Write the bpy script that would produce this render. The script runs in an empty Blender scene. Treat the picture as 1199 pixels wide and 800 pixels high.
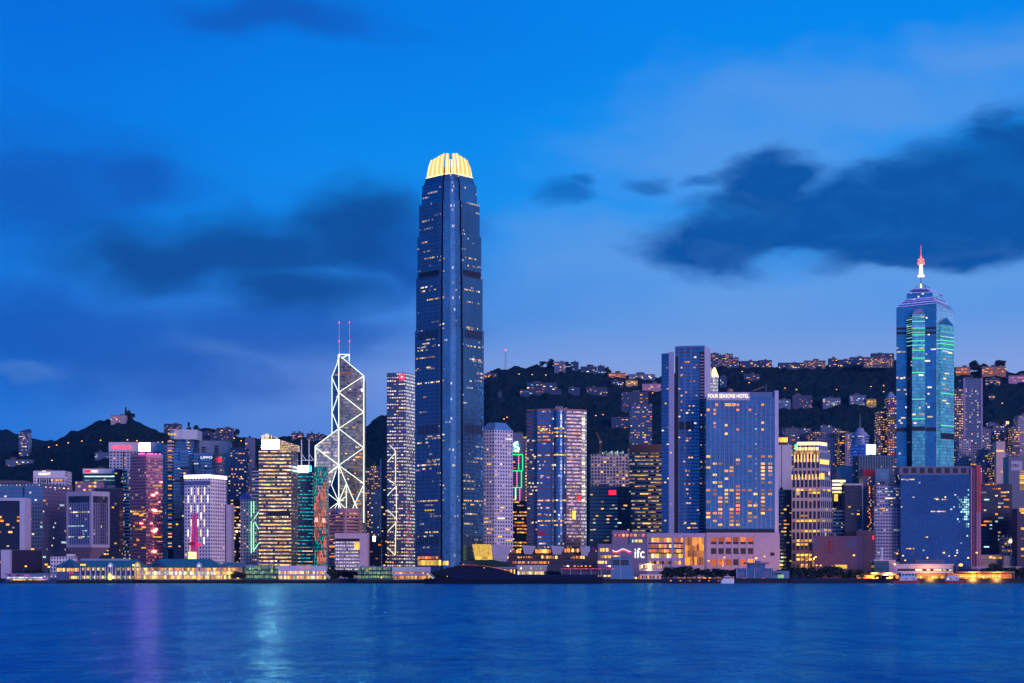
import bpy, bmesh, math, random
from mathutils import Vector, noise as mnoise
R = math.radians
S = bpy.context.scene
COL = S.collection

# ------------------------------------------------------------------ camera, sky, sun, exposure
F, CX, HY, CAMH = 2024.0, 599.5, 669.0, 12.0     # focal length in photo pixels, principal column, horizon row, eye height
cam = bpy.data.cameras.new('camera'); camo = bpy.data.objects.new('camera', cam); COL.objects.link(camo)
camo.location = (0, 0, CAMH); camo.rotation_euler = (R(90), 0, 0)
cam.sensor_width = 36; cam.lens = F/1199*36; cam.shift_y = (HY-400)/1199
cam.clip_start = 1; cam.clip_end = 60000
S.camera = camo
S.view_settings.view_transform = 'Standard'; S.view_settings.look = 'None'
S.view_settings.exposure = 0.0; S.view_settings.gamma = 1.0; S.view_settings.use_curve_mapping = False
S.render.engine = 'CYCLES'
S.cycles.use_denoising = True
S.cycles.max_bounces = 5; S.cycles.diffuse_bounces = 2; S.cycles.glossy_bounces = 3
S.cycles.sample_clamp_indirect = 4.0
S.cycles.use_adaptive_sampling = False

SUN_AZ, SUN_EL = 215.0, 3.0       # afterglow low in the south-west of the picture, behind and right of the camera
class NB:
    """small helper to wire shader nodes"""
    def __init__(s, nt): s.nt = nt; s.n = nt.nodes; s.l = nt.links
    def put(s, sock, v):
        if hasattr(v, 'is_linked') or isinstance(v, bpy.types.NodeSocket): s.l.new(v, sock)
        elif v is not None: sock.default_value = v
    def m(s, op, a, b=None, c=None, clamp=False):
        n = s.n.new('ShaderNodeMath'); n.operation = op; n.use_clamp = clamp
        s.put(n.inputs[0], a)
        if b is not None: s.put(n.inputs[1], b)
        if c is not None: s.put(n.inputs[2], c)
        return n.outputs[0]
    def v(s, op, a, b=None, out=0):
        n = s.n.new('ShaderNodeVectorMath'); n.operation = op
        s.put(n.inputs[0], a)
        if b is not None: s.put(n.inputs[1], b)
        return n.outputs['Value'] if out == 'Value' else n.outputs[0]
    def xyz(s, x, y, z):
        n = s.n.new('ShaderNodeCombineXYZ'); s.put(n.inputs[0], x); s.put(n.inputs[1], y); s.put(n.inputs[2], z); return n.outputs[0]
    def sep(s, v):
        n = s.n.new('ShaderNodeSeparateXYZ'); s.put(n.inputs[0], v); return n.outputs
    def mix(s, f, a, b):
        n = s.n.new('ShaderNodeMix'); n.data_type = 'RGBA'; n.clamp_factor = True
        s.put(n.inputs[0], f); s.put(n.inputs[6], a); s.put(n.inputs[7], b); return n.outputs[2]
    def noise(s, vec, scale, detail=2.0, rough=0.5, out='Fac'):
        n = s.n.new('ShaderNodeTexNoise'); s.put(n.inputs['Vector'], vec)
        n.inputs['Scale'].default_value = scale; n.inputs['Detail'].default_value = detail; n.inputs['Roughness'].default_value = rough
        return n.outputs[0 if out == 'Fac' else 1]
    def white(s, vec, out=0):
        n = s.n.new('ShaderNodeTexWhiteNoise'); n.noise_dimensions = '3D'; s.put(n.inputs['Vector'], vec); return n.outputs[out]
    def sstep(s, x, a, b):
        n = s.n.new('ShaderNodeMapRange'); n.interpolation_type = 'SMOOTHSTEP'; s.put(n.inputs[0], x)
        n.inputs[1].default_value = a; n.inputs[2].default_value = b; n.inputs[3].default_value = 0; n.inputs[4].default_value = 1
        return n.outputs[0]
    def ramp(s, f, stops):
        n = s.n.new('ShaderNodeValToRGB'); s.put(n.inputs[0], f); e = n.color_ramp.elements
        while len(e) < len(stops): e.new(0.5)
        for k, (p, c) in enumerate(stops): e[k].position = p; e[k].color = (*c, 1)
        return n.outputs[0]

def build_world():
    w = bpy.data.worlds.new('World'); S.world = w; w.use_nodes = True
    nt = w.node_tree; nt.nodes.clear(); b = NB(nt)
    tc = nt.nodes.new('ShaderNodeTexCoord').outputs['Generated']
    d = b.v('NORMALIZE', tc)
    x, y, z = b.sep(d)[0:3]
    zz = b.m('ABSOLUTE', z)
    el = b.m('ARCSINE', zz); az = b.m('ARCTAN2', x, y)
    f = b.m('MULTIPLY', el, 2/math.pi, clamp=True)
    e = lambda deg: deg/90.0
    left = b.ramp(f, [(0, (.010,.150,.60)), (e(4), (.007,.165,.65)), (e(7), (.006,.17,.66)), (e(11), (.001,.20,.74)), (e(15), (.0005,.175,.73)), (e(19), (.0,.135,.66)), (e(50), (.001,.09,.46)), (1, (.001,.06,.34))])
    right = b.ramp(f, [(0, (.15,.28,.74)), (e(4.6), (.20,.32,.70)), (e(6.4), (.235,.355,.72)), (e(8.2), (.115,.31,.74)), (e(11), (.012,.285,.83)), (e(14), (.001,.27,.84)), (e(18.5), (.0,.22,.80)), (e(50), (.002,.12,.54)), (1, (.002,.07,.38))])
    # a little slow unevenness so that the gradient is not ruler-straight
    wob = b.noise(b.v('MULTIPLY', d, (3, 3, 9)), 1.3, 3)
    sx = b.m('ADD', az, b.m('MULTIPLY', b.m('SUBTRACT', wob, .5), .28))
    azf = b.m('ADD', b.sstep(sx, -.32, .14), 0)
    # behind the camera: fold the azimuth so that west (+x) stays the bright side
    azf2 = b.sstep(x, -.7, .8)
    back = b.sstep(y, -.1, .4)
    fac = b.m('ADD', b.m('MULTIPLY', azf, back), b.m('MULTIPLY', azf2, b.m('SUBTRACT', 1, back)))
    sky = b.mix(fac, left, right)
    # clouds: soft dark banks, laid out by compass direction and height
    P = b.xyz(az, el, 0)
    wn = b.noise(b.v('MULTIPLY', P, (1, 2.2, 1)), 20, 4, .5, 'Color')
    wn2 = b.noise(b.v('MULTIPLY', P, (1, 2.2, 1)), 9, 3, .5, 'Color')
    warp = b.v('ADD', b.v('MULTIPLY', b.v('SUBTRACT', wn, (.5,.5,.5)), (.035,.02,0)), b.v('MULTIPLY', b.v('SUBTRACT', wn2, (.5,.5,.5)), (.05,.03,0)))
    PW = b.v('ADD', P, warp)
    def bank(ells):
        acc = None
        for (cx, cy, rx, ry) in ells:
            a0 = math.atan((cx-CX)/F); e0 = math.atan((HY-cy)/F*math.cos(a0))
            q = b.v('MULTIPLY', b.v('SUBTRACT', PW, (a0, e0, 0)), (F/rx, F/ry, 0))
            g = b.m('SUBTRACT', 1, b.v('LENGTH', q, out='Value'))
            acc = g if acc is None else b.m('SMOOTH_MAX', acc, g, .25)
        return acc
    fr = b.noise(b.v('MULTIPLY', PW, (1, 2.0, 1)), 24, 4, .5)
    strong = bank([(830,292,100,36), (905,222,66,52), (925,258,130,50), (1015,252,130,56), (1110,228,130,62), (1200,190,100,66), (1180,262,110,44), (1075,290,130,30)])
    fr2 = b.noise(b.v('MULTIPLY', PW, (1, 2.2, 1)), 60, 5, .62)
    strong = b.m('ADD', strong, b.m('ADD', b.m('MULTIPLY', b.m('SUBTRACT', fr, .5), .7), b.m('MULTIPLY', b.m('SUBTRACT', fr2, .5), .2)))
    gaps = bank([(922,301,44,15), (1165,332,95,26), (1040,330,120,14)])
    sm = b.m('MULTIPLY', b.sstep(strong, -.22, .5), b.m('SUBTRACT', 1, b.m('MULTIPLY', b.sstep(gaps, -.2, .8), .8)))
    small = b.m('ADD', bank([(655,230,38,24), (672,212,24,10), (760,214,40,15), (828,206,32,11)]), b.m('MULTIPLY', b.m('SUBTRACT', fr, .5), .7))
    smm = b.m('MULTIPLY', b.sstep(small, -.1, .7), .62)
    softl = b.m('ADD', bank([(300,290,165,52), (415,270,105,62), (350,335,110,34), (190,300,140,40)]), b.m('MULTIPLY', b.m('SUBTRACT', fr, .5), .6))
    slm = b.m('MULTIPLY', b.sstep(softl, -.25, .75), .92)
    haze = b.m('ADD', bank([(20,225,210,85), (150,210,95,32), (70,385,270,72), (180,425,220,50), (330,385,200,45), (330,25,150,24), (480,300,90,60)]), b.m('MULTIPLY', b.m('SUBTRACT', fr, .5), .7))
    hm = b.m('MULTIPLY', b.sstep(haze, -.35, .85), .78)
    light = b.m('ADD', bank([(880,180,240,75), (1000,120,260,60), (1110,320,230,40), (900,345,230,36), (720,300,200,60), (40,428,60,12), (255,408,60,12), (1160,60,120,40)]), b.m('MULTIPLY', b.m('SUBTRACT', fr, .5), .8))
    lm = b.m('MULTIPLY', b.sstep(light, -.3, .9), .5)
    # everywhere else round the dome: loose drifting banks
    away = b.m('SUBTRACT', 1, b.sstep(y, .55, .85))
    gen = b.m('MULTIPLY', b.m('MULTIPLY', b.sstep(b.noise(b.v('MULTIPLY', d, (1, 1, 2.6)), 3.1, 5), .5, .68), .55), away)
    sky = b.mix(lm, sky, (.15,.34,.73,1))
    sky = b.mix(hm, sky, (.004,.085,.44,1))
    sky = b.mix(slm, sky, (.002,.066,.29,1))
    sky = b.mix(smm, sky, (.003,.09,.38,1))
    sm = b.m('MULTIPLY', sm, b.m('MULTIPLY_ADD', b.sstep(fr, .3, .62), .22, .80))
    sky = b.mix(sm, sky, b.mix(b.sstep(fr, .3, .7), (.001,.066,.30,1), (.002,.092,.38,1)))
    sky = b.mix(gen, sky, (.004,.08,.36,1))
    bg = nt.nodes.new('ShaderNodeBackground'); b.put(bg.inputs[0], sky); bg.inputs[1].default_value = 1.07
    st = nt.nodes.new('ShaderNodeTexSky'); st.sky_type = 'NISHITA'; st.sun_disc = False
    st.sun_elevation = R(SUN_EL); st.sun_rotation = R(180-35)
    bg2 = nt.nodes.new('ShaderNodeBackground'); b.put(bg2.inputs[0], st.outputs[0]); bg2.inputs[1].default_value = 0.0015
    add = nt.nodes.new('ShaderNodeAddShader'); nt.links.new(bg.outputs[0], add.inputs[0]); nt.links.new(bg2.outputs[0], add.inputs[1])
    out = nt.nodes.new('ShaderNodeOutputWorld'); nt.links.new(add.outputs[0], out.inputs[0])
    w.cycles.sampling_method = 'MANUAL'; w.cycles.sample_map_resolution = 512
build_world()
sl = bpy.data.lights.new('afterglow_sun', 'SUN'); slo = bpy.data.objects.new('afterglow_sun', sl); COL.objects.link(slo)
sl.energy = 1.75; sl.angle = R(20); sl.color = (.95, .62, .92)
_d = Vector((math.sin(R(35)), -math.cos(R(35)), math.tan(R(SUN_EL+5))))   # towards the glow
slo.rotation_euler = _d.to_track_quat('Z', 'Y').to_euler(); slo.location = _d*500

# ------------------------------------------------------------------ placing helpers
GZ = 4.0
def X(px, D): return (px-CX)/F*D
def Z(py, D): return CAMH+(HY-py)/F*D
ORG = {}
def link(o, parent=None):
    COL.objects.link(o)
    if parent is not None: o.parent = parent
    return o
def tag(o, label, cat, group=None, kind=None):
    if label: o['label'] = label
    if cat: o['category'] = cat
    if group: o['group'] = group
    if kind: o['kind'] = kind
    return o
def empty(name, loc, label, cat, group=None):
    o = bpy.data.objects.new(name, None); o.empty_display_size = 1; o.location = loc
    link(o); ORG[o.name] = Vector(loc); return tag(o, label, cat, group)
class MB:
    def __init__(s): s.v = []; s.f = []; s.uv = []; s.mi = []
    def face(s, pts, uv=None, mi=0):
        i = len(s.v); s.v += [tuple(p) for p in pts]; s.f.append(tuple(range(i, i+len(pts))))
        s.uv += list(uv) if uv else [(0, 0)]*len(pts); s.mi.append(mi)
    def quadbox(s, c, mi=0):
        for q in ((3,2,1,0), (4,5,6,7), (0,1,5,4), (1,2,6,5), (2,3,7,6), (3,0,4,7)): s.face([c[k] for k in q], None, mi)
    def box(s, x0, x1, y0, y1, z0, z1, mi=0):
        s.quadbox([(x0,y0,z0),(x1,y0,z0),(x1,y1,z0),(x0,y1,z0),(x0,y0,z1),(x1,y0,z1),(x1,y1,z1),(x0,y1,z1)], mi)
    def prism(s, poly, z0, zt, bay=3., fl=4., mi=0, cap=True, poly2=None, capmi=None, v0=None):
        n = len(poly); zt = zt if isinstance(zt, (list, tuple)) else [zt]*n; p2 = poly2 or poly
        nf = max(1, round((max(zt)-z0)/fl)); u = 0
        for k in range(n):
            a, c = poly[k], poly[(k+1) % n]; a2, c2 = p2[k], p2[(k+1) % n]
            L = math.hypot(c[0]-a[0], c[1]-a[1]); nb = max(1, round(L/bay)); h = max(zt)-z0
            va = nf*(zt[k]-z0)/h; vc = nf*(zt[(k+1) % n]-z0)/h
            m_ = mi[k % len(mi)] if isinstance(mi, (list, tuple)) else mi
            s.face([(a[0],a[1],z0),(c[0],c[1],z0),(c2[0],c2[1],zt[(k+1) % n]),(a2[0],a2[1],zt[k])], [(u,0),(u+nb,0),(u+nb,vc),(u,va)], m_); u += nb+7
        if cap:
            cm = capmi if capmi is not None else (mi if not isinstance(mi, (list, tuple)) else 0)
            s.face([(p2[k][0],p2[k][1],zt[k]) for k in range(n)], None, cm)
            s.face([(poly[k][0],poly[k][1],z0) for k in range(n-1,-1,-1)], None, cm)
    def tube(s, p, q, r, n=6, mi=0, r2=None):
        p, q = Vector(p), Vector(q); d = (q-p).normalized(); a = d.orthogonal().normalized(); c = d.cross(a); r2 = r if r2 is None else r2
        A = [p+(a*math.cos(2*math.pi*k/n)+c*math.sin(2*math.pi*k/n))*r for k in range(n)]
        B = [q+(a*math.cos(2*math.pi*k/n)+c*math.sin(2*math.pi*k/n))*r2 for k in range(n)]
        for k in range(n): j = (k+1) % n; s.face([A[k],A[j],B[j],B[k]], None, mi)
        s.face(A[::-1], None, mi); s.face(B, None, mi)
    def lathe(s, cx, cy, prof, n=24, mi=0):
        for (r0, z0), (r1, z1) in zip(prof, prof[1:]):
            for k in range(n):
                t0, t1 = 2*math.pi*k/n, 2*math.pi*(k+1)/n
                P = lambda r, t, z: (cx+r*math.cos(t), cy+r*math.sin(t), z)
                s.face([P(r0,t0,z0),P(r0,t1,z0),P(r1,t1,z1),P(r1,t0,z1)], [(k,z0/4),(k+1,z0/4),(k+1,z1/4),(k,z1/4)], mi)
    def build(s, name, mats, parent=None, org=None, smooth=False):
        o0 = ORG[parent.name] if parent is not None else Vector(org or (0,0,0))
        me = bpy.data.meshes.new(name); me.from_pydata([(a-o0.x, b-o0.y, c-o0.z) for a, b, c in s.v], [], s.f)
        ul = me.uv_layers.new(name='UVMap'); ul.data.foreach_set('uv', [q for p in s.uv for q in p])
        for m_ in (mats if isinstance(mats, (list, tuple)) else [mats]): me.materials.append(m_)
        me.polygons.foreach_set('material_index', s.mi)
        if smooth: me.polygons.foreach_set('use_smooth', [True]*len(s.f))
        me.update(); o = bpy.data.objects.new(name, me); link(o, parent)
        if parent is None: o.location = o0
        ORG[o.name] = o0; return o

# ------------------------------------------------------------------ materials
MAT = {}
def plain(key, col, rough=.7, metal=0., var=.18, scale=.15):
    if key in MAT: return MAT[key]
    m_ = bpy.data.materials.new(key); m_.use_nodes = True; nt = m_.node_tree; b = NB(nt); p = nt.nodes['Principled BSDF']
    pos = nt.nodes.new('ShaderNodeNewGeometry').outputs['Position']
    n = b.noise(pos, scale, 4, .6)
    k = b.m('ADD', 1-var, b.m('MULTIPLY', n, 2*var))
    mul = b.v('SCALE', (col[0], col[1], col[2])); mul.node.inputs['Scale'].default_value = 1; nt.links.new(k, mul.node.inputs['Scale'])
    nt.links.new(mul, p.inputs['Base Color']); p.inputs['Roughness'].default_value = rough; p.inputs['Metallic'].default_value = metal
    if rough > .45: p.inputs['Specular IOR Level'].default_value = .15
    MAT[key] = m_; return m_
def glow(key, col, strength=1., sample=False, vary=True, streak=0):
    if key in MAT: return MAT[key]
    m_ = bpy.data.materials.new(key); m_.use_nodes = True; nt = m_.node_tree; b = NB(nt); p = nt.nodes['Principled BSDF']
    p.inputs['Base Color'].default_value = (.02,.02,.02,1); p.inputs['Roughness'].default_value = .4
    p.inputs['Emission Color'].default_value = (*col, 1); p.inputs['Specular IOR Level'].default_value = .04
    if vary:
        ob = nt.nodes.new('ShaderNodeObjectInfo').outputs['Random']
        pos = nt.nodes.new('ShaderNodeNewGeometry').outputs['Position']
        n = b.noise(b.v('MULTIPLY', pos, (1, 1, .8)), .45, 2)
        k = b.m('MULTIPLY', b.m('ADD', .18, b.m('MULTIPLY', b.m('POWER', ob, 1.5), 1.35)), b.m('ADD', .25, b.m('MULTIPLY', n, 1.5)))
        nt.links.new(b.m('MULTIPLY', k, strength), p.inputs['Emission Strength'])
    else: p.inputs['Emission Strength'].default_value = strength
    if not sample: m_.cycles.emission_sampling = 'NONE'
    MAT[key] = m_; return m_
FAC = {}
def facade(key, glass, frame, mx=.12, s0=.35, s1=.0, p=.1, c1=(1,.58,.2), c2=(1,.85,.6), em=1.3, cu=.12, metal=.7, rough=.14, frough=.6, thr=.5, tilt=.02, gl=0.0, lz=.35):
    """one wall skin: panes in a grid of bays and storeys, some rooms behind them lit"""
    if key in MAT: return MAT[key]
    m_ = bpy.data.materials.new(key); m_.use_nodes = True; nt = m_.node_tree; b = NB(nt); pr = nt.nodes['Principled BSDF']
    uv = nt.nodes.new('ShaderNodeUVMap').outputs[0]; u, v = b.sep(uv)[0:2]
    ob = b.m('MULTIPLY', nt.nodes.new('ShaderNodeObjectInfo').outputs['Random'], 97.0)
    iu, iv = b.m('FLOOR', u), b.m('FLOOR', v); fu, fv = b.m('FRACT', u), b.m('FRACT', v)
    mask = b.m('MULTIPLY', b.m('MULTIPLY', b.m('GREATER_THAN', fu, mx/2), b.m('LESS_THAN', fu, 1-mx/2)), b.m('MULTIPLY', b.m('GREATER_THAN', fv, s0), b.m('LESS_THAN', fv, 1-s1)))
    litm = b.m('MULTIPLY', mask, b.m('GREATER_THAN', fv, s0+(1-s1-s0)*lz)); cell = b.xyz(iu, iv, ob); r1 = b.white(cell); rc = b.white(b.v('ADD', cell, (31.7, 11.3, 5.1)), 1)
    rs = b.sep(rc)
    cl = b.noise(b.xyz(b.m('MULTIPLY', iu, cu), b.m('MULTIPLY', iv, 5.37), ob), 1.0, 1)
    prob = b.m('MULTIPLY', b.sstep(cl, thr-.04, thr+.10), min(.95, p*2.0))
    lit = b.m('MULTIPLY', b.m('LESS_THAN', r1, prob), litm)
    inner = b.white(b.xyz(b.m('FLOOR', b.m('MULTIPLY', u, 3.0)), b.m('FLOOR', b.m('MULTIPLY', v, 4.0)), 3.0))
    est = b.m('MULTIPLY', b.m('MULTIPLY', lit, em*1.1), b.m('MULTIPLY', b.m('ADD', .25, b.m('MULTIPLY', rs[0], 1.0)), b.m('ADD', .45, b.m('MULTIPLY', inner, .75))))
    if gl > 0: est = b.m('ADD', est, b.m('MULTIPLY', mask, b.m('MULTIPLY', rs[2], gl)))
    pos = nt.nodes.new('ShaderNodeNewGeometry')
    big = b.noise(pos.outputs['Position'], .035, 3)
    gk = b.m('MULTIPLY', b.m('ADD', .88, b.m('MULTIPLY', rs[1], .24)), b.m('ADD', .6, b.m('MULTIPLY', big, .8)))
    fk = b.m('ADD', .8, b.m('MULTIPLY', big, .4))
    gv = b.v('SCALE', glass); nt.links.new(gk, gv.node.inputs['Scale'])
    fv_ = b.v('SCALE', frame); nt.links.new(fk, fv_.node.inputs['Scale'])
    nt.links.new(b.mix(mask, fv_, gv), pr.inputs['Base Color'])
    nt.links.new(b.m('ADD', frough, b.m('MULTIPLY', mask, rough-frough)), pr.inputs['Roughness'])
    nt.links.new(b.m('MULTIPLY', mask, metal), pr.inputs['Metallic'])
    nt.links.new(b.mix(rs[1], (*c1, 1), (*c2, 1)), pr.inputs['Emission Color'])
    nt.links.new(est, pr.inputs['Emission Strength'])
    tl = b.v('MULTIPLY', b.v('SUBTRACT', rc, (.5,.5,.5)), (tilt*2,)*3)
    nt.links.new(b.v('NORMALIZE', b.v('ADD', pos.outputs['Normal'], tl)), pr.inputs['Normal'])
    m_.cycles.emission_sampling = 'NONE'
    MAT[key] = m_; FAC[key] = (mx, s0, s1); return m_
UC = {}
def unit(mat):
    """a shared unit block mesh per material"""
    if mat.name not in UC:
        a = MB(); a.box(-.5,.5,-.5,.5,-.5,.5); me = bpy.data.meshes.new('block_'+mat.name); me.from_pydata(a.v, [], a.f); me.materials.append(mat); UC[mat.name] = me
    return UC[mat.name]
def panel(name, parent, mat, P, Q, t0, t1, z0, z1, out=.15, th=.3, label=None):
    """a thin block lying on the wall that runs from P to Q"""
    dx, dy = Q[0]-P[0], Q[1]-P[1]; L = math.hypot(dx, dy); nx, ny = dy/L, -dx/L; tm = (t0+t1)/2
    c = Vector((P[0]+dx*tm+nx*(out-th/2), P[1]+dy*tm+ny*(out-th/2), (z0+z1)/2))
    o = bpy.data.objects.new(name, unit(mat)); link(o, parent); org = ORG[parent.name]
    o.location = c-org; o.rotation_euler.z = math.atan2(dy, dx); o.scale = (L*(t1-t0), th, z1-z0); ORG[o.name] = org
    if label: o['label'] = label
    return o
def bar(name, parent, mat, p, q, r, r2=None):
    a = MB(); a.tube(p, q, r, 6, 0, r2); return a.build(name, mat, parent)
def text(name, s, parent, mat, x0, x1, y, z, h=None, depth=.25):
    """lettering facing the water, x0..x1 wide, z = bottom of the line"""
    cu = bpy.data.curves.new('t', 'FONT'); cu.body = s; cu.extrude = .02; cu.resolution_u = 3
    t = bpy.data.objects.new('t', cu); COL.objects.link(t); bpy.context.view_layer.update()
    me = bpy.data.meshes.new_from_object(t.evaluated_get(bpy.context.evaluated_depsgraph_get()))
    bpy.data.objects.remove(t); bpy.data.curves.remove(cu)
    xs = [v.co.x for v in me.vertices]; ys = [v.co.y for v in me.vertices]; zs = [v.co.z for v in me.vertices]
    sx = (x1-x0)/(max(xs)-min(xs)); sy = sx if h is None else h/(max(ys)-min(ys)); org = ORG[parent.name]
    for v in me.vertices:
        a, c, e = v.co; v.co = ((a-min(xs))*sx+x0-org.x, y-org.y-(e-min(zs))/(max(zs)-min(zs)+1e-6)*depth, (c-min(ys))*sy+z-org.z)
    me.name = name; me.materials.clear(); me.materials.append(mat); me.update()
    o = bpy.data.objects.new(name, me); link(o, parent); ORG[o.name] = org; return o

ROOF = plain('roofing', (.12,.12,.13), .8)
CONC = plain('pale_concrete', (.42,.40,.40), .7)
DARK = plain('dark_metal', (.03,.032,.04), .5)
STEEL = plain('steel', (.25,.26,.28), .4, .5)
WHITE = plain('white_paint', (.78,.77,.76), .5)
WW = glow('warm_room', (1,.46,.12), 1.5); WY = glow('yellow_room', (1,.52,.07), 1.55); WO = glow('orange_room', (1,.27,.02), 1.5); WB = glow('bright_room', (1,.78,.45), 1.6); WC = glow('cool_room', (.55,.9,.95), .9)
ORANGE_LAMP = glow('sodium_lamp', (1,.34,.06), 5, vary=False); WARM_LAMP = glow('warm_lamp', (1,.72,.35), 12, vary=False)
RED_LAMP = glow('red_lamp', (1,.04,.06), 6, vary=False)

class T: pass
def box4(x0, x1, D, dep): return [(X(x0,D),D), (X(x1,D),D), (X(x1,D),D+dep), (X(x0,D),D+dep)]
def cor(xl, xc, xr, D, dl, dr):
    L, C_, Rr = (X(xl,D+dl),D+dl), (X(xc,D),D), (X(xr,D+dr),D+dr); return [L, C_, Rr, (L[0]+Rr[0]-C_[0], L[1]+Rr[1]-C_[1])]
def inset(poly, k):
    cx = sum(p[0] for p in poly)/len(poly); cy = sum(p[1] for p in poly)/len(poly)
    return [(cx+(p[0]-cx)*k, cy+(p[1]-cy)*k) for p in poly]
def tower(label, poly, py, mats, bay=3., fl=4., zb=None, name='office_tower', cat='office tower', group=None, win=0, wm=None, kmax=1, faces=(0,), vr=(.03,.97), seed=0, plant=2, coping=.5, mats_roof=None, D=None, pyb=None, hroof=True, wpart='window'):
    t = T(); D = D or min(p[1] for p in poly); t.D = D; t.poly = poly; zt = Z(py, D)
    zb = zb if zb is not None else (Z(pyb, D) if pyb is not None else GZ); t.zb, t.zt = zb, zt
    mats = mats if isinstance(mats, list) else [mats]
    cx = sum(p[0] for p in poly)/len(poly); cy = sum(p[1] for p in poly)/len(poly); t.cx, t.cy = cx, cy
    t.root = empty(name, (cx, cy, zb), label, cat, group)
    a = MB(); a.prism(poly, zb, zt, bay, fl, list(range(len(mats))) if len(mats) > 1 else 0, cap=False)
    a.build('facade', mats, t.root)
    rd = random.Random(seed*7+int(poly[0][0]*10))
    if hroof:
        a = MB(); a.prism(inset(poly, 1.008), zt-.02, zt+coping); a.build('roof', mats_roof or ROOF, t.root)
        for k in range(plant):
            a = MB(); ex = max(p[0] for p in poly)-cx; ey = max(p[1] for p in poly)-cy
            x_ = cx+rd.uniform(-.45,.4)*ex; y_ = cy+rd.uniform(-.5,.1)*ey; w_ = rd.uniform(.12,.3)*ex; h_ = rd.uniform(1.5,3.8)
            a.box(x_-w_, x_+w_, y_-w_, y_+w_, zt+coping, zt+coping+h_); a.build('plant_room', mats_roof or ROOF, t.root)
    if hroof and rd.random() < .4:
        x_ = cx+rd.uniform(-.25,.25)*(max(p[0] for p in poly)-cx)*2; bar('roof_mast', t.root, STEEL, (x_,cy,zt), (x_,cy,zt+rd.uniform(4,9)), .28, .12)
    if win:
        nf = max(1, round((zt-zb)/fl)); fh = (zt-zb)/nf; used = set(); n = 0; tries = 0
        wm = wm or [WW]
        while n < win and tries < win*12:
            tries += 1
            fi = rd.choice(faces); P, Q = poly[fi], poly[(fi+1) % len(poly)]; L = math.hypot(Q[0]-P[0], Q[1]-P[1]); nb = max(1, round(L/bay))
            mk = mats[fi % len(mats)].name.split('.')[0]; mx, s0, s1 = FAC.get(mk, (.12,.3,0))
            j = rd.randint(int(vr[0]*nf), max(0, int(vr[1]*nf)-1)); i = rd.randint(0, nb-1); kk = rd.randint(1, kmax)
            c = [(fi,i+q,j) for q in range(kk) if i+q < nb]
            if any(q in used for q in c) or not c: continue
            used.update(c); n += 1
            panel(wpart, t.root, rd.choice(wm), P, Q, (i+mx/2)/nb, (i+len(c)-mx/2)/nb, zb+(j+s0+.12)*fh, zb+(j+.92-s1)*fh, .12, .24)
    return t

# ------------------------------------------------------------------ water, land, hills
def interp(tab, x):
    if x <= tab[0][0]: return tab[0][1]
    for (a, b_), (c, d) in zip(tab, tab[1:]):
        if x <= c: return b_+(d-b_)*(x-a)/(c-a)
    return tab[-1][1]
def water():
    a = MB(); a.face([(-3400,-700,0),(3400,-700,0),(3400,4800,0),(-3400,4800,0)])
    m_ = bpy.data.materials.new('harbour_water'); m_.use_nodes = True; nt = m_.node_tree; b = NB(nt); p = nt.nodes['Principled BSDF']
    pos = nt.nodes.new('ShaderNodeNewGeometry').outputs['Position']
    nt.nodes.remove(p); out = nt.nodes['Material Output']
    n1 = b.noise(b.v('MULTIPLY', pos, (.020,.034,1)), 1.0, 4, .6)
    n2 = b.noise(b.v('MULTIPLY', pos, (.11,.20,1)), 1.0, 4, .62)
    n3 = b.noise(b.v('MULTIPLY', pos, (.7,1.1,1)), 1.0, 2, .5)
    n4 = b.noise(b.v('MULTIPLY', pos, (.075,.032,1)), 1.0, 3, .55)
    h = b.m('ADD', b.m('ADD', b.m('MULTIPLY', n1, 6.0), b.m('MULTIPLY', n4, 4.5)), b.m('ADD', b.m('MULTIPLY', n2, 2.6), b.m('MULTIPLY', n3, .36)))
    bp = nt.nodes.new('ShaderNodeBump'); bp.inputs['Strength'].default_value = 1.0; bp.inputs['Distance'].default_value = 1.0
    nt.links.new(h, bp.inputs['Height'])
    gust = b.noise(b.v('MULTIPLY', pos, (.0035,.010,1)), 1.0, 4, .6)
    df = nt.nodes.new('ShaderNodeBsdfDiffuse'); df.inputs[0].default_value = (.0001,.11,.42,1)
    gl = nt.nodes.new('ShaderNodeBsdfGlossy'); gl.inputs['Color'].default_value = (.20,.96,1,1)
    b.put(gl.inputs['Roughness'], b.m('ADD', .06, b.m('MULTIPLY', gust, .2)))
    for q in (df, gl): nt.links.new(bp.outputs[0], q.inputs['Normal'])
    fz = nt.nodes.new('ShaderNodeFresnel'); fz.inputs[0].default_value = 1.33; nt.links.new(bp.outputs[0], fz.inputs['Normal'])
    mx = nt.nodes.new('ShaderNodeMixShader'); slick = b.noise(b.v('MULTIPLY', pos, (.055,.019,1)), 1.0, 5, .68); slick2 = b.noise(b.v('MULTIPLY', pos, (.22,.10,1)), 1.0, 4, .65)
    sk = b.m('ADD', b.sstep(slick, .3, .62), b.m('MULTIPLY', b.sstep(slick2, .35, .65), .6))
    b.put(mx.inputs[0], b.m('MULTIPLY', b.m('MULTIPLY_ADD', fz.outputs[0], 1.2, .12, True), b.m('MULTIPLY_ADD', sk, .50, .42), None, True))
    nt.links.new(df.outputs[0], mx.inputs[1]); nt.links.new(gl.outputs[0], mx.inputs[2]); nt.links.new(mx.outputs[0], out.inputs[0])
    o = a.build('water', m_); tag(o, 'calm blue harbour water', None, None, 'structure')
water()
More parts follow.
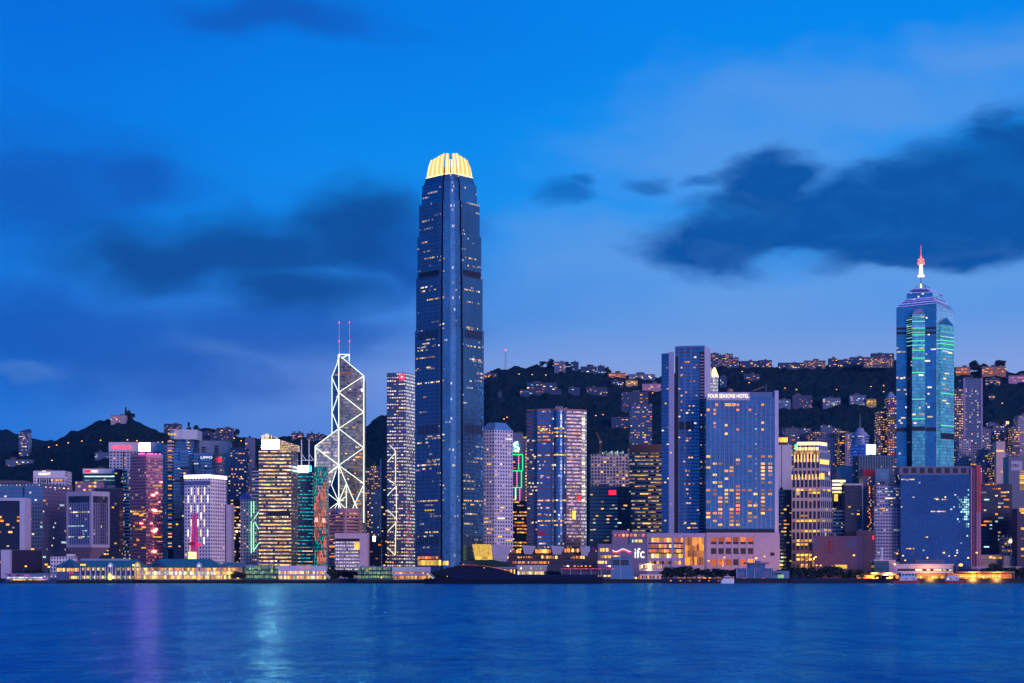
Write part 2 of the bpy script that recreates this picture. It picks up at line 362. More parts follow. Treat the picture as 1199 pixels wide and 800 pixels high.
def land():
    a = MB(); a.box(-3300, 3300, 1752, 4700, -6, GZ)
    tag(a.build('ground', plain('dark_asphalt', (.05,.05,.052), .8)), 'city ground behind the quay', None, None, 'structure')
    a = MB(); a.box(-1500, 1500, 1745, 1752, -6, GZ+.3)
    a.box(-1500, 1500, 1744.4, 1745.6, GZ+.3, GZ+.75)
    tag(a.build('quay', plain('quay_stone', (.025,.03,.04), .8)), 'dark stone quay edge', None, None, 'structure')
    a = MB(); a.face([(-1500,1752,GZ+.02),(1500,1752,GZ+.02),(1500,1764,GZ+.02),(-1500,1764,GZ+.02)])
    tag(a.build('promenade', plain('paving', (.22,.21,.2), .8)), 'waterfront promenade', None, None, 'structure')
    a = MB(); a.face([(-1500,1766,GZ+.01),(1500,1766,GZ+.01),(1500,1780,GZ+.01),(-1500,1780,GZ+.01)])
    tag(a.build('road', plain('road_asphalt', (.05,.05,.05), .75)), 'waterfront road', None, None, 'structure')
land()
RIDGE = [(300,620),(350,590),(380,556),(404,522),(427,500),(440,490),(455,483),(480,470),(520,455),(560,441),(566,440.5),(575,434),(600,430.5),(630,429),(645,427.5),(665,430),(690,434),(710,437),(735,440),(770,441),(800,438),(825,432),(845,429),(880,430),(910,430),(940,429),(970,427),(1000,425),(1045,421),(1090,430),(1120,436),(1145,435),(1165,432),(1180,437),(1199,434),(1300,442),(1500,470),(1700,520)]
RL = [(-500,600),(-200,560),(-60,535),(0,530),(50,524),(62,517),(75,511),(100,500),(114,494),(126,491),(140,487.5),(152,489),(165,495),(178,503),(190,506),(215,506),(240,503),(260,503),(275,510),(300,513),(330,512),(350,510.5),(380,511),(400,516),(430,532),(480,590)]
RB = [(-500,540),(-200,520),(-30,505),(0,503),(12,505),(22,509),(40,514),(62,517),(100,520),(150,540)]
def hill_point(px, t, ridge, D0, D1, p0):
    D = D0+(D1-D0)*t; r = interp(ridge, px); te = t if t <= 1 else 1
    return D, p0-(p0-r)*te
def hill_D(px, py, ridge=None, D0=None, D1=None, p0=None):
    """distance at which the hillside shows at this spot of the photograph"""
    if ridge is None:
        ridge, D0, D1, p0 = (RL,2420,2950,640) if px < 402 else (RIDGE,2520,3400,640)
    r = interp(ridge, px); t = (p0-py)/(p0-r); return D0+(D1-D0)*max(0., min(1., t))
def leafmat():
    m_ = bpy.data.materials.new('hill_forest'); m_.use_nodes = True; nt = m_.node_tree; b = NB(nt); p = nt.nodes['Principled BSDF']
    pos = nt.nodes.new('ShaderNodeNewGeometry').outputs['Position']
    n = b.noise(pos, .03, 5, .65); n2 = b.noise(pos, .16, 2, .5)
    k = b.m('ADD', b.m('MULTIPLY', n, .6), b.m('MULTIPLY', n2, .4))
    nt.links.new(b.ramp(k, [(0,(.003,.012,.010)), (.5,(.008,.026,.022)), (.75,(.02,.05,.04))]), p.inputs['Base Color'])
    p.inputs['Roughness'].default_value = .9; p.inputs['Specular IOR Level'].default_value = .1; return m_
FOREST = leafmat()
def hill(name, ridge, D0, D1, p0, x0, x1, nx, nt_, label, bump, back=.35):
    v = []; f = []
    rows = nt_+int(nt_*back)+1
    for j in range(rows):
        t = j/nt_
        for i in range(nx+1):
            px = x0+(x1-x0)*i/nx
            D, py = hill_point(px, t, ridge, D0, D1, p0)
            z = Z(py, D) if t <= 1 else Z(interp(ridge, px), D1)-(t-1)*(D1-D0)*1.1
            x = X(px, D)
            q = Vector((x*.012, D*.012, 0)); z += mnoise.noise(q)*7*min(1, t*2)*(1 if t < .9 else max(0, (1-t)*10))
            c = mnoise.noise(Vector((x*.055, D*.055, 3)))+.6*mnoise.noise(Vector((x*.13, D*.13, 9)))
            z += bump*max(-.5, c)*min(1, t*6)
            v.append((x, D, z))
    for j in range(rows-1):
        for i in range(nx):
            a = j*(nx+1)+i; f.append((a, a+1, a+nx+2, a+nx+1))
    me = bpy.data.meshes.new(name); me.from_pydata(v, [], f); me.materials.append(FOREST); me.polygons.foreach_set('use_smooth', [False]*len(f)); me.update()
    o = bpy.data.objects.new(name, me); COL.objects.link(o); tag(o, label, None, None, 'structure'); return o
hill('hills', RIDGE, 2520, 3400, 640, 300, 1650, 620, 150, 'long dark wooded ridge behind the towers', 6)
hill('hills', RL, 2420, 2950, 640, -420, 480, 420, 110, 'dark wooded peak rising behind the left towers', 5)
hill('hills', RB, 3300, 4200, 600, -420, 150, 120, 50, 'farther dark hill at the far left', 7)

def haze():
    """blue dusk air between the water and the hills"""
    a = MB(); a.box(-3500, 3500, -800, 4900, -7.5, 475)
    m_ = bpy.data.materials.new('dusk_haze'); m_.use_nodes = True; nt = m_.node_tree; nt.nodes.clear()
    v = nt.nodes.new('ShaderNodeVolumePrincipled'); v.inputs['Density'].default_value = HAZE; v.inputs['Color'].default_value = (.14,.42,1,1); v.inputs['Anisotropy'].default_value = .3
    o = nt.nodes.new('ShaderNodeOutputMaterial'); nt.links.new(v.outputs[0], o.inputs['Volume'])
    tag(a.build('haze', m_), 'thin blue dusk haze', None, None, 'stuff')
HAZE = .000024
haze()

# ------------------------------------------------------------------ wall skins
facade('blue_curtain_wall', (.18,.42,.58), (.06,.08,.13), .14, .38, 0, .04, em=1.1, cu=.2, metal=.75, tilt=.004)
facade('blue_block_wall', (.12,.30,.44), (.12,.17,.26), .22, .32, 0, .04, em=1.1, cu=.25, metal=.7, rough=.2)
facade('purple_block_wall', (.14,.22,.36), (.13,.11,.17), .3, .35, 0, .03, em=1.0, cu=.3, metal=.6, rough=.2)
facade('dark_glass_wall', (.03,.05,.09), (.012,.014,.025), .15, .42, 0, .03, em=1.2, cu=.3, metal=.5, rough=.2)
facade('teal_glass_wall', (.07,.18,.24), (.02,.04,.05), .12, .45, 0, .04, em=.9, cu=.25, metal=.6)
facade('white_stripe_wall', (.03,.04,.07), (.72,.70,.72), .0, .45, 0, .2, em=1.0, cu=.35, metal=.4)
facade('white_grid_wall', (.03,.04,.07), (.84,.78,.82), .52, .36, .12, .02, em=1.2, cu=.5, metal=.4)
facade('white_fine_grid_wall', (.04,.05,.08), (.62,.60,.68), .5, .35, .13, .05, em=1.2, cu=.5, metal=.4)
facade('pink_brick_wall', (.10,.08,.12), (.36,.18,.22), .2, .45, 0, .05, em=.6, cu=.3, metal=.3, rough=.3)
facade('pink_lit_wall', (.14,.10,.14), (.44,.20,.26), .2, .45, 0, .6, (1,.22,.16), (1,.45,.28), em=.8, cu=.4, metal=.3, rough=.3)  # glowing pink cells stand in for coloured light reflected on this face
facade('apartment_wall', (.04,.06,.10), (.16,.18,.25), .4, .3, .15, .22, em=1.3, cu=1.1, metal=.5, thr=.48)
facade('blue_apartment_wall', (.05,.10,.17), (.09,.15,.26), .4, .3, .12, .14, em=1.2, cu=1.1, metal=.5, thr=.5)
facade('pale_apartment_wall', (.05,.07,.10), (.30,.28,.36), .45, .35, .15, .16, em=1.2, cu=1.1, metal=.5)
facade('warm_apartment_wall', (.05,.05,.07), (.09,.08,.12), .4, .3, .12, .4, (1,.45,.12), (1,.7,.35), em=1.4, cu=1.3, metal=.4, thr=.45)
facade('gold_office_wall', (.10,.10,.13), (.10,.09,.10), .08, .42, .05, 1.2, (1,.55,.16), (1,.76,.36), em=1.5, cu=.10, metal=.4, thr=.26)
facade('gold_side_wall', (.10,.11,.15), (.16,.15,.18), .3, .45, .05, .3, (1,.5,.15), (1,.7,.3), em=.8, cu=.3, metal=.4)
facade('teal_led_wall', (.03,.08,.12), (.04,.06,.09), .0, .45, .15, .7, (.01,.5,.55), (.02,.75,.7), em=1.0, cu=.15, metal=.5, thr=.38)
facade('bank_tower_wall', (.16,.26,.38), (.10,.13,.18), .06, .28, 0, .03, em=1.0, cu=.15, metal=.9, rough=.05, tilt=.008)
facade('bank_pale_wall', (.80,.68,.60), (.56,.48,.44), .10, .2, 0, .03, (1,.7,.5), (1,.8,.65), em=1.0, cu=.15, metal=.1, rough=.3, gl=.5)  # paleness and pane glow stand in for bright light reflected here
facade('pearl_glass_wall', (.24,.30,.38), (.16,.16,.19), .3, .4, .1, .5, (1,.62,.32), (1,.85,.65), em=1.25, cu=.3, metal=.7, thr=.40)
facade('pearl_bright_wall', (.45,.48,.50), (.4,.38,.36), .25, .3, .1, .7, (1,.8,.5), (.9,.95,.85), em=1.0, cu=.5, metal=.7, thr=.35)
facade('supertall_right_wall', (.12,.33,.43), (.06,.14,.20), .16, .22, 0, .42, (1,.62,.25), (1,.84,.55), em=.9, cu=.05, metal=.85, rough=.1, thr=.60, tilt=.02, lz=.5)  # paler copy of the supertall skin; brighter reflection put into its colour
facade('supertall_strip_wall', (.26,.50,.60), (.2,.32,.4), .2, .12, 0, .12, (1,.7,.3), (1,.84,.55), em=.8, cu=.06, metal=.85, rough=.1, tilt=.05)  # paler glass paints the bright reflected streak down the bay
facade('supertall_wall', (.075,.23,.34), (.04,.09,.15), .16, .22, 0, .40, (1,.62,.25), (1,.84,.55), em=.8, cu=.05, metal=.85, rough=.1, thr=.62, tilt=.02, lz=.5)
facade('supertall_bay_wall', (.12,.32,.44), (.06,.12,.18), .12, .18, 0, .12, (1,.62,.25), (1,.84,.55), em=.8, cu=.06, metal=.85, rough=.1, thr=.64, tilt=.04, lz=.5)
facade('exchange_wall', (.14,.34,.54), (.19,.12,.14), .04, .42, 0, .22, (1,.6,.3), (1,.8,.55), em=1.0, cu=.09, metal=.8, thr=.55)
facade('exchange_bay_wall', (.22,.40,.60), (.06,.07,.10), .14, .16, 0, .22, (1,.66,.35), (1,.9,.7), em=1.1, cu=.16, metal=.85, thr=.54)
facade('exchange_dark_wall', (.05,.06,.08), (.16,.10,.10), .04, .5, 0, .25, (1,.42,.14), (1,.65,.3), em=1.0, cu=.16, metal=.5, thr=.48)
facade('tan_stripe_wall', (.05,.06,.08), (.40,.30,.25), .0, .5, 0, .35, (1,.6,.22), (1,.75,.4), em=.65, cu=.25, metal=.6, thr=.48)
facade('concrete_frame_wall', (.05,.05,.07), (.55,.48,.45), .36, .36, 0, .3, (1,.5,.2), (1,.7,.4), em=.5, cu=.5, metal=.3)
facade('residence_wall', (.10,.28,.46), (.05,.09,.16), .16, .34, 0, .05, (1,.6,.25), (1,.75,.4), em=1.2, cu=.5, metal=.8)
facade('hotel_glass_wall', (.11,.36,.54), (.08,.16,.28), .14, .22, 0, .0, em=1., cu=.4, metal=.8, rough=.12, tilt=.006)
facade('gold_grid_wall', (.05,.05,.07), (.46,.36,.30), .34, .22, .06, .10, (1,.6,.15), (1,.72,.25), em=1.2, cu=.1, metal=.5, thr=.56)
facade('gold_grid_side', (.07,.10,.16), (.34,.36,.44), .36, .3, .06, .08, (1,.6,.15), (1,.72,.25), em=1.2, cu=.1, metal=.5, thr=.56)
facade('centre_blue_wall', (.08,.36,.54), (.03,.15,.26), .1, .16, 0, .03, (1,.7,.35), (1,.9,.7), em=1.2, cu=.25, metal=.85, rough=.1)
facade('centre_pale_wall', (.60,.88,.90), (.22,.36,.46), .1, .14, 0, .0, (.3,.75,.9), (.5,.9,.9), gl=.16, em=1.2, cu=.25, metal=.8, rough=.12)  # right face: reflection of the brighter western sky put into colour and glow
facade('centre_bay_wall', (.26,.68,.68), (.08,.25,.32), .1, .16, 0, .0, (.05,.6,.62), (.15,.75,.65), gl=.22, em=1.1, cu=.25, metal=.8, rough=.12)
facade('mirror_block_wall', (.045,.18,.36), (.02,.05,.12), .16, .14, 0, .012, (1,.8,.5), (.7,.9,1), em=1.2, cu=.3, metal=.9, rough=.1, tilt=.006)
facade('pale_office_grid', (.05,.09,.18), (.34,.34,.44), .3, .5, 0, .12, (1,.75,.4), (.7,1,.85), em=1.0, cu=.3, metal=.5)
facade('brown_dark_wall', (.03,.03,.04), (.05,.035,.03), .2, .35, .1, .4, (1,.4,.08), (1,.65,.22), em=1.5, cu=.5, metal=.4, thr=.45)

LETTER = glow('lit_letters', (1,.86,.6), 1.8, vary=False); LETTER_PINK = glow('pink_letters', (1,.05,.07), 1.9, vary=False); LETTER_WHITE = glow('white_letters', (.9,.92,1), 1.6, vary=False)
LETTER_YELLOW = glow('yellow_letters', (1,.62,.05), 1.6, vary=False); RED_SIGN = glow('red_sign', (1,.03,.05), 1.3, vary=False); DULL_LETTER = plain('dull_letters', (.12,.12,.16), .6)

# ------------------------------------------------------------------ towers of the left shore
OFF = 'office towers along the waterfront'
t = tower('broad blue glass office block with a purple right face at far left', cor(-60,50,85,1900,0,50), 567, ['blue_block_wall','purple_block_wall'] and [MAT['blue_block_wall'],MAT['purple_block_wall']], 3, 4.2, win=18, wm=[WY,WW,WC], kmax=4, faces=(0,0,1), seed=3, group=OFF)
for k in range(16): panel('roof_lamp', t.root, WB, t.poly[0], t.poly[1], .45+k*.034, .455+k*.034, t.zt-1.6, t.zt-.6, .4, .5)
for k in range(6): panel('roof_lamp', t.root, WB, t.poly[1], t.poly[2], .08+k*.15, .12+k*.15, t.zt-3.4, t.zt-2.4, .4, .5)
panel('wall_recess', t.root, MAT['dark_glass_wall'], t.poly[0], t.poly[1], .79, .805, GZ, t.zt-3, .1, .2)
# white framed portal
def portal():
    D = 1850; x0, x1, x2, x3 = X(-60,D), X(-56,D), X(23,D), X(29,D); zt, zi = Z(583,D), Z(586.5,D)
    r = empty('portal_building', ((x0+x3)/2, D, GZ), 'pale arch-like portal building with black glass screen at far left edge', 'building')
    a = MB(); a.box(x2, x3, D, D+24, GZ, zi); a.box(x0, x1, D, D+24, GZ, zi); a.box(x0, x3, D, D+24, zi, zt); a.build('frame', plain('pale_stone', (.5,.5,.6), .6), r)
    a = MB(); a.prism([(x1,D+3),(x2,D+3),(x2,D+14),(x1,D+14)], GZ, zi, 3, 4); a.build('glass_screen', MAT['dark_glass_wall'], r)
    rd = random.Random(4)
    for k in range(16):
        w = rd.uniform(1.2,5); q = rd.uniform(.5,.95); z_ = GZ+4*rd.randint(9,16)+1 if rd.random() < .6 else GZ+4*rd.randint(4,8)+1
        panel('window', r, rd.choice([WW,WY,WO]), (x1,D+3), (x2,D+3), q, q+w/(x2-x1), z_, z_+2, .1, .2)
portal()
def lowblock(name, label, x0, x1, D, dep, pyt, mat, cat='building', pyb=None, group=None):
    r = empty(name, (X((x0+x1)/2,D), D+dep/2, GZ), label, cat, group)
    p = box4(x0, x1, D, dep); a = MB(); a.prism(p, GZ if pyb is None else Z(pyb,D), Z(pyt,D), 3, 3.6, cap=False); a.build('wall', mat, r)
    a = MB(); a.prism(inset(p, 1.01), Z(pyt,D)-.02, Z(pyt,D)+.6); a.build('roof', ROOF, r)
    return r, p
r, p = lowblock('low_block', 'low dark windowless block beside the pale slab at far left', 12.5, 43, 1812, 20, 644.5, plain('dark_cladding', (.035,.03,.05), .5))
r, p = lowblock('stair_tower', 'pale narrow lavender slab standing before the portal at far left', 1, 12, 1806, 12, 644, plain('lavender_render', (.5,.5,.62), .7))
r, p = lowblock('low_block', 'small white gridded building behind the left pier gable', 59, 86, 1800, 16, 652, MAT['white_grid_wall'])
a = MB(); a.box(X(78,1803), X(86,1803), 1803, 1812, Z(652,1803)+.6, Z(649,1803)); a.build('stair_house', WHITE, r)
# white hotel behind
t = tower('white flat-topped hotel with lit rooftop name behind the blue block', box4(39,76,2250,35), 551.5, [MAT['white_grid_wall']], 4, 4, name='hotel_tower', cat='hotel', plant=1)
a = MB(); a.box(X(39,2250), X(76.2,2250), 2249.5, 2250.6, Z(560,2250), Z(551.5,2250)); a.build('sign_band', WHITE, t.root)
text('sign_lettering', 'MARRIOTT', t.root, LETTER, X(45,2249), X(59,2249), 2249.3, Z(556.5,2249), 3.2)
text('sign_lettering', 'JW', t.root, LETTER, X(49,2249), X(53.5,2249), 2249.3, Z(553,2249), 2.2)
for k in range(6): panel('wall_pier', t.root, MAT['dark_glass_wall'], t.poly[0], t.poly[1], .15+k*.07, .185+k*.07, Z(566,2250), Z(560,2250), .3, .5)
for k in range(10): panel('window', t.root, [WW,WO][k%2], t.poly[0], t.poly[1], .58+k*.04, .6+k*.04, Z(563.5,2250), Z(561.5,2250), .3, .5)
# flared block
def flared():
    D = 1830; p = cor(78,107,128,D,16,22); zt, zm, zs, z0 = Z(576,D), Z(641,D), Z(655.5,D), GZ
    r = empty('flared_tower', (p[1][0], D+20, GZ), 'lavender concrete tower flaring out above a narrow stem beside the left pier', 'office tower', OFF)
    fr = plain('lavender_concrete', (.44,.38,.46), .7)
    a = MB(); a.prism(inset(p,.97), zm, zt-.6, 3, 4, cap=False); a.build('facade', facade('fluted_wall', (.10,.14,.24), (.22,.24,.36), .35, .12, 0, .05, em=1., cu=.2, metal=.7), r)
    st = inset(p,.42); a = MB(); a.prism(st, zs, zm, poly2=inset(p,1.0)); a.build('flare', plain('purple_concrete', (.24,.18,.24), .7), r)
    a = MB(); a.prism(inset(p,.40), z0, zs+.1); a.build('stem', MAT['purple_concrete'], r)
    a = MB(); a.prism(inset(p,1.02), zt-.6, zt+.8); a.build('roof', fr, r)
    for f_ in (0, 1):
        P, Q = p[f_], p[f_+1]
        for e in (0, .93): panel('corner_pier', r, fr, P, Q, e, e+.07, zm, zt-.6, .4, 2.2)
        panel('cornice', r, fr, P, Q, .07, .93, Z(580.5,D), zt-.6, .35, 2); panel('bottom_beam', r, fr, P, Q, .07, .93, zm, Z(637.5,D), .35, 2)
        n = 9 if f_ == 0 else 8
        for k in range(n): panel('top_louvre', r, MAT['dark_glass_wall'], P, Q, .09+k*.84/n, .09+(k+.62)*.84/n, Z(588,D), Z(581,D), .12, .6)
        for k in range(n+1): panel('wall_rib', r, MAT['purple_block_wall'] if f_ else plain('slate_rib', (.2,.22,.33), .6), P, Q, .085+k*.83/n, .1+k*.83/n, Z(637.4,D), Z(588.2,D), .25, 1.2)
    for (fy, c, a0, a1) in ((599.5,WB,.15,.95), (615.8,WC,.05,.68), (621.5,WC,.1,.9), (628.5,WC,.06,.95)):
        q = a0
        rd = random.Random(int(fy))
        while q < a1:
            w = rd.uniform(.03,.14)
            if fy < 617 or rd.random() < .55: panel('window', r, c, p[0], p[1], q, min(q+w,.92), Z(fy+.6,D), Z(fy-.6,D), .3, .3)
            q += w+.02
flared()
# white-topped bank block with striped curved end
t = tower('dark glass office block with white top band and small logo sign', box4(97,136,2080,40), 549, [MAT['teal_glass_wall']], 3, 4, win=20, wm=[WY,WW,WC], kmax=3, seed=11, vr=(.05,.75), plant=1, group=OFF)
a = MB(); a.box(X(97,2079), X(135,2079), 2078.6, 2080, Z(554.6,2079), Z(549,2079)); a.build('top_band', WHITE, t.root)
def hexa(root, x, z, w, h, y):
    a = MB(); a.box(x-w/2, x+w/2, y, y+.2, z-h/2, z+h/2, 0)
    for s in (-1, 1):
        a.face([(x+s*w/2,y-.1,z-h/2),(x+s*w/2,y-.1,z+h/2),(x,y-.1,z)][::-s], None, 1); a.face([(x+s*w/2,y-.1,z-h/2),(x+s*w,y-.1,z),(x+s*w/2,y-.1,z+h/2)][::s], None, 1)
    for s in (-1, 1): a.face([(x-w/2,y-.12,z+s*h/2),(x+w/2,y-.12,z+s*h/2),(x,y-.12,z)][::s], None, 1)
    return a.build('logo', [LETTER_WHITE, RED_SIGN], root)
hexa(t.root, X(103,2079), Z(551.9,2079), 4, 4, 2078.3)
text('sign_lettering', 'HSBC', t.root, LETTER, X(107,2079), X(115,2079), 2078.4, Z(553.2,2079), 2.6)
for fy in (558, 562.5): panel('window', t.root, WC, t.poly[0], t.poly[1], .05, .95, Z(fy+.7,2080), Z(fy-.7,2080), .2, .3)
def curved_strip(label, x0, x1, D, py, mat, n=10, pyb=None, fl=4):
    x, y = (X(x0,D)+X(x1,D))/2, D+12; r_ = (X(x1,D)-X(x0,D))/2
    r = empty('apartment_tower', (x, y, GZ), label, 'apartment tower')
    a = MB(); poly = [(x+r_*math.cos(q), y+r_*math.sin(q)) for q in [math.pi+math.pi*k/n for k in range(n+1)]]+[(x+r_,y+18),(x-r_,y+18)]
    a.prism(poly, GZ if pyb is None else Z(pyb,D), Z(py,D), 3, fl, cap=False); a.build('facade', mat, r)
    a = MB(); a.prism(inset(poly,1.02), Z(py,D)-.02, Z(py,D)+2); a.build('roof', WHITE, r); return r, poly
r, poly = curved_strip('rounded white-banded balcony tower beside the dark glass bank block', 140, 152, 2065, 551, MAT['white_stripe_wall'])
for k in range(7): panel('window', r, [WC,WY][k%2], poly[3], poly[4], .1, .9, Z(560+k*13,2065), Z(558.8+k*13,2065), .3, .4)
t = tower('dark slim glass tower squeezed beside the white-banded round tower', box4(134,141,2070,20), 549.5, [MAT['dark_glass_wall']], 3, 4, win=9, wm=[WY,WC], seed=8, plant=0)
t = tower('low plum-roofed building peeping over the flared tower', box4(88,116,1960,25), 564, [plain('plum_wall', (.24,.18,.26), .7)], 3, 4, plant=1, win=10, wm=[WY,WW], seed=5, vr=(.9,1))
t = tower('dark glass annex with a few lit rooms right of the flared tower', box4(112,140,1955,20), 572, [MAT['dark_glass_wall']], 3, 4, plant=1, win=12, wm=[WO,WY,WW], seed=9, vr=(.1,.9))
# hotel with red lettering
t = tower('pale tall hotel with wide white top and pinkish-red name', box4(128,188,2320,45), 518, [MAT['white_fine_grid_wall']], 4.5, 4, name='hotel_tower', cat='hotel', plant=0, win=30, wm=[WO,WW], seed=2, vr=(.6,.9))
a = MB(); a.box(X(127.5,2318), X(188.4,2318), 2317, 2320.5, Z(529,2318), Z(518,2318)); a.build('top_band', plain('pink_white_paint', (.80,.66,.70), .6), t.root)
text('sign_lettering', 'CONRAD', t.root, LETTER_PINK, X(131,2316), X(153.5,2316), 2316.6, Z(525.6,2316), 4.2, .4)
panel('wall_groove', t.root, MAT['dark_glass_wall'], t.poly[0], t.poly[1], .27, .29, GZ, Z(529,2318), .2, .3)
# pink tower with the burning white sign
BLAZE = glow('blazing_pink_sign', (1,.09,.33), 170, True, False); BLAZE_W = glow('blazing_white_sign', (1,.56,.56), 110, True, False); BURST = glow('pink_reflection_glow', (1,.20,.15), 16, True, False)
t = tower('plum-pink brick tower under a blazing pink rooftop sign', cor(152.5,171,190.5,2000,14,14), 531, [MAT['pink_brick_wall'],MAT['pink_lit_wall']], 2.6, 3.6, win=14, wm=[WO,WY], kmax=3, faces=(0,), vr=(.2,.65), seed=21, group=OFF)
for k in range(7): panel('window', t.root, WY, t.poly[0], t.poly[1], .02+.13*k, .12+.13*k, Z(599.4,2000), Z(597.8,2000), .15, .25)
sg = MB(); sg.box(X(162.8,1996), X(176.2,1996), 1996, 1998, Z(528.7,1996), Z(518.8,1996)); s_ = sg.build('rooftop_sign', DARK, t.root)
sg = MB(); sg.box(X(163,1996), X(176,1996), 1995.8, 1995.99, Z(528.5,1996), Z(519,1996)); sg.build('sign_face', BLAZE, s_)
for q in (165, 170, 174): bar('sign_post', t.root, STEEL, (X(q,1999),1999,t.zt), (X(q,1999),1999,Z(521,1999)), .3)
pb = plain('pink_band', (.55,.30,.36), .6); panel('top_band', t.root, pb, t.poly[0], t.poly[1], 0, 1, Z(534,2000), t.zt-.1, .15, .3); panel('top_band', t.root, pb, t.poly[1], t.poly[2], 0, 1, Z(536,2000), t.zt-.1, .15, .3)
for q in (.62,.72,.82,.92): panel('added_sign_glow', t.root, glow('magenta_added_glow', (1,.07,.38), 9, True, False), t.poly[0], t.poly[1], q, q+.05, t.zt-.6, t.zt+.2, 2.4, .6)  # glow strips added to bring the sign's pink light onto the tower top
for q in (.04,.16,.28,.5,.75): panel('added_sign_glow', t.root, glow('magenta_added_glow', (1,.07,.38), 9, True, False), t.poly[1], t.poly[2], q, q+.05, t.zt-.6, t.zt+.2, 2.4, .6)
for (px, py, w) in ((179,580,3.2),(183,577,2.),(181,598,3.4),(179,597,2.),(180,622,4.2),(182,620,3),(180,646,4),(188.3,564.5,1.6),(177,613,1.4),(186,588,1.2),(166,613,2.2)):  # pink reflections on the facade, painted as glowing blocks
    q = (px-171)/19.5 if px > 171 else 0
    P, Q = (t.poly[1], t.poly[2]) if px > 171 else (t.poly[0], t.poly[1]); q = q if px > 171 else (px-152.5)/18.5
    z_ = Z(py,2006); panel('floodlight_or_reflection', t.root, BURST, P, Q, q-w*.018, q+w*.018, z_-w*.32, z_+w*.32, 2.2, .8)
    for j in (-1, 1): panel('floodlight_or_reflection', t.root, BURST, P, Q, min(.97,max(.02,q+j*w*.03-.015)), min(.99,max(.04,q+j*w*.03+.015)), z_-w*.12, z_+w*.12, .5, .7)
for k in range(3): panel('window', t.root, WY, t.poly[1], t.poly[2], .4, .95, Z(629.5-k*30,2006), Z(628-k*30,2006), .2, .3)
for (px, py, w) in ((156,601,6),(163,603,5),(158,612,4),(166,617,5),(160,632,3)): panel('glow_patch', t.root, glow('amber_reflection_glow', (1,.36,.04), 1.9), t.poly[0], t.poly[1], (px-152.5)/18.5, min(.98,(px+w-152.5)/18.5), Z(py+1.6,2006), Z(py-.6,2006), .2, .3)  # amber reflected glow on the wall, painted as emissive patches
# balcony hotel with white drum
t = tower('tall blue glass hotel with stacked lit balconies and a white crown', box4(204,227,2260,40), 514, [MAT['blue_curtain_wall']], 3, 3.8, name='hotel_tower', cat='hotel', plant=0, win=14, wm=[WO,WW], kmax=2, seed=4)
a = MB(); a.box(X(196,2255), X(204.5,2255), 2255, 2275, GZ+14, Z(514,2255)); a.build('balcony_shaft', MAT['dark_glass_wall'], t.root)
for k in range(34):
    z_ = Z(517.5+k*3.75,2255); panel('balcony', t.root, plain('balcony_white', (.7,.62,.6), .6), (X(196,2255),2255), (X(204.5,2255),2255), 0, .95, z_-1.1, z_+.8, .9, 1.4)
    if k % 3 != 1: panel('window', t.root, WO if k % 2 else WW, (X(196,2255),2255), (X(204.5,2255),2255), .1, .6, z_+.9, z_+2.0, .3, .4)
dr = MB(); dr.prism([(X(197,2252),2262),(X(204,2252),2252),(X(214,2252),2250),(X(230.5,2252),2256),(X(230.5,2252),2290),(X(197,2252),2290)], Z(514.5,2252), Z(503,2252)); dr.build('crown', WHITE, t.root)
text('sign_lettering', 'Shangri-La', t.root, LETTER_YELLOW, X(196.6,2249), X(206,2249), 2249.5, Z(510.5,2249), 4.4)
bar('crown_post', t.root, WHITE, (X(219,2250),2250,Z(522,2250)), (X(219,2250),2250,Z(514,2250)), .6)
t = tower('wide grey-white office slab with dark slots left of the stepped flats', box4(228,266.5,2400,40), 516, [plain('grey_render', (.5,.48,.5), .7)], 4, 4, plant=2)
for k in range(5): panel('louvre_slot', t.root, DARK, t.poly[0], t.poly[1], .6, .73, Z(523.5+k*2.4,2400), Z(521.8+k*2.4,2400), .15, .3)
for k in range(3): panel('louvre_slot', t.root, DARK, t.poly[0], t.poly[1], .2, .33, Z(525+k*2.4,2400), Z(523.4+k*2.4,2400), .15, .3)
# twin faceted blue towers
def faceted(label, x0, x1, D, py, blocks, sign=None):
    t = tower(label, box4(x0,x1,D,34), py, [MAT['blue_curtain_wall']], 3, 4, plant=1, win=8, wm=[WY,WW], seed=int(x0), group='faceted blue glass twin towers')
    for (a0, a1, p0, p1) in blocks:
        a = MB(); a.prism([(X(a0,D-5),D-.3),(X(a0+1,D-5),D-6),(X(a1-1,D-5),D-6),(X(a1,D-5),D-.3)], Z(p1,D), Z(p0,D), 3, 4, cap=True); a.build('glass_block', MAT['blue_curtain_wall'], t.root)
    return t
t = faceted('left faceted blue glass tower with stepped blocks behind the white grid tower', 203, 226, 2160, 527, [(203,212,541,563),(210,222,529,548),(214,226,557,578),(203,213,585,608),(212,226,600,640)])
t = faceted('right faceted blue glass tower with white lettering behind the white grid tower', 227, 250, 2150, 531, [(234,249,534,549),(228,238,549,566),(240,250,556,580)])
text('sign_lettering', 'LIPPO', t.root, LETTER_WHITE, X(235,2143), X(248.5,2143), 2143.4, Z(537.2,2143), 2.9)
t = tower('small grey block bearing a red and white screen beside the lettered blue tower', box4(250,260,2190,20), 534.5, [MAT['pale_apartment_wall']], 3, 4, plant=0)
panel('screen', t.root, RED_SIGN, t.poly[0], t.poly[1], .3, .95, Z(541,2190), Z(535.4,2190), .3, .5); panel('screen', t.root, LETTER, t.poly[0], t.poly[1], .08, .32, Z(541,2190), Z(535.4,2190), .34, .4)
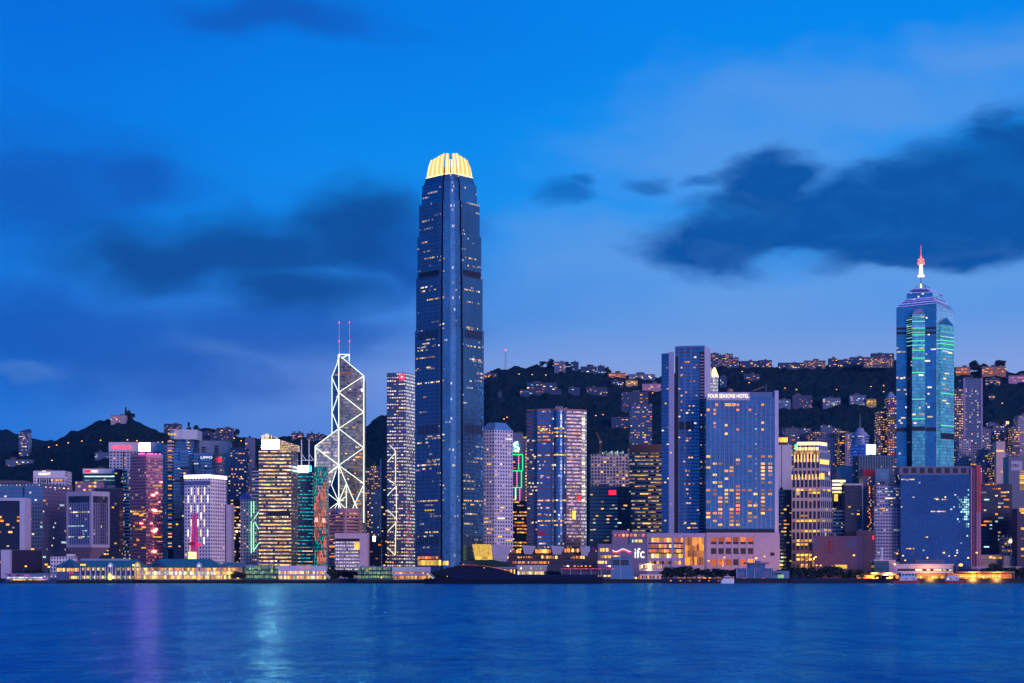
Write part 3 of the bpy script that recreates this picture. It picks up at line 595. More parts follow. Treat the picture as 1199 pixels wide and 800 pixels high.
# white grid tower with the white light line
t = tower('white grid tower with a glowing white roof line and upright light bars', cor(216,246.5,265,1900,12,30), 559.5, [MAT['white_grid_wall'],MAT['white_grid_wall']], 3.6, 3.9, plant=1, win=8, wm=[WY,WW], faces=(0,1), seed=31, group=OFF)
LINE = glow('white_line_light', (.66,.56,1), 3, False, False)
panel('light_line', t.root, LINE, t.poly[0], t.poly[1], -.01, 1.01, t.zt-.4, Z(555.6,1900), .8, 1.2); panel('light_line', t.root, LINE, t.poly[1], t.poly[2], 0, 1.01, t.zt-.4, Z(556,1900), .8, 1.2)
panel('dark_band', t.root, plain('dusk_blue_band', (.12,.16,.28), .4), t.poly[0], t.poly[1], .0, 1, Z(568,1900), Z(563,1900), .12, .3)
FINW = glow('white_light_bar', (1,.86,.75), 2.2, vary=False); FINO = glow('amber_light_bar', (1,.62,.3), 2.0, vary=False)
for (px, p0, m_) in ((224.5,571,0),(232,571,1),(239.6,571,0),(220.6,580,0),(228,580,1),(235.8,580,1),(243.5,580,0),(224,591.5,1),(231.5,591.5,0),(239.3,591.5,1),(235.6,600,0),(224,608,1),(231.8,608,0),(239.3,608,1),(220.4,620,0),(235.2,620,1),(243.2,620,0),(239,629,0),(223,629,0)):
    q = (px-216)/30.5; panel('light_bar', t.root, FINO if m_ else FINW, t.poly[0], t.poly[1], q-.011, q+.011, Z(p0+8.4,1905), Z(p0,1905), .5, .5)
# festive spire before it
def spire():
    D = 1800; x = X(227.5,D); r = empty('light_spire', (x, D, GZ), 'pink and violet lit pointed spire tent in front of the white grid tower', 'light spire')
    pk = glow('pink_silk', (1,.06,.30), 1.0); vi = glow('violet_silk', (.30,.05,.75), .9); wh = glow('pale_silk', (1,.6,.72), 1.0)
    for (x0, x1, xt, m_) in ((218,223,225.6,wh),(222,226.5,226.6,pk),(226,229,228,vi),(228.6,232.4,229.4,pk)):
        a = MB(); b0, b1, c = X(x0,D), X(x1,D), X(xt,D); zt = Z(601,D) if m_ is not wh else Z(612,D)
        a.prism([(b0,D-2),(b1,D-2),(b1,D+2),(b0,D+2)], GZ, zt, poly2=[(c-.8,D-.6),(c+.8,D-.6),(c+.8,D+.6),(c-.8,D+.6)]); a.build('silk_panel', m_, r)
    for (px, py, w) in ((224.6,637,3.4),(233,638,2.6)):
        a = MB(); a.lathe(X(px,D-3), D-3, [(0,Z(py+2.5,D)),(w*.8,Z(py+1,D)),(w,Z(py-1,D)),(0,Z(py-3,D))], 10); a.build('bloom', glow('red_bloom', (1,.02,.12), 1.1), r)
    a = MB(); a.box(X(221,D-4), X(230,D-4), D-6, D-4, GZ, Z(646.5,D)); a.build('entrance_booth', glow('booth_light', (1,.75,.3), 1.8), r)
    return r
spire()
# residential behind
t = tower('stepped bluish apartment tower with warm lit rooms between white tower and slim beige tower', box4(269.5,287,2360,35), 524.5, [MAT['blue_apartment_wall']], 3.4, 3.2, name='apartment_tower', cat='apartment tower', plant=2, win=42, wm=[WW,WO,WY], kmax=2, seed=6)
a = MB(); a.box(X(267,2352), X(288.6,2352), 2352, 2360, GZ, Z(546.5,2352)); 
a = MB(); a.prism([(X(267,2350),2350),(X(288.6,2350),2350),(X(288.6,2350),2359.6),(X(267,2350),2359.6)], GZ, Z(546,2350), 3.4, 3.2); a.build('lower_wing', MAT['blue_apartment_wall'], t.root)
for k in range(9): panel('window', t.root, [WO,WW][k%2], (X(267,2350),2350), (X(288.6,2350),2350), .2+.07*k, .25+.07*k, Z(550.5+(k%3)*9,2350), Z(548.6+(k%3)*9,2350), .2, .3)
t = tower('slim beige-grey apartment slab with a few lit windows near the hill', box4(287,295,2420,30), 513, [plain('mauve_render', (.40,.34,.40), .7)], 3.5, 3.4, name='apartment_tower', cat='apartment tower', plant=1, win=12, wm=[WO,WW], seed=13)
t = tower('narrow slatted pale tower beside the gold office tower', box4(295,304.5,2200,22), 549, [MAT['white_stripe_wall']], 3, 4.2, plant=1)
t = tower('dark glass office block with lamps behind the violet tents', box4(270,283,2000,30), 585, [MAT['brown_dark_wall']], 3, 4, plant=1)
for (px, py) in ((284,606),(280.5,615),(277.5,622.5),(274.6,630)): panel('lamp', t.root, WARM_LAMP, t.poly[0], t.poly[1], (px-270)/13-.09, (px-270)/13+.03, Z(py+.8,2000), Z(py-.8,2000), .6, .9)
t = tower('pale lavender grid tower with a glass dome roof', box4(281.5,301,1960,30), 585, [MAT['white_fine_grid_wall']], 3.2, 3.8, plant=0, win=12, wm=[WW,WO], seed=14)
dm = MB(); dm.lathe(X(288,1975), 1975, [(8,t.zt+.4),(7.2,t.zt+3),(5,t.zt+6),(2,t.zt+7.6),(.2,t.zt+8)], 14); dm.build('dome', plain('dome_glass', (.2,.2,.5), .3, .4), t.root)
GZZ = glow('pale_green_reflection', (.45,1,.62), 1.5, vary=False)  # green zigzag reflected from the prism tower, painted as glowing tubes
for (a0, b0) in (((294,587),(294,606)),((297,587),(297,601)),((294,610),(294,648)),((296.6,612),(296.6,645)),((303,599),(297,608)),((303,620),(298,611)),((296,646),(303,636))):
    bar('neon_or_reflection', t.root, GZZ, (X(a0[0],1955),1956,Z(a0[1],1956)), (X(b0[0],1955),1956,Z(b0[1],1956)), .5)
t = tower('blank mauve slab just right of the white grid tower', box4(264.8,271,1925,20), 591, [plain('mauve_panel', (.42,.38,.48), .7)], 3, 4, plant=0)
# gold office tower
t = tower('office tower glowing gold on every floor under a white rooftop sign', cor(303,341,349,1920,0,30), 528, [MAT['gold_office_wall'],MAT['gold_side_wall']], 2.6, 4.1, plant=0, win=70, wm=[WY,WB,WW], kmax=5, faces=(0,), seed=41, group=OFF)
a = MB(); a.box(X(306.3,1916), X(326.7,1916), 1916, 1918, Z(525.7,1916), Z(515.3,1916)); s_ = a.build('rooftop_sign', DARK, t.root)
a = MB(); a.box(X(306.5,1916), X(326.5,1916), 1915.8, 1915.99, Z(525.5,1916), Z(515.5,1916)); a.build('sign_face', BLAZE_W, s_)
GOLD = glow('gold_wash', (1,.70,.28), 1.4); 
for k in range(11): panel('crown_fin', t.root, GOLD, t.poly[0], t.poly[1], .08+k*.048, .10+k*.048, Z(515.5,1920), Z(507.5+abs(k-3)*.7,1920), -3, 1)
cr = MB(); cr.prism([(X(325,1922),1922),(X(347,1922),1940),(X(347,1922),1950),(X(325,1922),1950)], Z(528,1922), [Z(514,1922),Z(520.5,1922),Z(520.5,1922),Z(514,1922)], 2, 2); cr.build('crown', facade('gold_crown_wall', (.3,.25,.2), (.5,.4,.3), .2, .2, .1, 3, (1,.6,.12), (1,.72,.25), em=1.3, cu=.3, thr=.2), t.root)
a = MB(); a.box(X(304,1922), X(326,1922), 1922, 1948, Z(528,1922), Z(515.8,1922)); a.build('plant_room', MAT['gold_side_wall'], t.root)
panel('dark_floor', t.root, DARK, t.poly[0], t.poly[1], .28, .98, Z(606.5,1920), Z(599,1920), .3, .4)
for k in range(9): panel('window', t.root, WB, t.poly[0], t.poly[1], .3+.07*k, .35+.07*k, Z(606,1920), Z(604.6,1920), .4, .3)
# teal screens
t = tower('teal-striped illuminated office block under two white masts', cor(344,366,367,1960,0,20), 553, [MAT['teal_led_wall'],MAT['dark_glass_wall']], 2.4, 4, plant=0, win=22, wm=[WO,WW], kmax=6, seed=17, vr=(.03,.3), group=OFF)
panel('rooftop_sign', t.root, glow('cyan_white_sign', (.75,.9,1), 7, True, False), t.poly[0], t.poly[1], .2, .78, Z(553,1960), Z(545.2,1960), .6, .8); panel('rooftop_sign', t.root, glow('cyan_sign', (.05,.5,1), 3, False, False), t.poly[0], t.poly[1], .8, .95, Z(552.5,1960), Z(545.5,1960), .5, .6)
for px in (353, 361.8):
    bar('mast', t.root, WHITE, (X(px,1975),1975,t.zt), (X(px,1975),1975,Z(514.8,1975)), .7)
    bar('mast_stay', t.root, WHITE, (X(px,1975),1975,Z(531.5,1975)), (X(px+6,1975),1975,Z(539.5,1975)), .4)
bar('mast_stay', t.root, WHITE, (X(353,1975),1975,Z(539,1975)), (X(367,1975),1975,Z(539,1975)), .4)
LEDT = facade('teal_screen_wall', (.02,.10,.12), (.02,.12,.14), .5, 0, 0, 6, (.01,.38,.36), (.02,.52,.46), em=.85, cu=.2, metal=.3, thr=.0)
t = tower('media tower with a teal and coral light picture on its wall', box4(367.5,382,1945,24), 547, [LEDT], 1.8, 4, plant=0, group=OFF)
CORAL = glow('coral_led', (1,.20,.10), .9); PALE = glow('pale_led', (1,.55,.5), 1.3, vary=False)
rd = random.Random(5); TEALB = glow('bright_teal_led', (.02,.62,.55), .9)
for k in range(15):                                    # the picture is drawn by upright light strips
    px = 368+k*.95
    for j in range(28):
        py = 549+j*4
        on = any(((px-a)/c)**2+((py-b_)/d)**2 < 1 for a, b_, c, d in ((377,566,4.5,16),(371,588,4,13),(380,597,3,22),(370.5,612,4.5,20),(377,604,4,10),(380.5,640,3,15),(374.5,652,4,9))) and abs((px-368)*2.2+(py-560)-18) > 7
        if on != (rd.random() < .1): panel('led_strip', t.root, CORAL, t.poly[0], t.poly[1], (px-367.5)/14.5, (px+.62-367.5)/14.5, Z(py+4,1945), Z(py,1945), .2, .3)
        elif rd.random() < .25: panel('led_strip', t.root, TEALB, t.poly[0], t.poly[1], (px-367.5)/14.5, (px+.5-367.5)/14.5, Z(py+4,1945), Z(py,1945), .2, .3)
for (px, py) in ((370.5,609),(379,609.5)): panel('led_patch', t.root, PALE, t.poly[0], t.poly[1], (px-367.5)/14.5-.12, (px-367.5)/14.5+.12, Z(py+2.5,1945), Z(py-2.5,1945), .5, .3)

# ------------------------------------------------------------------ the prism tower with the light lines
def prism_tower():
    D = 2150
    r = empty('prism_skyscraper', (X(397,D), D+25, GZ), 'faceted glass skyscraper outlined in white diagonal light lines with two masts', 'skyscraper')
    zz = lambda py: Z(py, D)
    c, l, rr, l2 = (X(396.8,D),D), (X(368.5,D+6),D+6), (X(425.5,D+8),D+8), (X(388.6,D+14),D+14)
    W = facade('bank_right_wall', (.42,.48,.54), (.20,.21,.24), .06, .22, 0, .04, gl=.14, em=.9, cu=.15, metal=.9, rough=.06, tilt=.012)  # faint pane glow painted in for the light on this shaft
    a = MB(); a.prism([c, rr, (rr[0],D+44), (c[0],D+40)], GZ, [zz(417),zz(439.5),zz(439.5),zz(417)], 2.6, 4); a.build('right_shaft', W, r)
    a = MB(); a.prism([l, (c[0]-.05,D+.05), (c[0]-.05,D+30), (l[0],D+36)], GZ, [zz(522),zz(502),zz(502),zz(522)], 2.6, 4); a.build('left_shaft', MAT['bank_pale_wall'], r)
    a = MB(); a.prism([l2, (c[0]-.06,D+12), (c[0]-.06,D+39), (l2[0],D+42)], zz(530), [zz(440),zz(417.5),zz(417.5),zz(440)], 2.6, 4); a.build('upper_shaft', MAT['bank_tower_wall'], r)
    a = MB(); a.prism([(X(384,D),D+1.5),(X(396,D),D-1),(X(396,D),D-.4),(X(384,D),D+2)], GZ, [zz(574),zz(548),zz(548),zz(574)], 2.6, 4); a.build('dark_facet', facade('bank_dark_wall', (.06,.10,.16), (.03,.04,.06), .06, .2, 0, .06, em=.9, metal=.9, rough=.06), r)
    # tall dark reflection-like glass strip is the bare right edge of the shaft
    NE = glow('white_edge_light', (.88,1,.82), 1.8, vary=False)
    def pt(px, py, o=1.2):
        if px >= 396.8: q = (px-396.8)/28.7; return (X(px,D), D+8*q-o, zz(py))
        q = (396.8-px)/28.3; return (X(px,D), D+6*q-o, zz(py))
    def up(px, py): q = (396.8-px)/8.2; return (X(px,D+12), D+12+2*q-1.2, zz(py))
    L = [((396.8,417),(396.8,604)), ((425.5,439.5),(425.5,612)), ((368.5,522),(368.5,600)),
         ((399.5,418),(425.5,439.5)), ((425.5,439.5),(396.8,459.5)), ((396.8,459.5),(425.5,482)), ((425.5,482),(396.8,502)), ((396.8,502),(425.5,524)), ((425.5,524),(396.8,545)), ((396.8,545),(425.5,566)),
         ((368.5,522),(396.8,502)), ((368.5,523.5),(396.8,545)), ((396.8,545),(368.5,566)), ((368.5,566),(396.8,588)), ((396.8,588),(380,600)),
         ((396.8,545),(405.6,566)), ((405.6,566),(405.6,598)), ((405.6,566),(396.8,588)), ((405.6,566),(419,598)), ((425.5,567),(412.5,596)), ((396.8,588),(407,598)), ((396.8,588),(405.6,581)), ((396.8,588),(388,568)), ((388,568),(393.5,552)), ((396.8,588),(389,600)), ((396.8,588),(401,600))]
    for (p, q) in L: bar('edge_light', r, NE, pt(*p), pt(*q), .55 if p[1] < 546 and abs(p[0]-q[0]) < 1 else .41)
    for (p, q) in (((388.6,440),(388.6,513)), ((388.6,441),(396.8,459.5)), ((396.8,459.5),(388.6,482)), ((388.6,482),(396.4,501)), ((388.6,440),(395,424)), ((395,424),(396.8,415))): bar('edge_light', r, NE, up(*p), up(*q), .4)
    # roof frame and masts
    for (p, q) in (((395.2,423),(395.2,413)), ((407.3,421),(407.3,413)), ((395.2,413),(407.3,413)), ((397,418),(407.3,413)), ((399.5,417.5),(405,413.5))): bar('roof_frame', r, NE, (X(p[0],D),D+18,zz(p[1])), (X(q[0],D),D+18,zz(q[1])), .5)
    for px in (395.2, 407.4):
        m = bar('mast', r, WHITE, (X(px,D),D+20,zz(424)), (X(px,D),D+20,zz(374.6)), .62, .35)
        for py in (375, 397): bar('mast_light', m, RED_LAMP, (X(px,D),D+20,zz(py+.6)), (X(px,D),D+20,zz(py-.5)), .5)
    panel('floodlight_or_reflection', r, glow('flood_white', (1,.95,.75), 6, vary=False), (X(394.4,D),D+16), (X(396.3,D),D+16), 0, 1, zz(422), zz(414), .3, .5)
    panel('window', r, WO, c, rr, .06, .55, zz(437.6), zz(436), .2, .3); panel('window', r, WO, l2, (c[0],D+12), .35, .95, zz(438.3), zz(436.8), .2, .3)
    rd = random.Random(3)
    for k in range(26):
        q = rd.uniform(.05,.85); py = rd.choice([448.5,500,531,531,535,547,554,572,579,586,590]); w = rd.uniform(.03,.16)
        panel('window', r, rd.choice([WO,WW]), c, rr, q, min(.96,q+w), zz(py+.55), zz(py-.55), .15, .25)
    for k in range(12):
        q = rd.uniform(.05,.7); py = rd.choice([519.5,519.5,556,572,580,592]); panel('window', r, WW, l, c, q, q+rd.uniform(.04,.25), zz(py+.5), zz(py-.5), .15, .25)
prism_tower()
# pink slotted building and the blank framed block before it
def slotted():
    D = 1900; p = cor(383.5,404,422,D,10,16); pk = plain('rose_concrete', (.50,.27,.27), .7)
    r = empty('office_tower', (p[1][0],D+12,GZ), 'rose concrete tower with deep dark window slots and a round-arched top panel', 'office tower', OFF)
    a = MB(); a.prism(inset(p,.95), GZ, Z(600,D), cap=False); a.build('facade', MAT['brown_dark_wall'], r)
    a = MB(); a.prism(p, Z(600.5,D), Z(595,D)); a.build('roof', pk, r)
    for f_ in (0, 1):
        P, Q = p[f_], p[f_+1]
        for (e0, e1) in ((0,.1),(.9,1)): panel('corner_pier', r, pk, P, Q, e0, e1, GZ, Z(600.5,D), .0, 2.2)
        for k in range(16): panel('sill_band', r, pk if f_ else plain('rose_shade', (.36,.2,.22), .7), P, Q, .1, .9, Z(604+k*3.9,D), Z(601.7+k*3.9,D), -.1, 2)  # left face bands use a darker copy, shade put into the colour
    for (f_, q, w, py) in ((0,.12,.22,614),(0,.7,.25,610),(0,.5,.12,621),(1,.05,.5,603),(0,.12,.5,652),(0,.1,.3,640)): panel('window', r, WO, p[f_], p[f_+1], q, q+w, Z(py+.8,D), Z(py-.9,D), -.3, .4)
    a = MB(); a.lathe(0,0,[(0,0)],3); 
    a = MB(); n = 12; x, z_ = X(394.5,D+4), Z(600.3,D); w = 4.4
    a.face([(x+w*math.cos(math.pi*k/n), D+3.2, z_+w*.95*math.sin(math.pi*k/n)) for k in range(n+1)][::-1]); a.build('arch_panel', plain('arch_blue', (.1,.12,.25), .4), r)
slotted()
def framed():
    D = 1835; x0, x1, x2 = X(392,D), X(422,D), X(430.5,D); r = empty('office_block', ((x0+x2)/2,D,GZ), 'pinkish-white framed block full of bright office windows beside the tree clump', 'office block')
    fr = plain('rose_white', (.64,.47,.50), .7); zt, zi = Z(624.5,D), Z(634,D)
    a = MB(); a.box(x1-1, x2, D, D+22, GZ, zt); a.build('blank_wing', fr, r); a = MB(); a.box(x0, x1-1.01, D+.01, D+22, zi+3, zt); a.build('top_band', fr, r)
    a = MB(); a.prism([(x0,D+1.5),(x1-1.02,D+1.5),(x1-1.02,D+20),(x0,D+20)], GZ, zi+3.2, 1.5, 3.6); a.build('facade', facade('bright_office_wall', (.1,.1,.12), (.5,.42,.46), .22, .42, 0, 2.6, (1,.85,.7), (.95,.95,1), em=1.1, cu=.3, metal=.3, thr=.2), r)
    panel('window', r, WY, (x0,D+1.5), (x1,D+1.5), .76, .97, Z(643,D), Z(634.5,D), .2, .3)
    panel('shadow_gap', r, DARK, (x0,D+1.5), (x1,D+1.5), .0, .97, zi, zi+3, .2, .3)
    for k in range(9): panel('mullion', r, plain('violet_mullion', (.3,.24,.4), .6), (x0,D+1.5), (x1,D+1.5), .02+k*.08, .035+k*.08, GZ+4, zi, .3, .3)
framed()
t = tower('bluish apartment tower with orange lit bay column behind the prism tower', box4(427.5,437,2330,25), 549, [MAT['warm_apartment_wall']], 2.6, 3.2, name='apartment_tower', cat='apartment tower', plant=1, win=12, wm=[WO], seed=19)
t = tower('pale blue slim apartment tower beside the dark edge-lit tower', box4(432,444,2250,25), 574, [MAT['blue_apartment_wall']], 2.6, 3.2, name='apartment_tower', cat='apartment tower', plant=1, win=6, wm=[WC,WW], seed=23)
t = tower('warm-windowed apartment tower topped by dark hill left of the dark edge-lit tower', box4(434,445,2360,25), 546, [MAT['warm_apartment_wall']], 2.6, 3.2, name='apartment_tower', cat='apartment tower', plant=1, win=18, wm=[WO,WY], seed=29)
t = tower('narrow black tower with a pale lit edge strip', cor(445,446.4,456,2040,2,10), 537, [plain('edge_strip', (.6,.55,.62), .6),MAT['dark_glass_wall']], 3, 4, plant=0, win=10, wm=[WO,WW], faces=(1,), seed=27)
t = tower('low dark building with a star-shaped lamp below the apartment towers', box4(430,446,1990,20), 629, [MAT['dark_glass_wall']], 3, 4, plant=1, win=6, wm=[WO], seed=33)
panel('lamp', t.root, WARM_LAMP, t.poly[0], t.poly[1], .42, .6, Z(634,1990), Z(628,1990), .6, 1)
# pearl tower with the red round logo
def pearl():
    t = tower('pearly glass skyscraper with a red round logo and glowing zigzag reflections', cor(453,475,486,2000,4,24), 437, [MAT['pearl_glass_wall'],MAT['pearl_bright_wall']], 2.8, 3.9, name='skyscraper', cat='skyscraper', plant=0, win=60, wm=[WB,WW,WO], faces=(0,), seed=51)
    D = 2000; a = MB(); n = 20; x, z_ = X(470.5,D), Z(441.5,D)
    for k in range(n):
        q0, q1 = 2*math.pi*k/n, 2*math.pi*(k+1)/n; f = lambda q, rr: (x+rr*math.cos(q), D+.2, z_+rr*math.sin(q)); a.face([f(q0,1.5),f(q0,3.6),f(q1,3.6),f(q1,1.5)][::-1])
        a.face([(x,D+.4,z_),f(q0,1.4),f(q1,1.4)][::-1], None, 1)
    a.build('logo', [glow('logo_red', (1,.02,.08), 3, vary=False), glow('logo_pink', (1,.5,.5), 1.6, vary=False)], t.root)
    NE = glow('pale_reflection_glow', (1,.95,.72), 1.4, vary=False)  # glowing strips paint the prism tower's light lines reflected in this glass
    for (p, q) in (((456,521),(463,528)),((463,528),(463,565)),((454,540),(463,530)),((453.5,561),(463,567)),((453.5,580),(464,569)),((464,569),(464,610)),((453.5,597),(463.5,607)),((454,622),(463.5,612)),((463.5,612),(462.5,650)),((453,641),(462,650))):
        bar('reflection_strip', t.root, NE, (X(p[0],D),D+3.5-4*(p[0]-453)/22,Z(p[1],D)), (X(q[0],D),D+3.5-4*(q[0]-453)/22,Z(q[1],D)), .42)
    for k in range(9):
        z_ = Z(592+k*7,D); panel('neon_glow', t.root, glow('rose_neon', (1,.06,.22), .8), t.poly[1], t.poly[2], .1, .35+.3*(k%2), z_-1, z_+1, .2, .3)
pearl()
# ------------------------------------------------------------------ the supertall with the glowing crown
def supertall():
    D = 1800; mpp = D/F; cx = X(525,D); cy = D+30
    r = empty('supertall_skyscraper', (cx,cy,GZ), 'tallest dark blue glass skyscraper tapering in steps to a glowing golden crown', 'skyscraper')
    base = [(-41,29),(-9.2,1),(-8.6,3.2),(-7.4,3.2),(-6.9,0),(2.5,-.5),(8.5,-.55),(14.6,0),(15.1,3.2),(16.4,3.2),(17,1),(41,26),(33,60),(8,86),(-16,86),(-40,62)]
    def poly(k): return [(cx+x*mpp*k, cy+(y-30)*k) for x, y in base]
    tiers = [(41,41,672,383.5),(39.6,39.6,383.5,320.5),(38,38,320.5,272),(36,36,272,234),(33.2,32.2,234,211),(31,27.5,211,201)]
    mats = [MAT['supertall_wall'],MAT['supertall_wall'],DARK,MAT['supertall_wall'],MAT['supertall_bay_wall'],MAT['supertall_wall'],DARK,MAT['supertall_wall'],MAT['supertall_wall']]
    slots = [MAT['supertall_wall'],MAT['supertall_bay_wall'],DARK,MAT['supertall_right_wall'],MAT['supertall_strip_wall']]; mi = [0,2,2,2,1,4,1,2,2,2,3,3,0,0,0,0]
    for (k0, k1, p0, p1) in tiers:
        a = MB(); a.prism(poly(k0/41), max(GZ,Z(p0,D)), Z(p1,D), 1.55, 4.1, mi, True, poly(k1/41), 2); a.build('shaft_tier', slots, r)
    ends = {0:(0,1), 1:(4,7), 2:(10,11)}
    def face(k, f_): P = poly(k/41); i, j = ends[f_]; return P[i], P[j]
    def kat(py): 
        for (k0, k1, p0, p1) in tiers:
            if p1 <= py <= p0: return k0+(k1-k0)*(p0-py)/(p0-p1)
        return 27
    def pan(name, m, f_, t0, t1, p0, p1, out=.2, th=.4): P, Q = face(max(kat(p0),kat(p1)), f_); return panel(name, r, m, P, Q, t0, t1, Z(p0,D), Z(p1,D), out, th)
    for (p0, p1) in ((323,315),(395,385),(507,496.5)):
        pan('louvre_band', DARK, 0, .14, .92, p0, p1); pan('louvre_band', DARK, 2, .08, .9, p0, p1)
    for f_ in (0, 2):
        for k in range(11): pan('base_louvre', MAT['steel'] if False else DARK, f_, .08+k*.08, .125+k*.08, 638, 628, .25, .4)
    for (f_, n) in ((0,19),(2,15)):                     # projecting mullion fins
        for k in range(n+1):
            tt = .03+.94*k/n
            for (k0, k1, p0, p1) in tiers[:4]:
                P, Q = face(k0, f_); panel('mullion_fin', r, plain('fin_steel', (.10,.20,.30), .35, .6), P, Q, tt-.006, tt+.006, max(GZ,Z(p0,D)), Z(p1,D)-.2, .35, .5)
    rd = random.Random(77)
    rows = [(279.5,0,.2,.65,.5),(299,0,.3,.75,.5),(300,2,0,.7,.8),(302.5,1,0,.8,.9),(304,0,.5,.99,.3),(309,2,.3,.8,.5),(333,0,.2,.7,.8),(337.5,0,.2,.9,.6),(338,2,.1,.8,.9),(343.5,1,.1,.5,.8),(348,1,0,.95,.9),(348.5,0,.35,.95,.7),(352,2,.2,.8,.4),(379,1,0,.35,.9),(382,2,.2,.8,.7),(395.5,0,.3,.7,.6),(400,0,.3,.6,.9),(404,0,.1,.95,.7),(404.5,1,.1,.9,.9),(404,2,.1,.95,.8),(407.5,0,.05,.5,.7),(409.5,2,.1,.6,.5),(413,1,0,.9,.5),(416.5,0,.05,.7,.9),(419,2,.2,.8,.6),(428.5,0,.1,.6,.5),(432,1,.1,.95,.8),(437,0,.1,.3,.6),(445.5,1,0,.9,.9),(446.5,0,.1,.95,.9),(445,2,.1,.8,.5),(452,1,0,.5,.7),(463,0,.25,.4,.9),(473,0,.35,.7,.6),(483,1,.4,.8,.7),(510,0,.5,.95,.7),(509,1,0,.9,.8),(517,0,.1,.7,.8),(516,1,0,.8,.9),(525.5,1,.1,.6,.7),(538,0,.5,.95,.7),(543.5,0,.1,.95,.8),(548,0,.3,.6,.7),(556,2,.0,.3,.6),(568.5,1,0,.4,.9),(586,0,.1,.8,.9),(585.5,1,0,.95,1),(586,2,.05,.95,1),(591,0,.4,.7,.7),(590.5,2,.1,.9,.8),(597,0,.4,.8,.7),(601.5,2,.1,.7,.7),(601.5,0,.6,.8,.9),(613,0,.2,.5,.8),(613,2,.1,.5,.6),(623,0,.4,.9,1),(623,1,.2,.5,.6),(623,2,.1,.6,.7),(628,0,.1,.4,.6)]
    nw = 0
    for (py, f_, a0, a1, dn) in rows:
        q = a0
        while q < a1:
            w = rd.uniform(.03,.11)
            if rd.random() < dn*.95: pan('window', rd.choice([WY,WW,WB,WB]), f_, q, min(q+w,.97), py+.75, py-.75, .12, .25)
            q += w+rd.uniform(.01,.05)
    # tall reflected streaks on the middle bay, painted as glowing strips
    LS = glow('bay_reflection', (.75,.85,1), .55)
    for (t0, t1, p0, p1) in ((.6,.66,575,560),(.58,.63,560,530),(.62,.68,530,500),(.55,.6,500,470),(.2,.28,655,633),(.68,.75,655,630)): pan('bay_reflection', LS, 1, t0, t1, p0, p1, .15, .2)
    pan('bay_reflection', glow('bay_reflection_warm', (1,.75,.3), .9), 1, .55, .62, 577, 545, .25, .2)
    # lit entrance floors
    EN = glow('entrance_glow', (1,.58,.10), 1.9)
    for k in range(12): pan('entrance_window', EN, 0, .12+k*.075, .185+k*.075, 662, 656, .4, .6)
    for k in range(7): pan('entrance_window', EN, 1, .02+k*.1, .1+k*.1, 662, 657, .4, .6)
    for k in range(6): pan('window', WO, 0, .12+k*.14, .22+k*.14, 654.5, 651.5, .3, .5)
    # crown: curving lit fingers on the four sides
    CR = glow('crown_light', (1,.62,.18), 1.15, False, False); CB = glow('crown_bright', (1,.80,.40), 1.6, False, False)
    zc, K = Z(201,D), 27.3
    a = MB(); a.prism(poly(23/41), zc-1, Z(191,D), 2, 4, 0, True, poly(19/41)); a.build('crown_core', glow('crown_core_light', (1,.42,.06), .13), r)
    def finger(P, hpy, m, w=1.15):
        prev = None; a = MB()
        for (s, e) in ((1,0),(.985,.35),(.93,.68),(.82,1.0)):
            x, y = cx+(P[0]-cx)*s, cy+(P[1]-cy)*s; z_ = zc-3+(Z(hpy,D)-zc+3)*e; dd = Vector((P[0]-cx,P[1]-cy)).normalized(); n = Vector((-dd.y,dd.x))
            ring = [(x+n.x*w/2,y+n.y*w/2,z_),(x-n.x*w/2,y-n.y*w/2,z_),(x-n.x*w/2-dd.x*1.6,y-n.y*w/2-dd.y*1.6,z_),(x+n.x*w/2-dd.x*1.6,y+n.y*w/2-dd.y*1.6,z_)]
            if prev:
                for k in range(4): j = (k+1)%4; a.face([prev[k],prev[j],ring[j],ring[k]])
            prev = ring
        a.face(prev); return a.build('crown_finger', m, r)
    P = poly(K/41)
    for (i, j, n, h0, h1) in ((0,1,11,180,175),(10,11,9,175.4,180.5),(15,0,6,182,181.5),(11,12,6,182,181),(13,14,6,180,180)):
        for k in range(n):
            q = (k+.3)/n; finger((P[i][0]+(P[j][0]-P[i][0])*q, P[i][1]+(P[j][1]-P[i][1])*q), h0+(h1-h0)*q+(.8 if k%2 else 0), CR if k%3 else CB)
    for k in range(9):
        if k in (4,): continue
        q = (k+.5)/9; finger((P[4][0]+(P[7][0]-P[4][0])*q, P[4][1]+(P[7][1]-P[4][1])*q), 183 if k in (3,5) else 176, CB if k%2 else CR, 1.3)
    for f_ in (0, 1, 2): Pq, Qq = face(27.6, f_); panel('crown_rail', r, CB, Pq, Qq, 0, 1, zc-.9, zc+.5, .3, .5)
supertall()
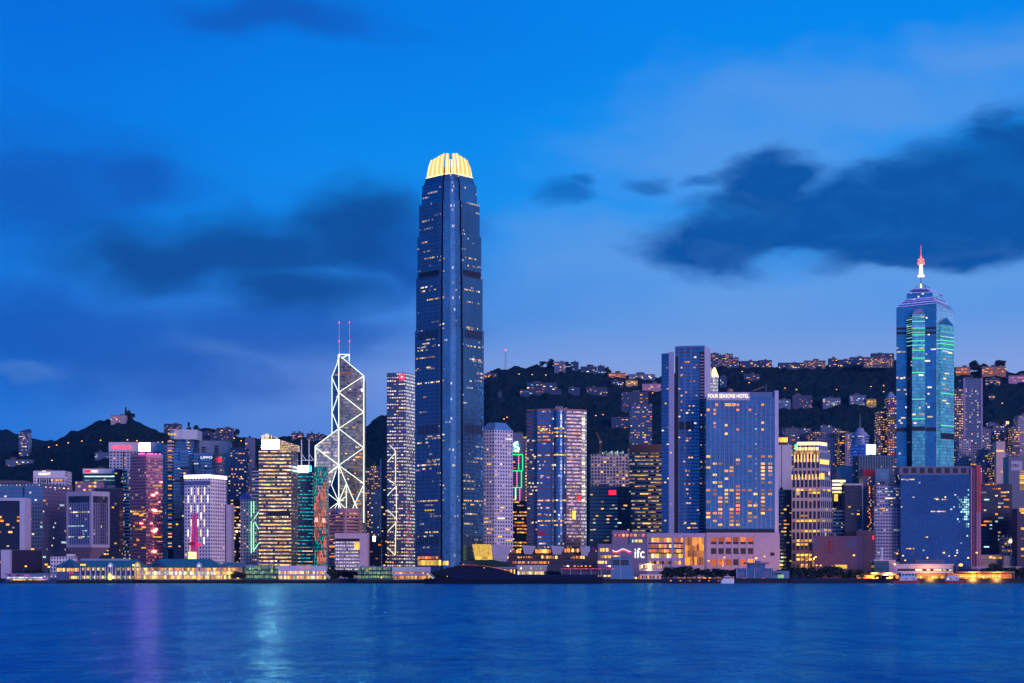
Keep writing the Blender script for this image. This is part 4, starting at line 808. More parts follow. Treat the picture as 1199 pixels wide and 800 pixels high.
# ------------------------------------------------------------------ right of the supertall
t = tower('white punched-window tower with a slanted blue glass roof', cor(563,579,600.5,1890,8,12), 503.5, [MAT['white_fine_grid_wall'],MAT['white_fine_grid_wall']], 3.3, 4, hroof=False, win=38, wm=[WY,WB,WW], faces=(0,1,1), kmax=3, seed=61, group=OFF)
p = inset(t.poly, 1.0); q = inset(t.poly, .55); a = MB(); a.prism(p, t.zt, Z(494.5,1890), 2.5, 3, 0, True, q); a.build('roof', plain('blue_roof_glass', (.25,.45,.6), .25, .6), t.root)
def charter():
    D = 2080; p = box4(598,612.5,D,24); t = tower('grey slab tower with a white-green knot logo and green neon outline', p, 507, [plain('grey_slab', (.26,.28,.36), .6)], 3, 4, plant=1)
    gw = glow('green_white_neon', (.6,1,.8), 3, vary=False); gn = glow('green_neon', (.03,1,.22), 1.8, vary=False); pkn = glow('pink_neon', (1,.18,.5), 1.6, vary=False)
    f = lambda px: (X(px,D)-p[0][0])/(p[1][0]-p[0][0])
    def bend(pts, m, rad):
        for (u, v), (u2, v2) in zip(pts, pts[1:]): bar('logo', t.root, m, (X(u,D),D-.6,Z(v,D)), (X(u2,D),D-.6,Z(v2,D)), rad)
    bend([(606.5,518),(603,518.8),(601.5,521.5),(604,523.5),(607.5,524.5),(607,527.5),(603,528.6)], gw, .95); bend([(601,528.5),(604,526.5),(606.5,529),(607.6,529.5)], glow('lime_neon', (.5,1,.1), 2, vary=False), .8); bend([(607.5,521),(604.5,520.5),(602.5,524.5),(601.5,525.5)], glow('aqua_neon', (.2,.75,1), 2, vary=False), .7)
    bend2 = [((598.5,532.5),(612,532.5)),((612,532.5),(612,551.5)),((598.5,551.5),(610.5,551.5)),((610.5,551.5),(610.5,571)),((598.5,571),(610.5,571)),((607.3,543),(607.3,551.5))]
    for (u, v) in bend2: bar('neon_or_reflection', t.root, gn, (X(u[0],D),D-.5,Z(u[1],D)), (X(v[0],D),D-.5,Z(v[1],D)), .42)
    for (u, v, m) in (((607.3,533),(607.3,543),pkn),((605.3,552),(605.3,571),pkn),((603.7,572),(603.7,585),gw),((608.6,572),(608.6,587),pkn)): bar('neon_or_reflection', t.root, m, (X(u[0],D),D-.5,Z(u[1],D)), (X(v[0],D),D-.5,Z(v[1],D)), .5)
    for k in range(18):
        py = 535+k*2.9; panel('floor_slot', t.root, DARK, p[0], p[1], .1, .82 if py < 551 else .72, Z(py+.8,D), Z(py-.4,D), .1, .25)
    for (u, v) in ((601,541),(602,548),(602,585)): panel('window', t.root, WO, p[0], p[1], f(u)-.08, f(u)+.14, Z(v+.8,D), Z(v-.5,D), .3, .3)
charter()
t = tower('slim grey stair tower edged by a column of small warm windows', box4(612.5,618,2100,20), 512, [plain('grey_shaft', (.24,.24,.32), .6)], 3, 4, plant=0)
for k in range(20): panel('window', t.root, WW, t.poly[0], t.poly[1], .5, .95, Z(518.5+k*3.6,2100), Z(517+k*3.6,2100), .15, .3)
panel('lit_canopy', t.root, WY, t.poly[0], t.poly[1], -.1, 1, Z(513,2100), Z(511.6,2100), .4, .6)
t = tower('low black-brown tower with rows of orange windows between two pale towers', box4(599.5,616.5,1960,20), 587, [MAT['brown_dark_wall']], 2.6, 3.8, plant=0, win=34, wm=[WO,WY], kmax=2, seed=63, vr=(.1,.78))
# banded curved towers
def exchange():
    D = 1900; pts = [(X(617,D+14),D+14),(X(629,D+9),D+9),(X(629,D+5),D+5),(X(645,D+1),D+1)]
    n = 7; cxx, cyy = X(654,D+9), D+9
    curve = [(X(646,D),D)]+[(X(646+17*k/n,D), D-5*math.sin(math.pi*k/n)) for k in range(1,n)]+[(X(663,D),D)]
    poly = pts+curve+[(X(664,D),D+4),(X(681,D),D+10),(X(687.5,D),D+16),(X(687.5,D),D+46),(X(617,D),D+50)]
    zb, zt, zl = GZ, Z(478.5,D), Z(487,D)
    r = empty('office_tower', (X(652,D),D+24,GZ), 'rose-banded blue glass tower with a rounded glass bay and a warm lit right side', 'office tower', OFF)
    mats = [MAT['exchange_wall'],MAT['exchange_bay_wall'],MAT['exchange_dark_wall'],plain('rose_granite', (.34,.18,.16), .6),MAT['pearl_bright_wall']]
    mi = [0,3,0,3]+[1]*n+[3,2,4,2,2,2]
    a = MB(); a.prism(poly, zb, Z(481,D), 2, 3.9, mi[:len(poly)], cap=False); a.build('facade', mats, r)
    a = MB(); a.prism(inset(poly,1.006), Z(481,D)-.02, zt); a.build('roof', mats[3], r)
    for k, (px, w) in enumerate(((651,2.2),(654.5,2),(657.5,1.6),(662,2.4))): a = MB(); a.box(X(px,D), X(px+w,D), D+14, D+18, zt, Z(474.5+(k==3)*1.5,D)); a.build('plant_room', CONC, r)
    bx = MB(); bx.box(X(617,D)-.3, X(629,D), D+9.5, D+48, Z(481,D)+.1, Z(480,D)); bx.build('roof_step', ROOF, r)
    rd = random.Random(9)
    rows = [(499.5,1,.6),(502,3,.8),(504,1,.6),(506.5,3,.9),(511,3,.6),(515,1,.5),(533,3,.7),(559,1,.4),(586,3,.9),(596,1,.5),(602,1,.4),(615,3,.3),(606,1,.7),(610,3,.8),(617,1,.3),(623,1,.5),(629,1,.2)]
    segs = {1:(pts[2],pts[3]), 0:(pts[0],pts[1])}
    for (py, f_, dn) in rows:
        if f_ == 3:
            for k in range(n+1-1):
                if rd.random() < dn: panel('window', r, rd.choice([WW,WB,WY]), curve[k], curve[k+1], .1, .9, Z(py+.7,D), Z(py-.7,D), .15, .3)
            P, Q = segs[1]
        else: P, Q = segs[f_]
        q = .05
        while q < .9:
            w = rd.uniform(.06,.25)
            if rd.random() < dn: panel('window', r, rd.choice([WW,WB,WO]), P, Q, q, min(.95,q+w), Z(py+.7,D), Z(py-.7,D), .12, .25)
            q += w+.04
    for (px, py) in ((619,514),(622,526),(624,548),(620,565),(622,578),(619,595),(623,612),(626,534),(621,541)): panel('window', r, WB, pts[0], pts[1], (px-617)/12-.08, (px-617)/12+.12, Z(py+.6,D), Z(py-.6,D), .12, .25)
    P, Q = poly[-5], poly[-4]
    for k in range(30): panel('window', r, rd.choice([WO,WO,WW,WY]), (X(664,D),D+4), (X(681,D),D+10), *(lambda q: (q,q+rd.uniform(.06,.25)))(rd.uniform(.03,.7)), *(lambda py: (Z(py+.7,D),Z(py-.7,D)))(483.5+3.9*rd.randint(2,34)), .12, .25)
    for k in range(32): 
        if k % 5 != 4: panel('corner_light', r, WB, (X(681,D),D+10), (X(687,D),D+15.5), .15, .75, Z(487+k*3.3,D), Z(485+k*3.3,D), .15, .3)
    panel('red_sign', r, RED_SIGN, (X(664,D),D+4), (X(681,D),D+10), .7, .98, Z(586,D), Z(580.5,D), .4, .5); panel('yellow_sign', r, WY, (X(664,D),D+4), (X(681,D),D+10), .38, .6, Z(608,D), Z(598,D), .4, .5)
    panel('pink_sign', r, glow('magenta_sign', (1,.03,.25), .8), pts[2], pts[3], .0, .6, Z(626,D), Z(622,D), .3, .3)
exchange()
t = tower('concrete grid tower with dim square windows and a crane on its roof', box4(692,735.5,2150,35), 532, [MAT['concrete_frame_wall']], 3.9, 4.2, plant=2, win=20, wm=[WY,WW], seed=71, vr=(.6,.98))
for k in range(12): panel('roof_lamp', t.root, WC, t.poly[0], t.poly[1], .3+k*.05, .33+k*.05, t.zt+.6, t.zt+2.2+(k%3), -1, 1)
t2 = tower('dark teal glass office block with a small red sign at its top edge', cor(691,723,739,1960,0,14), 570, [MAT['teal_glass_wall'],MAT['dark_glass_wall']], 3, 4, plant=1, win=28, wm=[WC,WW,WY], kmax=2, faces=(0,0,1), seed=73)
panel('red_sign', t2.root, RED_SIGN, t2.poly[0], t2.poly[1], .68, .95, Z(579.5,1960), Z(574,1960), .4, .5)
def crane():
    D = 2160; x = X(703.6,D); yl = plain('crane_yellow', (.45,.20,.05), .5); r = empty('tower_crane', (x,D+10,Z(530,D)), 'orange tower crane with raised jib on the concrete grid tower', 'crane')
    def lat(p, q, w):
        a = MB(); p, q = Vector(p), Vector(q); n = 6; ax = Vector((w,0,0)) if abs((q-p).normalized().z) > .5 else Vector((0,0,w)); ay = Vector((0,w,0))
        for sx in (-.5,.5):
            for sy in (-.5,.5): a.tube(p+ax*sx+ay*sy, q+ax*sx+ay*sy, .14, 4)
        for k in range(n): a.tube(p+(q-p)*(k/n)+ax*.5-ay*.5, p+(q-p)*((k+1)/n)-ax*.5-ay*.5, .1, 4)
        return a
    lat((x,D+10,Z(532,D)), (x,D+10,Z(516,D)), 1.6).build('mast', yl, r); lat((x,D+10,Z(516,D)), (X(698.7,D),D+10,Z(506,D)), 1.4).build('jib', yl, r); lat((x,D+10,Z(516,D)), (X(706,D),D+10,Z(518,D)), 1.2).build('counter_jib', yl, r)
    a = MB(); a.box(x-1.6,x+1.6,D+8,D+11,Z(518,D),Z(516,D)); a.build('cab', CONC, r)
crane()
t = tower('tan striped office tower with a plain rust-brown cap', box4(737,774.5,2000,30), 521, [MAT['tan_stripe_wall']], 3, 4.3, plant=0, win=34, wm=[WY,WW], kmax=3, seed=75, vr=(.03,.8), group=OFF)
panel('cap', t.root, plain('rust_cap', (.34,.15,.10), .7), t.poly[0], t.poly[1], -.005, 1.005, Z(530.5,2000), t.zt+.6, .4, 1.2)
# residence slab
def residence():
    D = 1850; r = empty('residential_tower', (X(803,D),D+20,GZ), 'tall blue residential tower of two joined slabs with a pale right edge', 'apartment tower')
    pale = plain('pale_lilac_panel', (.52,.50,.60), .6); w = MAT['residence_wall']
    A = [(X(774.5,D+8),D+8),(X(789,D+2),D+2),(X(789,D+30),D+30),(X(774.5,D+34),D+34)]; a = MB(); a.prism(A, GZ, Z(413,D), 3, 3.7); a.build('left_slab', w, r)
    B = cor(790.5,825,832,D,6,26); a = MB(); a.prism(B, GZ, Z(405,D), 3, 3.7, [0,1,1,0], capmi=1); a.build('right_slab', [w,pale], r)
    panel('pale_pier', r, pale, A[0], A[1], .6, 1.0, GZ, Z(412,D), .5, 1.5); panel('dark_slot', r, MAT['dark_glass_wall'], B[0], B[1], 0, .11, GZ, Z(417,D), .15, .3); panel('dark_slot', r, MAT['dark_glass_wall'], B[0], B[1], .83, .99, GZ, Z(412,D), .15, .3)  # the left dark strip paints the deep shadow of the recess
    panel('refuge_band', r, MAT['dark_glass_wall'], B[0], B[1], .11, .62, Z(503,D), Z(493,D), .18, .3)
    for k in range(58): panel('balcony', r, plain('balcony_grey', (.35,.36,.44), .6), B[0], B[1], .85, .97, Z(416+k*3.6,D)-.5, Z(416+k*3.6,D)+.5, .5, .6)
    for q in (.12,.30,.34,.52,.56): panel('wall_rib', r, plain('rib_slate', (.28,.30,.38), .6), B[0], B[1], q, q+.012, GZ, Z(406,D), .35, .5)
    a = MB(); a.prism([(X(795,D),D+8),(X(826,D),D+4),(X(831,D),D+24),(X(797,D),D+28)], Z(405,D), Z(403.6,D)); a.build('roof', pale, r)
    rd = random.Random(15)
    for (q, py, w_) in ((.32,423.5,.1),(.4,423.5,.08),(.2,430,.04),(.62,430,.08),(.7,427,.05),(.86,427,.06),(.5,446,.06),(.62,446,.06),(.35,459,.04),(.7,463,.05),(.2,470,.04),(.6,475,.05),(.45,480,.05),(.38,513,.06),(.48,513,.06),(.3,524,.05),(.45,535.5,.05),(.52,535.5,.08),(.86,541,.05),(.88,547,.05),(.35,551,.05),(.45,551,.05),(.85,560,.05),(.4,556,.05),(.45,566.5,.08),(.3,566.5,.06),(.6,566.5,.05),(.85,566,.06),(.4,578,.05),(.5,583,.04),(.52,613,.2),(.42,618,.1),(.56,618,.2),(.3,612,.08),(.86,521,.04),(.87,500,.04),(.87,486,.04),(.18,440,.04),(.19,480,.04)):
        panel('window', r, rd.choice([WO,WW,WY]), B[0], B[1], q, q+w_, Z(py+.8,D), Z(py-.7,D), .3, .4)
    for (q, py) in ((.4,430),(.5,455),(.7,484),(.45,500),(.72,530),(.5,560),(.75,590),(.3,472)): panel('window', r, WW, A[0], A[1], q, q+.1, Z(py+.8,D), Z(py-.7,D), .7, .4)
residence()
def hotel():
    D = 1828; p = box4(826.5,911.5,D,30); xl = lambda px: X(px,D)
    r = empty('hotel_building', (X(868,D),D+15,GZ), 'broad blue glass hotel with many orange lit rooms and lit name on top', 'hotel')
    pale = plain('pale_lilac_panel', (.52,.50,.60), .6)
    a = MB(); a.prism([(xl(826.5),D),(xl(907),D),(xl(907),D+28),(xl(826.5),D+28)], Z(622,D), Z(465.5,D), 3.07, 4.2); a.build('facade', MAT['hotel_glass_wall'], r)
    a = MB(); a.box(xl(907.02), xl(911.5), D-.6, D+28, GZ, Z(457.5,D)); a.build('edge_wall', pale, r)
    a = MB(); a.box(xl(878), xl(907), D+2, D+26, Z(465.5,D)+.01, Z(459,D)); a.build('penthouse', MAT['hotel_glass_wall'], r)
    a = MB(); a.box(xl(827.5), xl(878), D-.8, D+.4, Z(469,D), Z(459.5,D)); a.build('sign_band', plain('sign_band_lilac', (.45,.45,.56), .6), r)
    text('sign_lettering', 'FOUR SEASONS HOTEL', r, LETTER, xl(829), xl(876.5), D-1.0, Z(466,D), 4.0, .3)
    for k in range(14): panel('wall_rib', r, plain('rib_slate', (.28,.30,.38), .6), p[0], p[1], .062+k*.0633, .070+k*.0633, Z(621,D), Z(470,D), .25, .4)
    panel('louvre_band', r, DARK, p[0], p[1], .0, .94, Z(624.5,D), Z(619.5,D), .35, .5)
    cols = [829.3,837,843.3,850.3,856.6,864,870.6,878,884.6,893,901.8]
    grid = {473.6:'......', 540:'........1.', 534:'1.......11'}
    rd = random.Random(33); n = 0
    def room(ci, py, m=None, w=2.2): 
        c = cols[ci]; panel('window', r, m or rd.choice([WO,WY,WW]), p[0], p[1], (c-w-826.5)/85, (c+w-826.5)/85, Z(py+1.25,D), Z(py-1.15,D), .18, .3)
    for (ci, py) in ((0,480),(1,480),(1,484.5),(9,474),(4,474),(5,480),(5,474),(7,480),(1,495.5),(1,500),(3,498),(5,503),(3,508),(9,503),(9,495)): room(ci, py, WO if py < 485 else None, 1.4)
    for (c, w) in ((855,6),(839,1.5)): panel('window', r, WO, p[0], p[1], (c-w-826.5)/85, (c+w-826.5)/85, Z(475.5,D), Z(472.5,D), .18, .3)
    rows = {534.5:(0,7,9,10), 538.5:(5,), 543:(1,2,5,9,10), 547.5:(0,4,9,10), 551.5:(3,4,7,9,10), 556:(1,4,9,10), 560.5:(3,9), 565:(1,2,9,10), 569.5:(2,5), 574:(0,1,3,4,5,6,7,9,10), 578.5:(1,3,5,8,9,10), 583:(2,3,5,9), 587.5:(0,2,3,5,7,9), 592:(2,5,7,8,9), 596.5:(2,4,5,9,10), 601:(0,1,2,4,5,7,9), 605.5:(0,2,4,7,8), 610:(1,4,5,7), 614.5:(2,4,5)}
    for py, cs in rows.items():
        for ci in cs: room(ci, py)
    for k in range(22): panel('window', r, WC, p[0], p[1], (885-.6-826.5)/85, (885+.6-826.5)/85, Z(480+k*5.8,D), Z(478.5+k*5.8,D), .17, .3) if k % 3 else None
    bar('roof_mast', r, STEEL, (xl(898.5),D+10,Z(458,D)), (xl(898.5),D+10,Z(449,D)), .35)
    a = MB(); a.lathe(xl(856.5), D+14, [(.5,Z(461,D)),(3.4,Z(457.5,D)),(3.6,Z(455,D)),(1.6,Z(453.5,D)),(.2,Z(453.2,D))], 12); a.build('satellite_dome', plain('rust_dome', (.45,.2,.14), .6), r)
    bar('roof_boom', r, plain('rust_dome', (.45,.2,.14)), (xl(883),D+8,Z(457,D)), (xl(896),D+8,Z(452,D)), .4)
    # podium
    a = MB(); a.box(xl(826), xl(911.5), D-8, D+28, GZ, Z(624.8,D)); a.build('podium', plain('pale_pink_stone', (.37,.33,.46), .6), r)
    P, Q = (xl(826),D-8), (xl(911.5),D-8); f = lambda px: (px-826)/85.5
    for k in range(6):
        c = 834.5+k*8.6
        panel('window', r, glow('restaurant_orange', (1,.20,.015), 1.5), P, Q, f(c-3), f(c+3), Z(634.5,D), Z(629.5,D), .15, .3)
        panel('window', r, MAT['dark_glass_wall'], P, Q, f(c-3), f(c+3), Z(637.5,D), Z(634.6,D), .14, .3); panel('window', r, MAT['dark_glass_wall'], P, Q, f(c-3), f(c+3), Z(649,D), Z(642,D), .15, .3)
        panel('window', r, MAT['dark_glass_wall'] if k == 3 else MAT['restaurant_orange'], P, Q, f(c-3), f(c+3), Z(662,D), Z(655,D), .15, .3)
        panel('pilaster', r, plain('pale_pink_stone', (.56,.46,.52)), P, Q, f(c+3.6), f(c+5), GZ, Z(628,D), .5, .6)
    panel('cornice', r, MAT['pale_pink_stone'], P, Q, 0, .93, Z(628,D), Z(624,D), .6, 1); panel('vent', r, DARK, P, Q, f(900.5), f(905.5), Z(651,D), Z(647,D), .1, .2)
hotel()
def crowned():
    D = 2200; x = X(835,D); r = empty('crowned_tower', (x,D+10,GZ), 'slim round glass tower with a glowing flame-like crown behind the hotel', 'office tower')
    a = MB(); a.lathe(x, D+10, [(7.6,GZ),(7.6,Z(440,D))], 24); a.build('facade', facade('crowned_wall', (.4,.45,.4), (.5,.5,.45), .2, .25, 0, 1.5, (1,.8,.4), (.9,1,.8), em=.8, cu=.5, metal=.5, thr=.3), r)
    g = glow('flame_crown', (1,.75,.35), 2.2)
    for k in range(12):
        q = 2*math.pi*k/12; a = MB(); P = Vector((x+7*math.cos(q), D+10+7*math.sin(q), Z(441,D))); a.tube(P, (x+3.6*math.cos(q), D+10+3.6*math.sin(q), Z(429.5+(k%2)*2,D)), 1.5, 5, 0, .3); a.build('crown_blade', g, r)
crowned()

# ------------------------------------------------------------------ right shore
t = tower('blank white slab tower with an orange lit penthouse right of the hotel', box4(910,927,2000,24), 521, [plain('chalk_render', (.58,.56,.60), .7)], 3, 4, plant=0)
panel('wall_groove', t.root, DARK, t.poly[0], t.poly[1], .28, .32, GZ, t.zt-.5, .12, .3); 
a = MB(); a.box(X(911.5,1999), X(922.5,1999), 1999, 2015, Z(521,1999)+.6, Z(518,1999)); a.build('penthouse', MAT['brown_dark_wall'], t.root)
for k in range(5): panel('window', t.root, glow('penthouse_orange', (1,.42,.06), 1.5), (X(911.5,1999),1999), (X(922.5,1999),1999), .02+k*.2, .17+k*.2, Z(517.6,1999), Z(512.5,1999), .3, 4)
a = MB(); a.box(X(911,1999), X(923,1999), 1998, 2015, Z(512.4,1999), Z(511.4,1999)); a.build('penthouse_roof', ROOF, t.root)
t = tower('dark green glass block wedged between hotel podium and golden tower', box4(911,927.5,1900,20), 574, [MAT['teal_glass_wall']], 3, 4, plant=1, win=20, wm=[WY,WC,WW], seed=81)
def golden():
    D = 1870; p = cor(927,961,974.5,D,4,22); fr = plain('gold_frame_stone', (.46,.36,.30), .6)
    r = empty('office_tower', (p[1][0],D+16,GZ), 'stepped stone tower with golden floodlit crown and a green lit corner', 'office tower', OFF)
    def tier(k, p0, p1, sh=0): 
        q = [(x+sh, y) for x, y in inset(p, k)]; a = MB(); a.prism(q, max(GZ,Z(p0,D)), Z(p1,D), 4.7, 11.5, [0,1,1,0], True, capmi=2); a.build('tier', [MAT['gold_grid_wall'],MAT['gold_grid_side'],ROOF], r); return q
    q0 = tier(1.0, 672, 561); q1 = tier(.9, 561, 529); q2 = tier(.78, 529, 521)
    GW = glow('gold_floodlight', (1,.56,.12), 2.0, False, False); GB = glow('gold_bright', (1,.78,.35), 2.2, False, False)
    for k in range(8): panel('floodlit_pier', r, GW, q1[0], q1[1], .02+k*.125, .06+k*.125, Z(541,D), Z(532,D), .3, .5); panel('floodlit_panel', r, glow('gold_wash_soft', (1,.48,.14), 1.1), q1[0], q1[1], .0+k*.125, .115+k*.125, Z(531.5,D), Z(528.5,D), .35, .5)
    for k in range(8): panel('floodlit_arch', r, GB if k%2 else GW, q2[0], q2[1], .01+k*.125, .1+k*.125, Z(527,D), Z(523.5,D), .3, .5)
    for k in range(9): panel('floodlit_pier', r, GW, q0[0], q0[1], .0+k*.118, .03+k*.118, Z(561.5,D), Z(555.5,D), .3, .5)
    for k in range(3): panel('floodlit_pier', r, GW, q0[1], q0[2], .0+k*.12, .05+k*.12, Z(561,D), Z(554,D), .3, .5)
    panel('floodlit_ledge', r, GW, q1[1], q1[2], 0, .85, Z(543,D), Z(538,D), .3, .5)
    a = MB(); a.prism(inset(p,.74), Z(521,D), Z(517.2,D)); a.build('crown', GB, r)
    for k in range(7): panel('crown_slot', r, fr, inset(p,.74)[0], inset(p,.74)[1], .04+k*.14, .07+k*.14, Z(520.6,D), Z(518,D), .1, .2)
    panel('green_floodlight', r, glow('green_flood', (.05,1,.12), 8, True, False), q2[0], q2[1], -.05, .04, Z(526,D), Z(520,D), .8, 1)
    rd = random.Random(3)
    for (py, a0, a1) in ((573.5,.1,.95),(577,.5,.95),(604,.2,.5),(610,.05,.98),(622,.2,.95),(633,.1,.6),(637.5,.1,.5),(650,.05,.7),(655,.05,.7),(586,.5,.6)):
        for k in range(7):
            q = .03+k*.14
            if a0 <= q <= a1: panel('window', r, WY, q0[0], q0[1], q, q+.1, Z(py+1.2,D), Z(py-1.2,D), .15, .3)
    for (py, qs) in ((573.5,(.2,.6)),(610,(.15,.6)),(620.5,(.3,.65)),(596,(.4,))):
        for q in qs: panel('window', r, WY, q0[1], q0[2], q, q+.2, Z(py+1.1,D), Z(py-1.1,D), .15, .3)
golden()
t = tower('rose-pink apartment tower behind the golden crown', box4(955,977.5,2200,26), 512, [facade('rose_apartment_wall', (.05,.05,.08), (.50,.30,.36), .45, .35, .15, .08, em=1.2, cu=1, metal=.4)], 3.2, 3.3, name='apartment_tower', cat='apartment tower', plant=1, win=8, wm=[WO,WW], seed=83)
APT = 'apartment towers at the foot of the ridge'
for (x0, x1, D, py, mk, lab, sd) in (
  (913,923,2460,503,'blue_apartment_wall','dark blue apartment tower just above the orange penthouse',1),
  (919,936,2440,501.5,'apartment_wall','wide apartment tower with golden bay windows above the golden crown',2),
  (937,950,2450,502,'blue_apartment_wall','apartment tower directly behind the golden crown, second of the hill row',3),
  (949,961,2430,506,'warm_apartment_wall','warmly lit apartment tower between the golden crown and rose tower',4),
  (961,974,2470,498.5,'blue_apartment_wall','tallest bluish apartment tower of the row behind the rose tower',5),
  (973,984,2480,502,'apartment_wall','apartment tower with one lit bay right of the rose tower',6),
  (983,991,2450,505,'warm_apartment_wall','narrow apartment tower with a glowing stair column left of the spired tower',7),
  (990,999,2440,507,'pale_apartment_wall','mauve apartment tower touching the spired round tower',8)):
    tower(lab, box4(x0,x1,D,22), py, [MAT[mk]], 2.8, 3.1, name='apartment_tower', cat='apartment tower', group=APT, plant=1, win=18, wm=[WO,WW,WY], kmax=2, seed=90+sd, vr=(.45,.98))
def spired():
    D = 2350; x = X(1009,D); r = empty('spired_tower', (x,D+12,GZ), 'round blue office tower with stacked ring roof and needle spire', 'office tower'); z = lambda py: Z(py,D)
    a = MB(); a.lathe(x, D+12, [(11.8,GZ),(11.8,z(517)),(11.9,z(513)),(12.6,z(512)),(12.6,z(509.5)),(11,z(509)),(0,z(509))], 28); a.build('facade', facade('spired_wall', (.12,.25,.5), (.25,.32,.5), .0, .5, 0, .05, em=1., metal=.7), r)
    a = MB(); a.lathe(x, D+12, [(10.5,z(509)),(9.5,z(506.5)),(8,z(505.5)),(6.5,z(505)),(5,z(502)),(4.5,z(500.8)),(1.2,z(500)),(0,z(500))], 24); a.build('ring_roof', plain('slate_blue_roof', (.30,.34,.5), .5), r)
    bar('spire', r, STEEL, (x,D+12,z(500.5)), (x,D+12,z(482.5)), 1.1, .25)
spired()
t = tower('grey tower with a glowing white-green box of lit floors below the spire', box4(1013.5,1026,2250,20), 521, [plain('grey_render', (.5,.48,.5))], 3, 4, plant=0)
LB = glow('white_green_light', (.75,1,.85), 1.4)
panel('lit_box', t.root, LB, t.poly[0], t.poly[1], .05, .95, Z(532.5,2250), Z(520.5,2250), .2, .4)
for k in range(3): panel('box_bar', t.root, CONC, t.poly[0], t.poly[1], .45, .8, Z(524+k*3.3,2250), Z(523.2+k*3.3,2250), .35, .3)
t = tower('blue lit glass block at the foot of the spired tower', box4(999,1014,2240,20), 521, [facade('blue_lit_wall', (.05,.15,.5), (.05,.1,.4), .1, .2, 0, 1.2, (.02,.12,.8), (.03,.2,.9), em=.55, cu=.4, metal=.5, thr=.3)], 3, 4, plant=0)
t = tower('slim tower with curving yellow lit floors and glass below', box4(974.5,990,1960,18), 560, [MAT['dark_glass_wall']], 3, 4, plant=1, win=12, wm=[WW,WC], seed=101, vr=(.05,.5))
for k in range(4):
    a = MB(); n = 8; P = [(X(974.5+15.5*j/n,1960), 1960-2.5*math.sin(math.pi*j/n)) for j in range(n+1)]
    a.prism(P+[(P[-1][0],1961),(P[0][0],1961)], Z(564.6+k*4.3,1960), Z(562.2+k*4.3,1960)); a.build('lit_floor', glow('cream_floor', (1,.82,.42), 1.5), t.root)
panel('window', t.root, WY, t.poly[0], t.poly[1], .14, .42, Z(587,1960), Z(579,1960), .2, .3)
t = tower('small white-balconied building in front of the curved yellow-floored tower', box4(976,991,1900,16), 595, [MAT['white_stripe_wall']], 3, 4, plant=1, win=5, wm=[WY,WC], seed=103)
t = tower('plain pale blue block with a railed roof behind the black tower', box4(984,1002.5,2120,24), 546, [plain('pale_blue_render', (.48,.52,.62), .7)], 3, 4, plant=1)
t = tower('black glass tower framed by a pale top and right edge', box4(989.5,1010,1885,20), 567, [MAT['dark_glass_wall']], 3, 4, plant=0, win=12, wm=[WY,WO,WC], seed=105, group=OFF)
ed = plain('pale_edge', (.5,.44,.5), .6); panel('edge_frame', t.root, ed, t.poly[0], t.poly[1], .97, 1.02, GZ, t.zt+.5, .4, 1); panel('edge_frame', t.root, ed, t.poly[0], t.poly[1], 0, .97, t.zt-1.2, t.zt+.5, .4, 1)
t = tower('dark tower with a crimson top band and a strip of tiny orange lights', box4(1010.5,1025,1893,20), 550, [plain('night_panel', (.06,.09,.16), .4)], 3, 4, plant=0)
panel('red_band', t.root, plain('crimson_band', (.35,.02,.03), .6), t.poly[0], t.poly[1], 0, 1, Z(557.5,1893), t.zt, .25, .5)
rd = random.Random(8)
for k in range(30): panel('window', t.root, rd.choice([WO,WW]), t.poly[0], t.poly[1], *(lambda q: (q,q+.09))(rd.choice([.36,.48,.58])), *(lambda z_: (z_,z_+1.2))(Z(560+k*2.2,1893)), .15, .3)
t = tower('broad teal-grey office block with vertical fins behind the pale grid tower', box4(1005,1048,2060,35), 534, [MAT['teal_glass_wall']], 3.2, 4, plant=2, win=9, wm=[WY,WW], seed=107)
for k in range(14): panel('wall_fin', t.root, plain('teal_fin', (.22,.28,.34), .5), t.poly[0], t.poly[1], .03+k*.07, .045+k*.07, Z(556,2060), t.zt, .5, .6)
t = tower('grey-teal mid block standing behind the crimson-topped tower', box4(1024,1041,1990,20), 549, [MAT['blue_block_wall']], 3.2, 4, plant=2, win=3, wm=[WY], seed=109)
def stepped():
    D = 1865; t = tower('pale grid office tower with a wider lower half beside the mirror block', box4(1026.5,1052,D,20), 567.5, [MAT['pale_office_grid']], 2.9, 3.5, plant=1, win=14, wm=[WC,WB], kmax=3, seed=111, vr=(.5,.97), group=OFF)
    p = box4(1024,1053,D-4,4); a = MB(); a.prism(p, GZ, Z(593,D), 2.9, 3.5); a.build('lower_half', MAT['pale_office_grid'], t.root)
    for (px, py, w) in ((1030,595.5,6),(1046,621,7),(1035,621,1.5),(1034,598,2)): panel('window', t.root, WC if py > 600 else WW, p[0], p[1], (px-1024)/29, (px+w-1024)/29, Z(py+.7,D), Z(py-.7,D), .2, .3)
stepped()
